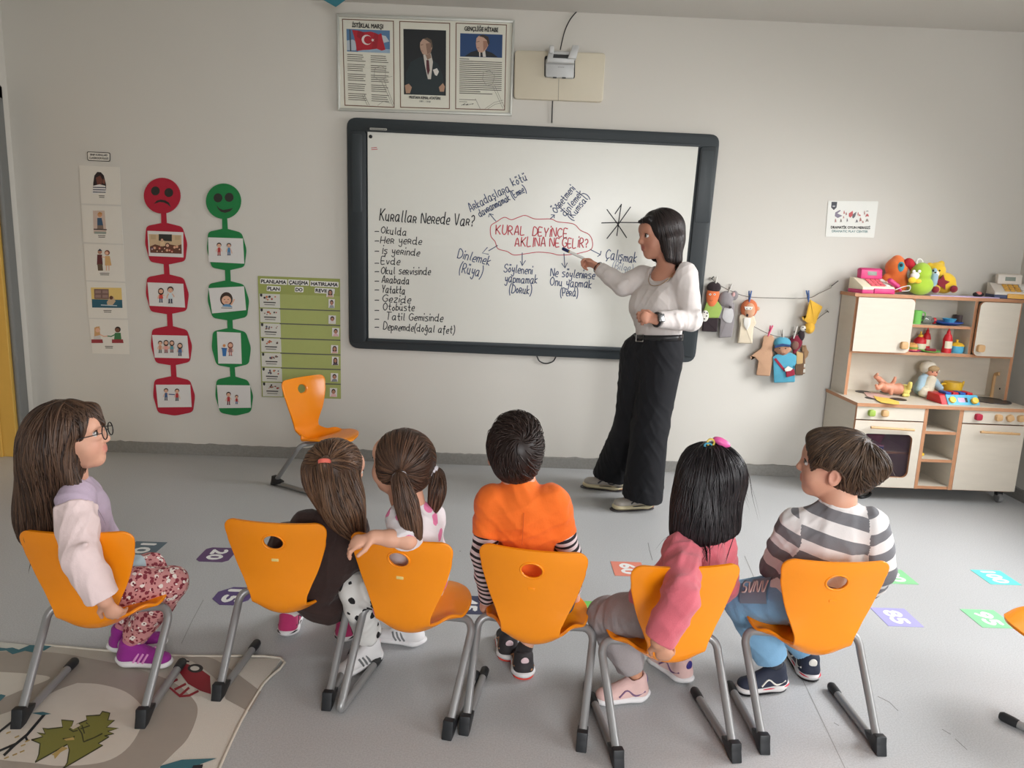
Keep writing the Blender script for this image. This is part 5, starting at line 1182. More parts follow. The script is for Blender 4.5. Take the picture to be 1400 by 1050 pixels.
# ------------------------------------------------------------------ hand puppets pegged on two strings
PD = .045          # metres in front of the wall
WP = lambda x, y, d=PD: PY(x, y, WALL-d)
M_str = mat('string_grey', (112, 106, 100), .8)
def cm(n, c): return mat('cloth_'+n, c, .92, bump=.35, bscale=240, var=.07, sheen=.15)
def string(pts, label, sh):
    t = thing('puppet_string', label, 'string', WP(*pts[0]))
    tube('cord', [WP(x, y, PD+sh) for x, y in pts], .0022, M_str, t, 6, 4); return t
def hook(x, y, dx, dy, parent):
    lathe('hook_base', [(0, 0), (.012, 0), (.012, .008), (0, .008)], PY(x, y, WALL-.001), mat('hook_white', (210, 208, 200), .5), parent, (0, -1, 0), 14)
    tube('hook_wire', [WP(x, y, .008), WP(x, y, PD-.01), WP(x+dx*.5, y+dy*.5, PD), WP(x+dx, y+dy, PD)], .003, mat('hook_metal', (88, 84, 80), .4, metal=.7), parent, 8, 4)
s1 = string([(973, 381), (984, 390), (1000, 398), (1022, 405.5), (1060, 407.5), (1104, 407.5), (1120, 401), (1137, 393)], 'upper puppet cord on the wall, ending above the yellow puppet', .0)
hook(973, 381, 3, -3, s1); hook(1137, 391, 9, -7, s1)
s2 = string([(1030, 446), (1050, 456), (1070, 461), (1090, 458), (1105, 448), (1120, 434), (1131, 426)], 'lower puppet cord on the wall behind the blue-capped puppet', .004)
hook(1131, 425, 2, 2, s2)
def peg(x0, y0, x1, y1, rgb, label):
    t = thing('clothes_peg', label, 'clothes peg', WP((x0+x1)/2, max(y0, y1), PD+.012))
    M = mat('peg_%d_%d_%d' % rgb, rgb, .5)
    for s in (-1, 1):
        a = WP(x0+s*1.6, y0, PD+.014+s*.004); b = WP(x1, y1, PD+.014+s*.004)
        tube('peg_arm', [a, .5*a+.5*b+np.array([0, -.001, 0]), b], [.0045, .005, .0035], M, t, 6)
    c = WP((x0+x1)/2+.2, y0+(y1-y0)*.45, PD+.014); tube('spring', [c-np.array([.007, 0, 0]), c+np.array([.007, 0, 0])], .0055, mat('spring_steel', (120, 118, 112), .35, metal=.8), t, 8)
def garment(name, parent, pts, th, m, d=PD, dd=0.0):
    """soft flat-stuffed cloth shape"""
    f = [WP(x, y, d+dd+th/2) for x, y in pts]; b = [WP(x, y, d+dd-th/2) for x, y in pts]
    o = prism(name, f, b, m, parent, min(.008, th*.45)); return o
def puppet(name, label, x, y): return thing(name, label, 'hand puppet', WP(x, y, PD))
def patch(parent, name, pts, rgb, dd): 
    P = Print(wall_map(PD+dd)); P.poly(pts, rgb); return P.done(name, parent)
# man with black cap
t = puppet('old_man_puppet', 'hand puppet with a black cap, orange face and green shirt beside the whiteboard', 972, 452)
garment('skirt', t, rrect([(961, 434), (982, 434), (980.5, 454), (959.5, 453)], 1.5), .03, cm('black', (46, 34, 38)), dd=0)
garment('shirt', t, rrect([(966, 412), (981, 411), (988, 421), (983, 435), (961, 435), (962, 424)], 2), .034, cm('lime', (150, 176, 88)), dd=.002)
blob('head', [Ell(WP(974.5, 403, PD+.003), (S(9), .026, S(11.5))), Ell(WP(973, 412, PD+.012), (S(6.5), .02, S(7.5)), k=.02)], .0035, cm('orange_felt', (226, 120, 72)), t)
blob('cap', [Ell(WP(976, 393, PD+.003), (S(9.6), .03, S(8)))], .0035, cm('black', (46, 34, 38)), t)
blob('palette', [Ell(WP(964, 432, PD+.024), (S(5), .006, S(8)))], .003, cm('white', (226, 222, 214)), t)
for a, b in ((963, 427), (966, 432), (963, 436), (967, 428)): patch(t, 'paint_dot', circ(a, b, 1.1, n=8), (50, 44, 46), .0305)
for a in (971, 977): patch(t, 'eye', circ(a, 402.5, 1.6, 1.2, n=10), (236, 232, 226), .0315); patch(t, 'pupil', circ(a, 402.5, .8, n=8), (40, 32, 30), .0318)
tube('mouth', [WP(970, 410, PD+.0345), WP(972, 411.5, PD+.0348), WP(974.5, 410.5, PD+.0345)], .0012, cm('dark_red', (120, 40, 36)), t, 6)
# wolf
t = puppet('grey_wolf_puppet', 'grey animal hand puppet with a pale belly panel', 993, 461); g = cm('grey', (142, 136, 138))
garment('body', t, rrect([(987, 414), (1004, 414), (1004, 440), (1000.5, 461), (983, 462), (985, 436), (977, 434), (980, 424)], 2), .03, g)
garment('belly_panel', t, rrect([(990, 420), (1002, 422), (1003, 432), (1000, 442), (992, 441), (987, 434)], 3), .004, cm('pale_grey', (196, 194, 194)), dd=.0185)
blob('head', [Ell(WP(992, 409, PD+.004), (S(10), .03, S(11))), Ell(WP(998, 418, PD+.016), (S(4), .02, S(4)), k=.02), Ell(WP(1004.5, 404, PD+.004), (S(4.5), .014, S(6.5)), k=.01)], .0035, g, t)
blob('ear_lining', [Ell(WP(1003, 402.5, PD+.017), (S(2.2), .005, S(3.2)))], .002, cm('rosy', (214, 170, 168)), t); blob('nose', [Ell(WP(998.5, 420, PD+.035), (S(2), .008, S(1.6)))], .002, cm('charcoal', (70, 64, 66)), t)
# red-haired puppet
t = puppet('bearded_puppet', 'cream hand puppet with orange hair and a white beard', 1018, 470); cr = cm('cream', (222, 208, 184))
garment('gown', t, rrect([(1012, 430), (1030, 430), (1034, 442), (1030, 448), (1028.5, 470), (1008, 469), (1011, 444), (1010.5, 434)], 1.5), .03, cr)
blob('hair', [Ell(WP(1024, 422, PD), (S(11.5), .03, S(13)))], .0035, cm('copper', (206, 112, 70)), t)
blob('face', [Ell(WP(1025, 424, PD+.016), (S(7.5), .02, S(10.5))), Ell(WP(1036, 422, PD+.004), (S(3), .006, S(3)), k=.01)], .003, cm('skin_felt', (208, 160, 128)), t)
garment('brow', t, rrect([(1017.5, 419), (1030, 419.5), (1027, 424), (1019, 423.5)], 1), .004, cm('white', (226, 222, 214)), dd=.0345)
garment('beard', t, rrect([(1017, 434), (1026, 434), (1026, 443), (1021, 452), (1016.5, 444)], 2), .01, cm('white', (226, 222, 214)), dd=.02)
for a in (1021, 1026): patch(t, 'eye', circ(a, 422, .8, n=8), (36, 30, 30), .0368)
blob('mouth', [Ell(WP(1021.7, 431, PD+.034), (S(1.6), .004, S(2.2)))], .0018, cm('black', (46, 34, 38)), t)
# tan empty-faced puppet
t = puppet('tan_puppet', 'plain tan hand puppet with one raised arm', 1045, 515); tn = cm('tan', (190, 150, 120))
garment('body', t, rrect([(1044, 458.5), (1056, 458), (1059, 463), (1055.5, 478), (1057, 492), (1052.5, 514.5), (1033.5, 513), (1037, 493), (1034, 489.5), (1027, 491.5), (1026, 487), (1034, 481), (1041, 476)], 2.5), .034, tn)
garment('side_arm', t, rrect([(1056, 480), (1058.5, 488), (1057.5, 497), (1053.5, 494)], 1.5), .03, cm('tan_shade', (170, 132, 104)), dd=-.006)
# postman
t = puppet('blue_cap_puppet', 'hand puppet in a blue cap and blue shirt with a red shoulder bag', 1072, 523); bl = cm('blue', (82, 160, 186))
garment('shirt', t, rrect([(1062, 484), (1080, 482), (1089, 486), (1088.5, 498), (1086, 500), (1087, 522.5), (1058, 523.5), (1057, 494), (1056, 488)], 2), .036, bl, dd=.008)
blob('head', [Ell(WP(1070, 477, PD+.012), (S(10), .03, S(9.5))), Ell(WP(1070, 481, PD+.038), (S(3), .008, S(2.4)), k=.008), Ell(WP(1060.5, 478, PD+.01), (S(2), .01, S(3)), k=.006), Ell(WP(1080, 478, PD+.01), (S(2), .01, S(3)), k=.006)], .0035, cm('brown_face', (176, 130, 104)), t)
blob('cap', [Ell(WP(1069.5, 468.5, PD+.012), (S(11.6), .034, S(8)))], .0035, bl, t); garment('peak', t, rrect([(1058.5, 473), (1070, 469.5), (1081, 471.5), (1080.5, 474.5), (1070, 473.5), (1059, 476)], 1), .01, cm('navy', (44, 72, 118)), dd=.044)
for a in (1066, 1074): patch(t, 'eye', circ(a, 476.5, 1, n=8), (40, 30, 28), .0425)
tube('mouth', [WP(1066.5, 483, PD+.043), WP(1070, 485, PD+.0435), WP(1073.5, 483, PD+.043)], .0012, cm('dark_red', (120, 40, 36)), t, 6)
garment('strap', t, [(1058, 491), (1061, 489.5), (1074.5, 506), (1072, 508.5)], .004, cm('crimson', (150, 34, 58)), dd=.0285)
b_ = garment('bag', t, rrect([(1074, 506), (1086, 504.5), (1086.8, 513), (1075, 516)], 1.5), .014, cm('crimson', (150, 34, 58)), dd=.032)
garment('letter', b_, [(1072.5, 504.5), (1077.5, 500.5), (1084, 504), (1081, 507), (1074, 508)], .003, cm('white', (226, 222, 214)), dd=.0405)
# red hood
t = puppet('red_hood_puppet', 'hand puppet in a dark red hood half hidden behind the blue-shirted one', 1094, 513)
garment('body', t, rrect([(1087, 482), (1099, 480), (1100, 496), (1098, 513), (1087, 513), (1087, 497)], 2), .03, cm('chestnut', (112, 84, 62)), dd=-.014)
blob('hood', [Ell(WP(1088, 468, PD-.008), (S(9), .026, S(11.5))), Cap(WP(1093, 470, PD+.004), WP(1086, 481, PD+.008), .014, .012, .01)], .0035, cm('maroon', (122, 24, 48)), t)
blob('face', [Ell(WP(1087, 472, PD+.01), (S(5.5), .016, S(6.5)))], .003, cm('dusky', (120, 84, 74)), t)
garment('tunic', t, rrect([(1089, 480), (1098, 483), (1097.5, 497), (1089, 498)], 1.5), .006, cm('ochre', (206, 172, 120)), dd=.004)
# pale puppet behind
t = puppet('striped_sleeve_puppet', 'brown and white hand puppet at the right of the red hood', 1100, 512)
garment('body', t, rrect([(1096, 472), (1102, 472), (1103.5, 478), (1106, 481), (1104.5, 487), (1101, 491), (1100.5, 511), (1096.5, 511)], 1), .02, cm('light_brown', (166, 132, 98)), dd=-.02)
blob('head', [Ell(WP(1095, 459, PD-.004), (S(5), .022, S(8)))], .003, cm('black', (46, 34, 38)), t)
for k in range(2): garment('cuff', t, rrect([(1096.5, 497.5+7*k), (1101, 497.5+7*k), (1100.8, 502.5+7*k), (1096.5, 502.5+7*k)], .8), .008, cm('white', (226, 222, 214)), dd=-.006)
# yellow one upside down
t = puppet('yellow_puppet', 'yellow hand puppet hanging upside down at the right end of the upper cord', 1108, 456); yw = cm('yellow', (232, 180, 62))
garment('body', t, rrect([(1107, 409), (1125, 419.5), (1120, 430), (1114.5, 444), (1104, 442), (1098, 437), (1097, 434), (1102, 431)], 2), .04, yw, dd=.002)
blob('head', [Ell(WP(1107, 448, PD+.004), (S(7), .026, S(8.5))), Ell(WP(1107.5, 452, PD+.026), (S(2.4), .01, S(3)), k=.01)], .0035, yw, t)
blob('ear', [Ell(WP(1098.5, 449, PD+.004), (S(4.5), .014, S(4)))], .003, cm('white', (226, 222, 214)), t)
for a, b in ((1101, 450.5), (1098, 447.5)): patch(t, 'spot', circ(a, b, 1, n=8), (36, 30, 30), .0215)
peg(978.5, 378, 977, 394, (214, 210, 202), 'white clothes peg on the black-capped puppet'); peg(999, 388, 996, 401, (206, 202, 196), 'white clothes peg on the grey animal puppet')
peg(1025.8, 397.5, 1024, 414, (72, 104, 160), 'blue clothes peg on the bearded puppet'); peg(1104, 397, 1105.5, 413, (72, 104, 160), 'blue clothes peg on the yellow puppet')
peg(1055, 445, 1050, 460, (226, 92, 132), 'pink clothes peg on the tan puppet'); peg(1069, 451, 1070.5, 466, (208, 204, 196), 'white clothes peg on the blue-capped puppet')
peg(1088, 446, 1085, 463, (208, 204, 196), 'white clothes peg on the red-hooded puppet')
# ------------------------------------------------------------------ rug, number stickers
def rug():
    t = thing('play_rug', 'beige play rug with a winding road, a tree and a red car', 'rug', PZ(150, 990))
    out = [(-60, 876), (60, 882), (150, 890), (250, 897), (384, 900), (360, 935), (330, 985), (300, 1050), (280, 1100), (-120, 1100)]
    M_r = mat('rug_beige', (214, 207, 196), .95, bump=.6, bscale=500, var=.06, vscale=300)
    tp = [PZ(x, y, .006) for x, y in out]; bt = [PZ(x, y, .006)*np.array([1, 1, 0]) for x, y in out]
    prism('pile', tp, bt, M_r, t, .002)
    tube('hem', [PZ(x, y, .0055) for x, y in out[1:9]], .0045, mat('rug_hem', (216, 208, 194), .9, bump=.5, bscale=300), t, 8, 4)
    P = Print(floor_map(.0064), .0001); c = lambda L: [(x/3.5, 860+y/3.5) for x, y in L]
    sm = lambda L, n=5: [tuple(q) for q in catmull([np.array(p) for p in L], n)]
    grey = (166, 157, 147); bei = (214, 207, 196)
    P.poly(c([(-60, 108)]+sm([(0, 108), (250, 112), (480, 150), (640, 185), (820, 250), (920, 330), (945, 400), (900, 520), (820, 605), (740, 690), (700, 800)])+[(-60, 800)]), grey)
    P.poly(c(sm([(370, 258), (480, 265), (600, 300), (680, 370), (690, 430), (620, 560), (500, 635), (300, 655), (150, 640), (0, 625), (-60, 600), (-60, 430), (0, 410), (50, 393), (130, 360), (210, 325), (280, 290), (370, 258)])), bei)
    P.poly(c(sm([(-60, 205), (0, 205), (150, 215), (240, 235), (120, 285), (0, 335), (-60, 350)])), bei)
    P.poly(c(sm([(870, 128), (1000, 135), (1100, 190), (1250, 300)])+[(1192, 396)]+sm([(1080, 335), (1050, 260), (960, 180), (870, 128)])), grey)
    P.poly(c([(-40, 66), (0, 68), (90, 74), (250, 80), (210, 104), (185, 94), (160, 112), (120, 104), (60, 121), (30, 102), (-40, 108)]), (58, 112, 124))
    P.poly(c([(-40, 62), (0, 62), (100, 72), (140, 78), (90, 98), (60, 88), (30, 92), (-40, 84)]), (204, 204, 196))
    P.poly(c([(850, 195), (890, 165), (950, 185), (1005, 225), (1010, 312), (960, 296), (900, 262)]), (142, 26, 42))
    for q in ([(850, 240), (800, 270), (862, 322), (905, 318), (950, 296)], [(835, 290), (890, 262)], [(862, 318), (905, 280)]): P.line(c(q), 3.2, (142, 26, 42))
    P.poly(c(circ(935, 188, 37, 21)), (34, 32, 34)); P.poly(c(circ(932, 188, 22, 11)), (214, 210, 200)); P.line(c([(1040, 240), (1066, 241)]), 2.6, (34, 32, 34)); P.line(c([(880, 150), (905, 156)]), 2, (34, 32, 34))
    tree = [(150, 530), (192, 548), (186, 600), (168, 638), (322, 552), (332, 578), (322, 640), (300, 668), (400, 610), (492, 556), (470, 548), (522, 515), (500, 512), (545, 500), (515, 490), (567, 475), (510, 470), (548, 436), (516, 436), (526, 402), (490, 394), (478, 412), (412, 416), (416, 436), (370, 455), (338, 478), (352, 440), (294, 435), (300, 470), (230, 478), (205, 474), (216, 502), (178, 496), (205, 515), (160, 528)]
    P.poly(c(tree), (122, 122, 58)); P.line(c(tree+[tree[0]]), 1.7, (52, 56, 34))
    for q in ([(300, 525), (350, 522), (356, 512)], [(372, 470), (392, 500), (400, 540), (420, 530)], [(385, 478), (430, 462), (412, 448)], [(330, 478), (350, 490), (372, 485)], [(400, 540), (450, 520), (490, 500)], [(392, 460), (404, 500)]): P.line(c(q), 1.8, (52, 56, 34))
    P.poly(c([(246, 602), (300, 562), (326, 570), (290, 590), (262, 622), (258, 604)]), (186, 160, 96)); P.poly(c([(306, 526), (352, 518), (356, 530), (316, 534)]), (186, 160, 96))
    P.poly(c([(335, 470), (375, 452), (385, 462), (350, 480)]), (206, 196, 180))
    P.line(c([(215, 405), (130, 505), (70, 555), (18, 605)]), 3.6, (32, 36, 40)); P.line(c([(118, 508), (132, 536)]), 3.2, (32, 36, 40)); P.line(c([(-20, 590), (78, 548)]), 3, (32, 36, 40)); P.line(c([(-20, 505), (62, 440)]), 3, (32, 36, 40))
    P.poly(c([(150, 402), (205, 396), (246, 406), (200, 412)]), (58, 112, 124))
    for x, y in ((30, 500), (60, 605), (95, 590), (120, 540), (70, 520), (20, 620), (100, 560)): P.line(c([(x, y), (x+22, y-9)]), 1.6, (186, 160, 96))
    P.poly(c([(760, 690), (768, 655), (870, 625), (1038, 618), (960, 646), (890, 690)]), (58, 112, 124)); P.poly(c([(925, 652), (972, 648), (960, 690), (905, 690)]), (30, 36, 44)); P.poly(c([(-20, 320), (5, 312), (28, 318), (0, 345), (-20, 350)]), (58, 112, 124))
    o = P.done('woven_picture', t)
    for m in o.data.materials:
        pass
rug()
M_stw = mat('sticker_white', (236, 236, 234), .45, var=.01)
def fmap(x, y, z): return np.array([x, -y, .0016+z])
def sticker(num, px, py, rgb, label, cut=0, wx=.142, wy=.15):
    c = PZ(px, py); X, Y = c[0], c[1]; t = thing('number_sticker', label, 'floor sticker', (X, Y, 0))
    h, v = wx/2, wy/2; k = cut
    o = [(X-h+k, Y-v), (X+h-k, Y-v), (X+h, Y-v+k), (X+h, Y+v-k), (X+h-k, Y+v), (X-h+k, Y+v), (X-h, Y+v-k), (X-h, Y-v+k)] if k else [(X-h, Y-v), (X+h, Y-v), (X+h, Y+v), (X-h, Y+v)]
    prism('vinyl', [np.array([a, b, .0015]) for a, b in o], [np.array([a, b, .0003]) for a, b in o], mat('sticker_%d_%d_%d' % rgb, rgb, .45, var=.02), t)
    w = .052 if len(num) == 2 else .058
    text_on('lettering', num, fmap, (X-.032, -(Y+w)), (X-.032, -(Y-w)), .066, M_stw, t, bold=.0045)
sticker('10', 197, 750, (86, 106, 118), 'slate blue number 10 sticker on the floor behind the seated girl with glasses')
sticker('20', 297, 758.5, (92, 62, 108), 'purple number 20 sticker on the floor', .02)
sticker('15', 319, 815, (86, 66, 120), 'violet number 15 sticker on the floor, crossed by a chair leg', .045)
sticker('45', 641, 827, (58, 62, 90), 'navy number 45 sticker on the floor between two chairs')
sticker('60', 859, 778, (226, 138, 118), 'coral number 60 sticker on the floor')
sticker('55', 822, 835, (126, 204, 96), 'bright green sticker on the floor, nearly hidden by a grey trouser knee')
sticker('90', 1223, 788.5, (138, 204, 148), 'green number 90 sticker on the floor partly behind an orange chair')
sticker('85', 1225.5, 844, (168, 164, 220), 'lavender number 85 sticker on the floor')
sticker('95', 1351, 846, (138, 210, 156), 'green number 95 sticker on the floor beside the chair cut off by the frame')
sticker('100', 1361, 789.5, (104, 220, 210), 'turquoise number 100 sticker on the floor')
# ------------------------------------------------------------------ orange shell chairs on silver skid frames
M_or = mat('orange_plastic', (249, 146, 16), .24, var=.02, spec=.5, bump=.02, bscale=600)
M_tube = mat('silver_tube', (150, 150, 150), .36, metal=.35, var=.03)
M_foot = mat('black_rubber', (30, 32, 35), .5)
def shell_mesh():
    R, yc = .162, .245; prof = []
    for y, z in ((.4065, .276), (.405, .280), (.40, .2845), (.39, .288), (.375, .2905), (.355, .291), (.33, .2895), (.30, .2865), (.27, .283), (.24, .2785), (.215, .272), (.195, .2655), (.178, .2595), (.162, .254), (.147, .250), (.133, .2485)):
        prof.append((y, z, math.sqrt(max(R*R-(min(y, .4068)-yc)**2, 2e-5))))
    for y, z, w in ((.119, .250, .1035), (.107, .254, .098), (.096, .2605, .0935), (.087, .2695, .0895), (.0805, .280, .087), (.0755, .293, .0865), (.0725, .308, .0875), (.070, .327, .090), (.068, .349, .0985), (.066, .373, .1075), (.0635, .395, .117), (.0605, .417, .1255), (.0575, .439, .133), (.054, .461, .1395), (.050, .482, .1455), (.0455, .502, .151), (.041, .520, .1525), (.037, .536, .156)):
        prof.append((y, z, w))
    r = .032
    for a in (12, 26, 40, 54, 68, 80, 90):
        a = math.radians(a); z = .546+r*math.sin(a); prof.append((.0345-.004*math.sin(a), z, .157-r*(1-math.cos(a))))
    P = np.array(prof); P2 = np.array(catmull(P, 2)); n = len(P2); m = 44; V = []; F = []
    s_ = np.concatenate([[0], np.cumsum(np.linalg.norm(np.diff(P2[:, :2], axis=0), axis=1))])
    uu = np.linspace(-1, 1, m+1); uu = np.sign(uu)*np.abs(uu)**.9
    for i in range(n):
        y, z, w = P2[i]; t = np.clip((z-.29)/.1, 0, 1) if y < .11 else 0.0
        for u in uu:
            x = u*w; q = x*x
            bd = math.exp(-((z-.255)/.034)**2)*(1 if y < .12 else math.exp(-((y-.12)/.05)**2))
            V.append([x, y+t*1.1*q+bd*1.9*q, z+(1-t)*.32*q*(1 if y < .36 else .6)+bd*3.2*q])
    V = np.array(V)
    hs = np.interp(.532, P2[P2[:, 1] < .12][:, 0][::-1] if False else np.arange(2), [0, 0]) if False else None
    # oval hand hole in the back
    zc, hx, hz = .514, .0305, .0235; keep = []
    for i in range(n-1):
        for k in range(m):
            q = (i*(m+1)+k, i*(m+1)+k+1, (i+1)*(m+1)+k+1, (i+1)*(m+1)+k); c = V[list(q)].mean(0)
            if c[1] < .12 and c[2] > .4 and (c[0]/hx)**2+((c[2]-zc)/hz)**2 < 1: continue
            keep.append(q)
    from collections import Counter
    cnt = Counter(tuple(sorted((q[j], q[(j+1) % 4]))) for q in keep for j in range(4))
    for e, k in cnt.items():
        if k == 1:
            for v in e:
                p = V[v]; d = math.sqrt((p[0]/hx)**2+((p[2]-zc)/hz)**2)
                if p[1] < .12 and p[2] > .45 and d < 1.7 and p[2] < .57 and abs(p[0]) < .06:
                    V[v][0] = p[0]/d; V[v][2] = zc+(p[2]-zc)/d
    return V, keep
def make_chair():
    t = thing('school_chair', 'x', 'chair')
    V, F = shell_mesh(); o = np_obj('seat_shell', V, F, M_or, t, True, True)
    md = o.modifiers.new('thickness', 'SOLIDIFY'); md.thickness = .0095; md.offset = 0
    sb = o.modifiers.new('rounding', 'SUBSURF'); sb.levels = 1; sb.render_levels = 1
    # rim of the hand hole and the maker's stud on the rear
    rim = [(.0325*math.cos(a), .0405+1.1*(.0325*math.cos(a))**2-.0065+.0, .514+.0255*math.sin(a)) for a in np.linspace(0, 2*math.pi, 33)]
    yb = lambda z: np.interp(z, [.395, .439, .482, .52, .536], [.063, .0575, .05, .041, .037])
    rim = [(x, yb(z)+1.1*x*x-.0045, z) for x, y, z in rim]
    tube('hole_rim', rim, .0032, M_or, t, 8, local=True)
    bm = bmesh.new(); add_box(bm, (-.011, yb(.452)-.0068, .4475), (.011, yb(.452)-.002, .4575), .002)
    auto_smooth(bm_obj('stud', bm, mat('stud_cream', (232, 206, 128), .4), t, local=True))
    for s in (-1, 1):
        P = [(0, .222, .254), (s*.07, .222, .254), (s*.125, .222, .258), (s*.155, .219, .260), (s*.172, .211, .252), (s*.180, .199, .237), (s*.180, .182, .215), (s*.176, .10, .122), (s*.173, .045, .058), (s*.172, .022, .034), (s*.172, .016, .022), (s*.172, .024, .0155), (s*.172, .045, .0145), (s*.172, .12, .0145), (s*.172, .30, .0145)]
        tube('skid_leg', P, .0124, M_tube, t, 12, 3, local=True)
        bm = bmesh.new()
        pr = [(-.014, 0), (.014, 0), (.062, .020), (.070, .031), (.050, .036), (.030, .040), (.022, .052), (.0, .054), (-.004, .03)]
        a = [bm.verts.new((s*.172-.0155, y, z)) for y, z in pr]; b = [bm.verts.new((s*.172+.0155, y, z)) for y, z in pr]; n = len(pr)
        bm.faces.new(a); bm.faces.new(b[::-1])
        for i in range(n): bm.faces.new((a[i], b[i], b[(i+1) % n], a[(i+1) % n]))
        bmesh.ops.recalc_face_normals(bm, faces=bm.faces); bmesh.ops.bevel(bm, geom=list(bm.edges), offset=.003, segments=2, profile=.5, affect='EDGES')
        auto_smooth(bm_obj('rear_glide', bm, M_foot, t, local=True))
        tube('front_cap', [(s*.172, .268, .0150), (s*.172, .282, .0152), (s*.172, .312, .0152), (s*.172, .320, .0145), (s*.172, .323, .0145)], [.0135, .0148, .0148, .011, .002], M_foot, t, 12, local=True)
    return t
def copy_thing(root):
    r = root.copy(); COL.objects.link(r)
    for ch in root.children:
        c = ch.copy(); COL.objects.link(c); c.parent = r
        for g in ch.children:
            d = g.copy(); COL.objects.link(d); d.parent = c
    return r
CH = [((-1.177, 1.915), 3, .005, 'orange school chair on the rug under the girl with glasses'),
      ((-.669, 2.052), -3.5, 0, 'orange school chair under the girl in the dark dress'),
      ((-.287, 1.962), -13, 0, 'orange school chair with a hand resting on the corner of its back'),
      ((.098, 1.918), -9.5, 0, 'orange school chair under the boy in the orange shirt'),
      ((.534, 1.842), 7.4, 0, 'orange school chair under the girl in the pink sweatshirt'),
      ((.972, 1.908), 1.5, 0, 'orange school chair under the boy in the grey striped shirt'),
      ((-1.20, 4.25), -122, 0, 'empty orange school chair by the wall below the planning chart'),
      ((1.938, 1.925), 33.7, 0, 'orange school chair cut off by the picture edge, only a seat corner showing')]
chair0 = make_chair(); CHAIRS = []
for k, ((x, y), rz, z, lab) in enumerate(CH):
    c = chair0 if k == 0 else copy_thing(chair0)
    c.location = (x, y, z); c.rotation_euler = (0, 0, math.radians(rz)); c['label'] = lab; c.scale = (1.05, 1.05, 1.06) if k == 6 else (1, 1, 1); c['group'] = 'orange school chairs'; CHAIRS.append(c)
for o in list(CHAIRS[2].children):
    if o.name.startswith('rear_glide'):
        bb = o.data.vertices[0].co.x
        if bb < 0: bpy.data.objects.remove(o)
for k in (0, 3, 4, 5, 6, 7):
    for o in CHAIRS[k].children:
        if o.name.startswith('stud'): o.data = o.data.copy(); o.data.materials[0] = M_or
def CW(k, p):
    """point of chair k's own frame (x right, y forward, z up) in the room"""
    (x, y), rz, z, _ = CH[k]; a = math.radians(rz)
    return np.array([x+p[0]*math.cos(a)-p[1]*math.sin(a), y+p[0]*math.sin(a)+p[1]*math.cos(a), z+p[2]])
# ------------------------------------------------------------------ people: builders
Q = PY
def hair_mat(name, dark, light, rough=.42):
    m = mat(name, dark, rough, var=.1, vscale=40, spec=.35); nt = m.node_tree; N = nt.nodes; L = nt.links
    at_ = N.new('ShaderNodeAttribute'); at_.attribute_name = 'shade'
    mx = N.new('ShaderNodeMix'); mx.data_type = 'RGBA'; mx.inputs[6].default_value = lin(dark)+(1,); mx.inputs[7].default_value = lin(light)+(1,)
    L.new(at_.outputs['Fac'], mx.inputs[0]); L.new(mx.outputs[2], N['Principled BSDF'].inputs['Base Color']); return m
def skin_mat(name, rgb, lip):
    m = mat(name, rgb, .5, var=.03, vscale=60, spec=.35); nt = m.node_tree; N = nt.nodes; L = nt.links
    b = N['Principled BSDF']; prev = b.inputs['Base Color'].links[0].from_socket
    at_ = N.new('ShaderNodeAttribute'); at_.attribute_name = 'flush'
    mx = N.new('ShaderNodeMix'); mx.data_type = 'RGBA'; L.new(prev, mx.inputs[6]); mx.inputs[7].default_value = lin(lip)+(1,)
    L.new(at_.outputs['Fac'], mx.inputs[0]); L.new(mx.outputs[2], b.inputs['Base Color']); return m
def cloth(n, c, **k): return mat('wear_'+n, c, .88, bump=.25, bscale=180, var=.05, vscale=50, sheen=.1, **k)
class Frame:
    """head axes: r right, f forward, u up"""
    def __init__(s, c, f, u=(0, 0, 1), k=1.0):
        s.c = np.asarray(c, float); s.f = nrm(f); s.r = nrm(np.cross(s.f, u)); s.u = np.cross(s.r, s.f); s.k = k; s.ax = [s.r, s.f, s.u]
    def P(s, a, b, d): return s.c+s.k*(a*s.r+b*s.f+d*s.u)
def head_prims(H, neck, nr=.036):
    k = H.k; A = H.ax; e = lambda p, r, kk=.02, op='u': Ell(H.P(*p), np.array(r)*k, A, kk*k, op); c = lambda a, b, ra, rb, kk=.01: Cap(H.P(*a), H.P(*b), ra*k, rb*k, kk*k)
    L = [e((0, -.008, .022), (.069, .085, .073)), e((0, .022, -.028), (.056, .061, .066), .03), c((0, .042, -.072), (0, .054, -.079), .026, .019, .03),
         e((0, .066, .03), (.045, .022, .03), .03)]
    for s in (-1, 1):
        L += [e((s*.03, .048, -.036), (.026, .025, .027), .02), e((s*.0285, .0815, .004), (.0155, .012, .0095), .01, 's'), c((s*.014, .078, .018), (s*.04, .066, .018), .006, .005, .012),
              Ell(H.P(s*.0705, -.006, -.012), np.array((.0095, .0175, .028))*k, [nrm(H.r+.25*s*H.f*-1), nrm(H.f+.1*H.u), H.u], .006*k), e((s*.080, -.002, -.010), (.007, .009, .016), .004, 's'),
              c((s*.0085, .082, -.024), (s*.006, .086, -.025), .0055, .0055, .006)]
    L += [c((0, .080, .006), (0, .092, -.022), .006, .0098, .012), c((-.014, .0775, -.0475), (.014, .0775, -.0475), .0055, .0055, .006), c((-.006, .081, -.046), (.006, .081, -.046), .0055, .0055, .004), c((-.010, .078, -.0565), (.010, .078, -.0565), .0062, .0062, .006)]
    L += chain([H.P(0, -.02, -.03), .5*H.P(0, -.02, -.05)+.5*np.asarray(neck), np.asarray(neck)], [nr*1.05, nr, nr*1.12], .02, 3)
    return L
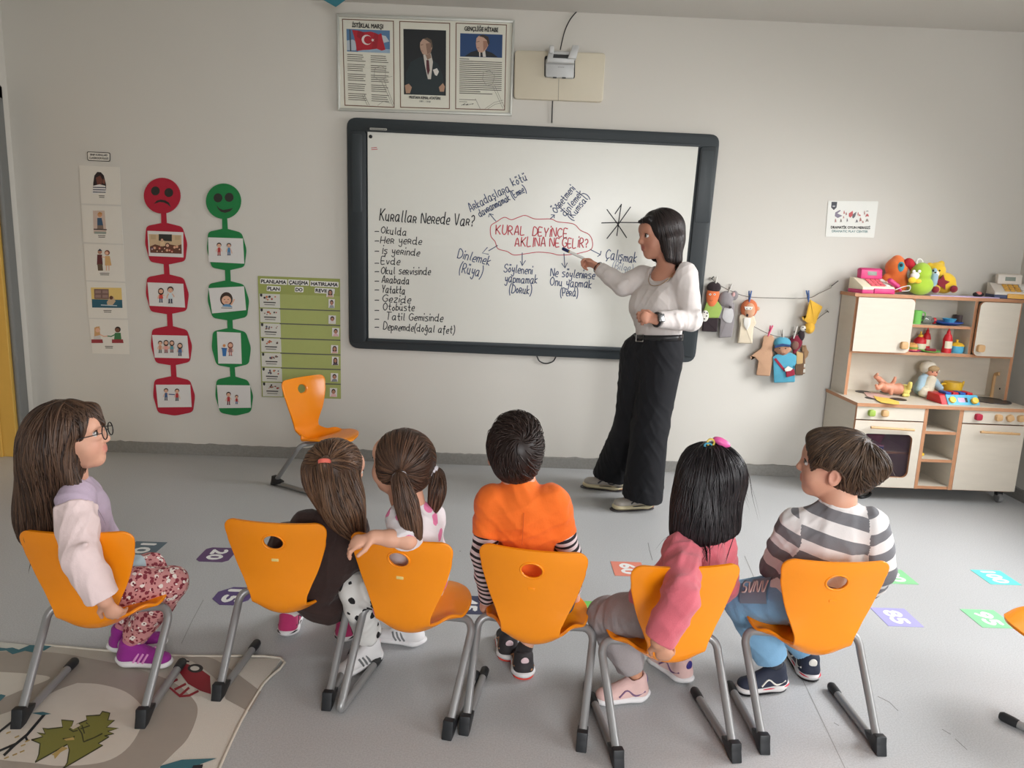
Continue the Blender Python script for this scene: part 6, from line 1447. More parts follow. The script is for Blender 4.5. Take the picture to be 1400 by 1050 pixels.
def flush_of(H):
    def fn(V):
        out = np.zeros(len(V))
        for p, r, a in (((0, .083, -.047), .0105, .75), ((-.011, .082, -.048), .009, .7), ((.011, .082, -.048), .009, .7), ((0, .083, -.057), .011, .7), ((.07, 0, -.012), .03, .25), ((-.07, 0, -.012), .03, .25), ((.034, .065, -.032), .022, .2), ((-.034, .065, -.032), .022, .2)):
            d = np.linalg.norm(V-H.P(*p), axis=1)/(r*H.k); out = np.maximum(out, a*np.clip(1.5-1.0*d, 0, 1))
        return np.clip(out, 0, 1)
    return fn
def eyes(H, parent, iris=(58, 38, 26), brow=(50, 36, 30), lash=True):
    for s in (-1, 1):
        c = H.P(s*.0285, .0705, .0035); R = .0118*H.k; V, F = [], []
        n, m = 14, 8; mi = []
        for j in range(m+1):
            a = math.pi*j/m
            for i in range(n): b = 2*math.pi*i/n; V.append(c+R*(math.cos(a)*H.f+math.sin(a)*(math.cos(b)*H.r+math.sin(b)*H.u)))
        for j in range(m):
            for i in range(n): F.append((j*n+i, j*n+(i+1) % n, (j+1)*n+(i+1) % n, (j+1)*n+i)); mi.append(0 if j == 0 else 1 if j == 1 else 2)
        o = np_obj('eye', V, F, [mat('pupil_black', (14, 12, 12), .1), mat('iris_%d' % iris[0], iris, .15), mat('eye_white', (226, 220, 214), .2)], parent, True, mi=mi)
        lid = [H.P(s*(.0285+.0145*math.cos(a)), .0815-.006*abs(math.cos(a)), .0035+.0078*math.sin(a)+.0006) for a in np.linspace(.15, math.pi-.15, 9)]
        tube('eyelash', lid, .0014*H.k, mat('lash_black', (24, 18, 18), .7), parent, 6)
        bp = [H.P(s*x, y, z) for x, y, z in ((.013, .0855, .021), (.024, .085, .0255), (.036, .078, .025), (.046, .066, .019))]
        tube('eyebrow', bp, [.0026*H.k, .003*H.k, .0026*H.k, .001*H.k], mat('brow_%d' % brow[0], brow, .8), parent, 6, 3)
def hand_prims(w, d, n, k=1.0, side=1, curl=(.5, .55, .6, .65), thumb=.5, spread=.05):
    """palm, four fingers, thumb: w wrist, d towards the fingers, n the way the palm faces, side +1/-1 picks the thumb edge"""
    w = np.asarray(w, float); d = nrm(d); n = nrm(np.asarray(n, float)-d*(np.asarray(n, float)@d)); t = np.cross(d, n)*side
    L = [Cap(w-.006*d*k, w+.046*d*k, .0165*k, .0215*k, .008*k, 'u', [(n, .62)]), Cap(w+.044*d*k-t*.014*k, w+.044*d*k+t*.014*k, .0095*k, .0095*k, .008*k)]
    for i, (off, ln, rd) in enumerate(((.0185, .046, .0062), (.0062, .052, .0064), (-.0062, .049, .0062), (-.0185, .039, .0056))):
        p = w+d*(.052-.0012*i*i)*k+t*off*k; a = curl[i]; dd = nrm(d+t*spread*(1.5-i)); ang = 0; pts = [p]; R = [rd*k]
        for j, (fr, bend) in enumerate(((.45, .8), (.32, 1.15), (.23, .8))):
            ang += a*bend; q = dd*math.cos(ang)+n*math.sin(ang); p = p+q*ln*fr*k; pts.append(p); R.append(rd*(.95-.1*j)*k)
        L += [Cap(pts[j], pts[j+1], R[j], R[j+1], .0025*k if j else .004*k) for j in range(3)]
    p = w+d*.012*k+t*.015*k; q1 = nrm(d*.75+t*.75+n*.35*thumb*2); q2 = nrm(d*.95+t*(.45-.5*thumb)+n*.5*thumb*2)
    L += [Cap(p, p+q1*.027*k, .0085*k, .0072*k, .006*k), Cap(p+q1*.027*k, p+q1*.027*k+q2*.024*k, .0070*k, .0056*k, .002*k)]
    return L
def limb(P, R, k=.012): return chain(P, R, k, 4)
def bend(a, m, b, s=.22):
    """joint path a-m-b with a softened elbow or knee"""
    a, m, b = [np.asarray(x, float) for x in (a, m, b)]; return [a, m+(a-m)*s, m+(b-m)*s, b]
def arm_chain(sh, el, wr, r, g=0.0, t1=1.0, k=.012):
    """r=(shoulder, elbow, wrist) radii plus growth g; t1 = how far down the forearm"""
    e = np.asarray(wr) if t1 >= 1 else np.asarray(el)+(np.asarray(wr)-np.asarray(el))*t1
    P = [np.asarray(sh), .5*np.asarray(sh)+.5*np.asarray(el), np.asarray(el), .5*np.asarray(el)+.5*e, e]
    re = r[1]+(r[2]-r[1])*min(t1, 1); R = [r[0]+g, .5*(r[0]+r[1])+g, r[1]+g, (.5*r[1]+.5*re)*1.03+g, re+g]
    return [Cap(P[i], P[i+1], R[i], R[i+1], k if i == 0 else .012) for i in range(4)]
def cut(p, n, r): h = Half(p, n, .003, 'i', (np.asarray(p, float)+nrm(n)*r*.55, r)); return h
def torso_prims(J, g=0.0, w=1.0, K=1.0):
    shL, shR, hipL, hipR = [np.asarray(J[x], float) for x in ('shL', 'shR', 'hipL', 'hipR')]
    S = .5*(shL+shR); B = .5*(hipL+hipR); lt = nrm(shR-shL); lh = nrm(hipR-hipL); up = nrm(S-B); M_ = .45*S+.55*B+np.asarray(J.get('bow', (0, 0, 0)), float)
    W = np.linalg.norm(shR-shL)
    L = [Cap(shL-up*.012, shR-up*.012, .034*K+g, None, .02), Cap(S-up*.05*K, M_, .062*K+g, .060*K+g, .03, 'u', (lt, 1.42*w)), Cap(M_, B+up*.03*K, .060*K+g, .066*K+g, .03, 'u', (nrm(lt+lh), 1.36*w)), Ell(B, np.array((.098, .072, .066))*K+g, [lh, np.cross(up, lh), up], .03)]
    return L
def legs_prims(J, g=0.0, r=(.056, .042, .028), t1=1.0, K=1.0):
    L = []
    for s in 'LR':
        h, kn, an = [np.asarray(J[x+s], float) for x in ('hip', 'kn', 'an')]; e = kn+(an-kn)*t1
        P = [h, .5*h+.5*kn, kn, kn+(e-kn)*.35, e]; R = [r[0]*K+g, .5*(r[0]+r[1])*1.04*K+g, r[1]*K+g, r[1]*.98*K+g, (r[1]+(r[2]-r[1])*t1)*K+g]
        L += [Cap(P[i], P[i+1], R[i], R[i+1], .012 if i else .03) for i in range(4)]
    return L
def along(J, keys):
    """distance along a limb for banding"""
    P = [np.asarray(J[k], float) for k in keys]
    if len(P) == 3 and keys[-1] == 'straight': pass
    def fn(V):
        best = np.full(len(V), 1e9); out = np.zeros(len(V)); acc = 0
        for i in range(len(P)-1):
            ab = P[i+1]-P[i]; L = np.linalg.norm(ab); t = (V-P[i])@ab/(L*L); tc = np.clip(t, 0, 1); d = np.linalg.norm(V-P[i]-tc[:, None]*ab, axis=1)
            tt = t if i == 0 else np.maximum(t, 0)
            if i < len(P)-2: tt = np.minimum(tt, 1)
            m = d < best; out = np.where(m, acc+tt*L, out); best = np.minimum(best, d); acc += L
        return out, best
    return fn
def person(label, J, H, skin, hands=(), foot=True, K=1.0, h=.0032, rarm=(.033, .026, .0195), rleg=(.054, .041, .026), neckr=.035):
    t = thing('person', label, 'person', (float(.5*(J['hipL'][0]+J['hipR'][0])), float(.5*(J['hipL'][1]+J['hipR'][1])), 0.0))
    pr = head_prims(H, J['neck'], neckr)+torso_prims(J, -.006 if K < 1.2 else -.022, .95, K)+[Cap(J['neck'], .5*np.asarray(J['shL'])+.5*np.asarray(J['shR']), neckr*1.1, .04*K, .03)]
    for s in 'LR': pr += arm_chain(J['sh'+s], J['el'+s], J['wr'+s], rarm, 0, 1, .02)
    pr += legs_prims(J, -.004, rleg, 1.0, 1.0)
    for s in 'LR':
        if 'toe'+s in J: pr += [Cap(J['an'+s], J['toe'+s], rleg[2]*.9, .018*K, .02)]
    for hp in hands: pr += hand_prims(*hp)
    b, S_ = blob('body', pr, h, skin, t, 2, attr={'flush': flush_of(H)})
    return t
def ankle(heel, toe, L=.18, z=.085):
    d = nrm(np.asarray(toe, float)-np.asarray(heel, float)); return np.asarray(heel, float)+d*.25*L+np.array([0, 0, z])
def sock(parent, J, s, m, t0=.86, r0=.031, r1=.0255, name='sock'):
    kn, an = J['kn'+s], J['an'+s]; p = kn+(an-kn)*t0
    return blob(name, [Cap(p, an-np.array([0, 0, .0]), r0, r1), Cap(an, an-np.array([0, 0, .04]), r1, r1, .004)], .003, m, parent)
def shoe(parent, heel, toe, L, W, upper, sole, mats=(), up=(0, 0, 1), stripes=None, laces=None, tab=None, side_trim=None, band=None, ank=None):
    """trainer from its heel point to its toe point on the ground"""
    a = np.asarray(heel, float); d = nrm(np.asarray(toe, float)-a); u = nrm(np.asarray(up, float)-d*(np.asarray(up, float)@d)); r = np.cross(d, u)
    P = lambda x, y, z: a+d*x*L+r*y*W+u*z
    k = L/.17
    pr = [Cap(P(.17, 0, .034*k), P(.80, 0, .026*k), W*.86, W*.80, .01, 'u', [(u, .72)]), Cap(P(.19, 0, .03*k), P(.20, 0, .066*k), W*.90, W*.84, .01), Cap(P(.24, 0, .060*k), P(.58, 0, .036*k), W*.68, W*.62, .015),
          Cap(P(.23, 0, .115*k), P(.25, 0, .072*k), W*.72, W*.62, .006, 's'), Half(a+u*.012*k, -u, .004)]
    s_, _ = blob('shoe', pr, .0028, upper, parent)
    so, _ = blob('sole', [Cap(P(.19, 0, .0155*k), P(.81, 0, .0150*k), W*.98, W*.92, .01, 'u', [(u, .46)]), Cap(P(.06, 0, .022*k), P(.2, 0, .016*k), W*.5, W*.9, .012, 'u', [(u, .42)]), Half(a+u*.0015, -u, .002)], .0028, sole, s_)
    def on(x, z, sd):
        """point on the side of the upper"""
        w = (.86-.06*(x-.17)/.63)*W; zz = (z-.032*k)/(W*.72); y = w*math.sqrt(max(.05, 1-zz*zz)); return a+d*x*L+r*sd*y*1.05+u*z
    if stripes:
        for sd in (-1, 1):
            for q in range(3): tube('stripe', [on(.36+.085*q, .022*k, sd), on(.41+.085*q, .036*k, sd), on(.455+.08*q, .049*k, sd)], .0036*k, stripes, s_, 6)
    if side_trim:
        for sd in (-1, 1): tube('side_trim', [on(.12, .04*k, sd), on(.3, .03*k, sd), on(.45, .046*k, sd), on(.6, .03*k, sd)], .003*k, side_trim, s_, 6, 4)
    if band: blob('sole_band', [Cap(P(.15, 0, .0215*k), P(.5, 0, .0195*k), W*1.02, W*.99, .004, 'u', [(u, .12)])], .0024, band, s_)
    if laces:
        for q in range(4):
            x = .36+.075*q; z = .036*k+W*.64-.0036*q*k*2.2; tube('lace', [P(x, -.42, z-.004), P(x+.01, 0, z+.003), P(x, .42, z-.004)], .0022*k, laces, s_, 6, 3)
    if tab: blob('heel_tab', [Ell(P(.055, 0, .062*k), (W*.40, .006*k, .016*k), [r, d, u])], .0022, tab, s_)
    if ank is not None: pass
    return s_
def strands(S_, roots, flow, length, step=.009, rad=.0018, lift=.0012, jit=.25, hang=.012, seedn=1, taper=.25):
    """locks laid over a hair volume along a flow field, tips free"""
    rg = np.random.default_rng(seedn); P = np.array(roots, float); N = len(P)
    ln = np.broadcast_to(np.asarray(length, float), (N,))*rg.uniform(.8, 1.1, N); nst = int(np.max(ln)/step)+1
    off = lift*rg.uniform(.2, 1.6, N); path = [P.copy()]; jv = rg.normal(0, 1, (N, 3))*jit; Nn = [S_.grad(P)]
    T = None
    for i in range(nst):
        g = S_.grad(P); sd = S_.sample(P); F = flow(P); F = F/(np.linalg.norm(F, axis=1)[:, None]+1e-9)
        jv = .92*jv+.08*rg.normal(0, 1, (N, 3))*jit*2; d = F+jv*.5
        near = (sd < hang)
        dt = d-g*(d*g).sum(1)[:, None]; d = np.where(near[:, None], dt, d); d /= np.linalg.norm(d, axis=1)[:, None]+1e-9
        T = d if T is None else nrm_rows(.5*T+.5*d)
        act = (i*step < ln)[:, None]
        P = P+np.where(act, T*step, 0)
        sd = S_.sample(P); g = S_.grad(P); P = P-np.where((near & (sd < hang))[:, None] & act, g*(np.clip(sd, -.01, .01)-off)[:, None], 0)
        path.append(P.copy()); Nn.append(g)
    A = np.array(path); G = np.array(Nn); n = len(A)
    Tn = np.gradient(A, axis=0); Tn /= np.linalg.norm(Tn, axis=2)[:, :, None]+1e-9
    B = np.cross(Tn, G); B /= np.linalg.norm(B, axis=2)[:, :, None]+1e-9
    t = (np.arange(n)[:, None]*step/ln[None, :]).clip(0, 1); R = rad*rg.uniform(.6, 1.3, N)[None, :]*(1-(1-taper)*np.clip((t-.55)/.45, 0, 1))*(1-.6*np.clip(1-t*8, 0, 1)); R = R*np.where(t >= 1, .15, 1)
    V = np.stack([A+B*R[:, :, None]*1.6, A+G*R[:, :, None]*.9, A-B*R[:, :, None]*1.6], 2)   # n,N,3,3
    idx = np.arange(n*N*3).reshape(n, N, 3); Fc = []
    for k in range(3):
        k2 = (k+1) % 3; Fc.append(np.stack([idx[:-1, :, k], idx[:-1, :, k2], idx[1:, :, k2], idx[1:, :, k]], -1).reshape(-1, 4))
    return V.reshape(-1, 3), np.concatenate(Fc), np.broadcast_to(rg.uniform(0, 1, N)[None, :, None], (n, N, 3)).reshape(-1)
def nrm_rows(v): return v/(np.linalg.norm(v, axis=1)[:, None]+1e-9)
def hair(parent, prims, m, sets, h=.0045, core=.25, name='hair'):
    """hair volume plus laid strands as one mesh; sets = [(mask(V)->bool, flow, length, count, kwargs)]"""
    S_ = Solid(prims, h, .05); V, Qd = S_.mesh(3); Vs = [V]; Qs = [Qd]; sh = [np.full(len(V), core)]; k = len(V); rg = np.random.default_rng(5)
    for i, (mask, flow, length, count, kw) in enumerate(sets):
        idx = np.flatnonzero(mask(V))
        if len(idx) == 0: continue
        r = V[rg.choice(idx, count, replace=len(idx) < count)]
        v, f, s = strands(S_, r, flow, length, seedn=i+3, **kw); Vs.append(v); Qs.append(f+k); sh.append(s); k += len(v)
    o = fast_mesh(name, np.concatenate(Vs), np.concatenate(Qs), m, parent, True); set_attr(o, 'shade', np.concatenate(sh)); return o
def down(P): return np.tile(np.array([0, 0, -1.]), (len(P), 1))
def toward(pt): 
    pt = np.asarray(pt, float); return lambda P: pt-P
def whorl(c, up, swirl=.5):
    """hair growing out from a crown point"""
    c = np.asarray(c, float); up = nrm(up)
    def fn(P):
        d = P-c; d = d-up*(d@up)[:, None]; d = nrm_rows(d); return d+swirl*np.cross(np.tile(up, (len(P), 1)), d)-.7*up*np.clip(np.linalg.norm(P-c, axis=1)/.06, 0, 1)[:, None]
    return fn
def scalp(H, front=.04, low=-.04, g=.010):
    """cap of hair over the skull"""
    k = H.k; return [Ell(H.P(0, -.012, .024), np.array((.0715+g, .087+g, .076+g))*k, H.ax)]
# ------------------------------------------------------------------ the six children
A = np.array
SKIN = skin_mat('skin', (218, 164, 138), (198, 112, 104)); SKIN2 = skin_mat('skin_tan', (200, 146, 118), (184, 100, 92))
M_sock = cloth('sock_white', (222, 220, 216))
def mid(a, b, t=.5): return A(a)*(1-t)+A(b)*t
def face_cut(H, p=(0, .05, .02), tilt=-.6): return Half(H.P(*p), H.f+tilt*H.u, .012, 'i')
def ear_cut(H, s, c=(.075, .022, -.03), r=(.03, .034, .04)): return Ell(H.P(s*c[0], c[1], c[2]), A(r)*H.k, H.ax, .006, 's')
def loc(H):
    return lambda V: np.stack([(V-H.c)@H.r, (V-H.c)@H.f, (V-H.c)@H.u], 1)/H.k
def on_cap(H, lo=-.03):
    L = loc(H); return lambda V: L(V)[:, 2] > lo
def ring_collar(parent, c, ax, rx, ry, m, r=.006, name='collar'):
    ax = nrm(ax); a = nrm(np.cross(ax, (0, 1, .01))); b = np.cross(ax, a)
    return tube(name, [A(c)+rx*math.cos(t)*a+ry*math.sin(t)*b for t in np.linspace(0, 2*math.pi, 33)], r, m, parent, 8)
# forward flowing fringe field
def sweep(H, d, k=1.0): 
    v = nrm(d[0]*H.r+d[1]*H.f+d[2]*H.u); return lambda P: np.tile(v, (len(P), 1))

# ---- girl with glasses, sitting sideways on the rug chair
def girl_glasses():
    H = Frame(Q(97, 597, 2.05), (.955, .22, .16), (-.10, 0, 1), .98)
    J = dict(neck=Q(93, 646, 2.07), shR=Q(102, 684, 1.985), shL=Q(112, 672, 2.17), elR=Q(111, 762, 1.885), wrR=Q(143, 822, 1.885), elL=Q(150, 745, 2.24), wrL=Q(178, 790, 2.2),
             hipR=Q(150, 806, 2.14), hipL=Q(152, 792, 2.27), knR=Q(233, 797, 2.22), knL=Q(205, 779, 2.36), anR=ankle(PZ(163, 909), PZ(252, 916), .185, .092), anL=ankle(PZ(150, 893), PZ(228, 884), .185, .092), bow=(-.02, 0, 0))
    hp = [(J['wrR'], Q(156, 838, 1.90)-J['wrR'], (0, 1, -.2), .98, -1, (.7, .55, .5, .5), .2), (J['wrL'], (1, .1, -.4), (0, 0, -1), .95, 1)]
    t = person('girl with glasses and long brown hair sitting sideways in lilac top and floral leggings', J, H, SKIN, hp)
    eyes(H, t)
    lil = cloth('lilac', (196, 176, 196)); pal = cloth('pale_pink', (240, 216, 214))
    body = torso_prims(J, .010, 1.0)+[Cap(J['neck'], mid(J['shL'], J['shR']), .040, .05, .02)]
    blob('sweater', body+[Cap(J['shR']+A((0, .01, .006)), mid(J['shR'], J['elR'], .10), .049, .047, .02), Cap(J['shL'], mid(J['shL'], J['elL'], .2), .048, .048, .02)]+arm_chain(J['shL'], J['elL'], J['wrL'], (.04, .034, .030), .004)+[cut(J['neck']+A((.005, 0, -.012)), J['neck']-mid(J['shL'], J['shR'])+A((-.01, 0, 0)), .07)], .004, lil, t)
    blob('sleeve', arm_chain(mid(J['shR'], J['elR'], .05), J['elR'], J['wrR'], (.046, .040, .031), .008, .9)+[Cap(mid(J['elR'], J['wrR'], .75), mid(J['elR'], J['wrR'], .95), .038, .041, .01), cut(mid(J['elR'], J['wrR'], .93), J['wrR']-J['elR'], .07)]
         + [Cap(J['elR']+A((.02, -.012, .03)), J['elR']+A((.045, -.01, -.0)), .012, .01, .014), Cap(J['elR']+A((-.03, -.02, .01)), J['elR']+A((.03, -.03, .05)), .008, .008, .014), Cap(J['shR']+A((-.02, -.035, -.06)), J['shR']+A((.03, -.04, -.09)), .008, .006, .012), cut(mid(J['shR'], J['elR'], .14), J['shR']-J['elR'], .11)], .0035, pal, t)
    blob('shirt_hem', [Cap(Q(158, 776, 2.20), Q(184, 772, 2.22), .042, .030, .02)], .004, cloth('grey_blue', (166, 182, 188)), t)
    flo = spot_mat('wear_floral', (206, 142, 140), [((132, 44, 58), 62, .40, 0, 3), ((238, 226, 218), 46, .34, .13, 1), ((60, 36, 38), 46, .10, 0, 1), ((122, 38, 52), 70, .27, 0, 9)])
    blob('leggings', legs_prims(J, .006, (.058, .047, .034), .93)+[Ell(mid(J['hipL'], J['hipR']), (.085, .09, .06)), cut(mid(J['knR'], J['anR'], .92), J['anR']-J['knR'], .06), cut(mid(J['knL'], J['anL'], .92), J['anL']-J['knL'], .06)], .004, flo, t)
    for q in 'LR': sock(t, J, q, cloth('sock_pink', (206, 126, 142)), .84)
    up = cloth('purple_mesh', (146, 40, 138)); so = mat('sole_white', (228, 226, 226), .6); pk = mat('stripe_pink', (226, 150, 206), .5); ir = mat('tab_silver', (196, 214, 200), .3, metal=.4)
    z = A((0, 0, .007)); shoe(t, PZ(163, 909)+z, PZ(252, 916)+z, .185, .036, up, so, stripes=pk, laces=up, tab=ir); shoe(t, PZ(150, 893)+z, PZ(228, 884)+z, .185, .036, up, so, stripes=pk, laces=up, tab=ir)
    hm = hair_mat('hair_long_brown', (44, 30, 24), (100, 74, 57))
    pr = scalp(H, g=.012)+[face_cut(H, (0, .066, .03), -.55), ear_cut(H, -1, (.078, .045, -.045), (.04, .058, .05)), ear_cut(H, 1, (.078, .045, -.045), (.04, .058, .05))]
    pr = pr+chain([H.P(0, -.045, .0), H.P(.0, -.062, -.06), Q(64, 690, 2.05), Q(60, 728, 2.03)], [.078, .072, .068, .052], .03, 3, flat=[((0, 1, 0), 1.15)])+[Cap(H.P(.052, -.03, -.02), Q(104, 664, 1.99), .028, .016, .02), Cap(H.P(0, .07, .066), H.P(.01, .092, .026), .022, .008, .02)]
    L = loc(H)
    hair(t, pr, hm, [(lambda V: L(V)[:, 2] > -.02, lambda P: down(P)+.35*nrm_rows(P-H.P(0, .03, .1)), .26, 520, dict(rad=.0017)), (lambda V: (L(V)[:, 2] > -.12) & (L(V)[:, 1] < 0), down, .20, 420, dict(rad=.0016, lift=.002)), (lambda V: (L(V)[:, 2] > .05) & (L(V)[:, 1] > .0), sweep(H, (.1, .7, -.8)), .10, 160, dict(rad=.0014)),
                 (lambda V: (L(V)[:, 0] > .04) & (L(V)[:, 2] < .0) & (L(V)[:, 1] > -.06), lambda P: down(P)+A((.35, -.1, 0)), .16, 26, dict(rad=.0014, hang=.006, jit=.5)), (lambda V: L(V)[:, 2] < -.1, down, .12, 120, dict(rad=.0012, hang=.004, jit=.6))], core=.22)
    g = tube('glasses', [H.P(.029+.021*math.cos(a), .099, .0+.019*math.sin(a)) for a in np.linspace(0, 2*math.pi, 25)], .0016, M_black, t, 6); g['label'] = 'round thin dark spectacle frame'
    tube('lens_ring', [H.P(-.029+.021*math.cos(a), .099, .0+.019*math.sin(a)) for a in np.linspace(0, 2*math.pi, 25)], .0016, M_black, g, 6); tube('bridge', [H.P(-.008, .1, .004), H.P(0, .102, .006), H.P(.008, .1, .004)], .0015, M_black, g, 6)
    for s in (-1, 1): tube('temple', [H.P(s*.05, .099, .004), H.P(s*.068, .06, .003), H.P(s*.074, .0, .0), H.P(s*.074, -.015, -.008)], .0014, M_black, g, 6)
girl_glasses()

# ---- girl in the dark dress leaning off her chair
def girl_dark():
    H = Frame(Q(460, 645, 2.22), (.72, .68, -.06), (.08, 0, 1), .95)
    J = dict(neck=Q(459, 690, 2.21), shL=Q(420, 718, 2.19), shR=Q(482, 720, 2.23), elL=Q(404, 775, 2.26), wrL=Q(414, 812, 2.33), elR=Q(486, 778, 2.28), wrR=Q(462, 798, 2.40), hipL=Q(400, 800, 2.30), hipR=Q(440, 800, 2.25),
             knL=Q(418, 808, 2.48), knR=Q(462, 812, 2.42), anL=ankle(PZ(391, 873), PZ(404, 846), .175), anR=ankle(PZ(470, 881), PZ(478, 850), .175), bow=(.02, .0, 0))
    hp = [(J['wrL'], (.1, .2, -1), (-.3, 1, 0), .9, 1, (.3, .3, .3, .3)), (J['wrR'], (-.3, 1, 0), (0, 0, -1), .9, -1)]
    t = person('girl with a half-up ponytail in a dark brown dress leaning off her chair', J, H, SKIN, hp)
    eyes(H, t)
    dk = cloth('espresso', (50, 32, 28)); tw = cloth('white_tights', (222, 216, 208))
    blob('dress', torso_prims(J, .012, 1.06, 1.02)+arm_chain(J['shL'], J['elL'], J['wrL'], (.042, .036, .03), .008, .8)+arm_chain(J['shR'], J['elR'], J['wrR'], (.042, .036, .03), .008, .9)
         + [Cap(J['neck']-A((0, 0, .01)), mid(J['shL'], J['shR']), .04, .055, .02), Cap(Q(444, 765, 2.23), Q(434, 790, 2.25), .095, .085, .03, 'u', ((0, 1, 0), .8)), Cap(Q(450, 780, 2.21), Q(440, 816, 2.19), .050, .018, .02, 'u', ((0, 1, 0), .7)), Cap(Q(460, 765, 2.22), Q(452, 800, 2.20), .045, .02, .03, 'u', ((0, 1, 0), .7)), Cap(Q(424, 785, 2.22), Q(438, 818, 2.20), .04, .02, .02, 'u', ((0, 1, 0), .7)), Cap(Q(398, 742, 2.25), Q(392, 790, 2.31), .07, .07, .03)]
         + [Cap(J['hipL'], J['knL'], .066, .054), Cap(J['hipR'], J['knR'], .066, .054), cut(J['neck']+A((0, .0, -.008)), (0, .1, 1), .06)], .004, dk, t)
    blob('tights', legs_prims(J, .004, (.05, .043, .028), .95), .004, tw, t)
    up = cloth('raspberry', (182, 48, 102)); so = mat('sole_white', (228, 226, 226), .6); bl = mat('sole_dark', (36, 30, 36), .6)
    s1 = shoe(t, PZ(391, 873), PZ(404, 846), .175, .036, up, so, side_trim=bl, laces=bl, up=(0, 0, 1), band=bl); s2 = shoe(t, PZ(470, 881), PZ(478, 850), .175, .036, up, so, side_trim=bl, laces=bl, band=bl)
    hm = hair_mat('hair_ponytail_brown', (54, 36, 28), (122, 90, 66)); L = loc(H); tie = Q(445, 628, 2.105)
    pr = scalp(H, g=.012)+[face_cut(H, (0, .058, .02), -.5), ear_cut(H, 1, (.078, .05, -.04), (.04, .05, .05)), ear_cut(H, -1, (.078, .05, -.04), (.04, .05, .05))]+chain([H.P(0, -.03, -.01), Q(464, 678, 2.19), Q(474, 706, 2.16), Q(492, 738, 2.17)], [.074, .062, .048, .018], .03, 3)
    hair(t, pr, hm, [(lambda V: (L(V)[:, 2] > .03), toward(tie), .085, 340, dict(rad=.0016, lift=.001)), (lambda V: (L(V)[:, 2] < .04) & (L(V)[:, 2] > -.05), lambda P: down(P)+A((.25, 0, 0)), .20, 420, dict(rad=.0017)), (lambda V: (L(V)[:, 2] < -.03), lambda P: down(P)+A((.3, -.05, 0)), .13, 160, dict(rad=.0013, hang=.006, jit=.5))], core=.2)
    tail = chain([tie+A((0, .012, .0)), tie+A((0, -.016, -.012)), Q(446, 655, 2.10), Q(452, 690, 2.085), Q(468, 712, 2.08), Q(486, 738, 2.09)], [.01, .016, .021, .019, .014, .005], .01, 3)
    hair(t, tail, hm, [(lambda V: V[:, 2] > tie[2]-.09, lambda P: down(P)+A((.18, -.05, 0))+A((.5, 0, 0))*np.clip((tie[2]-.13-P[:, 2])/.06, 0, 1)[:, None], .24, 150, dict(rad=.0016, lift=.001, jit=.12))], .0035, .5, 'ponytail')
    lathe('hair_tie', [(.012, -.007), (.018, -.006), (.0195, 0), (.018, .006), (.012, .007)], tie+A((0, -.014, -.004)), mat('tie_coral', (232, 112, 96), .6), t, (.1, -.5, -.8), 16)
girl_dark()

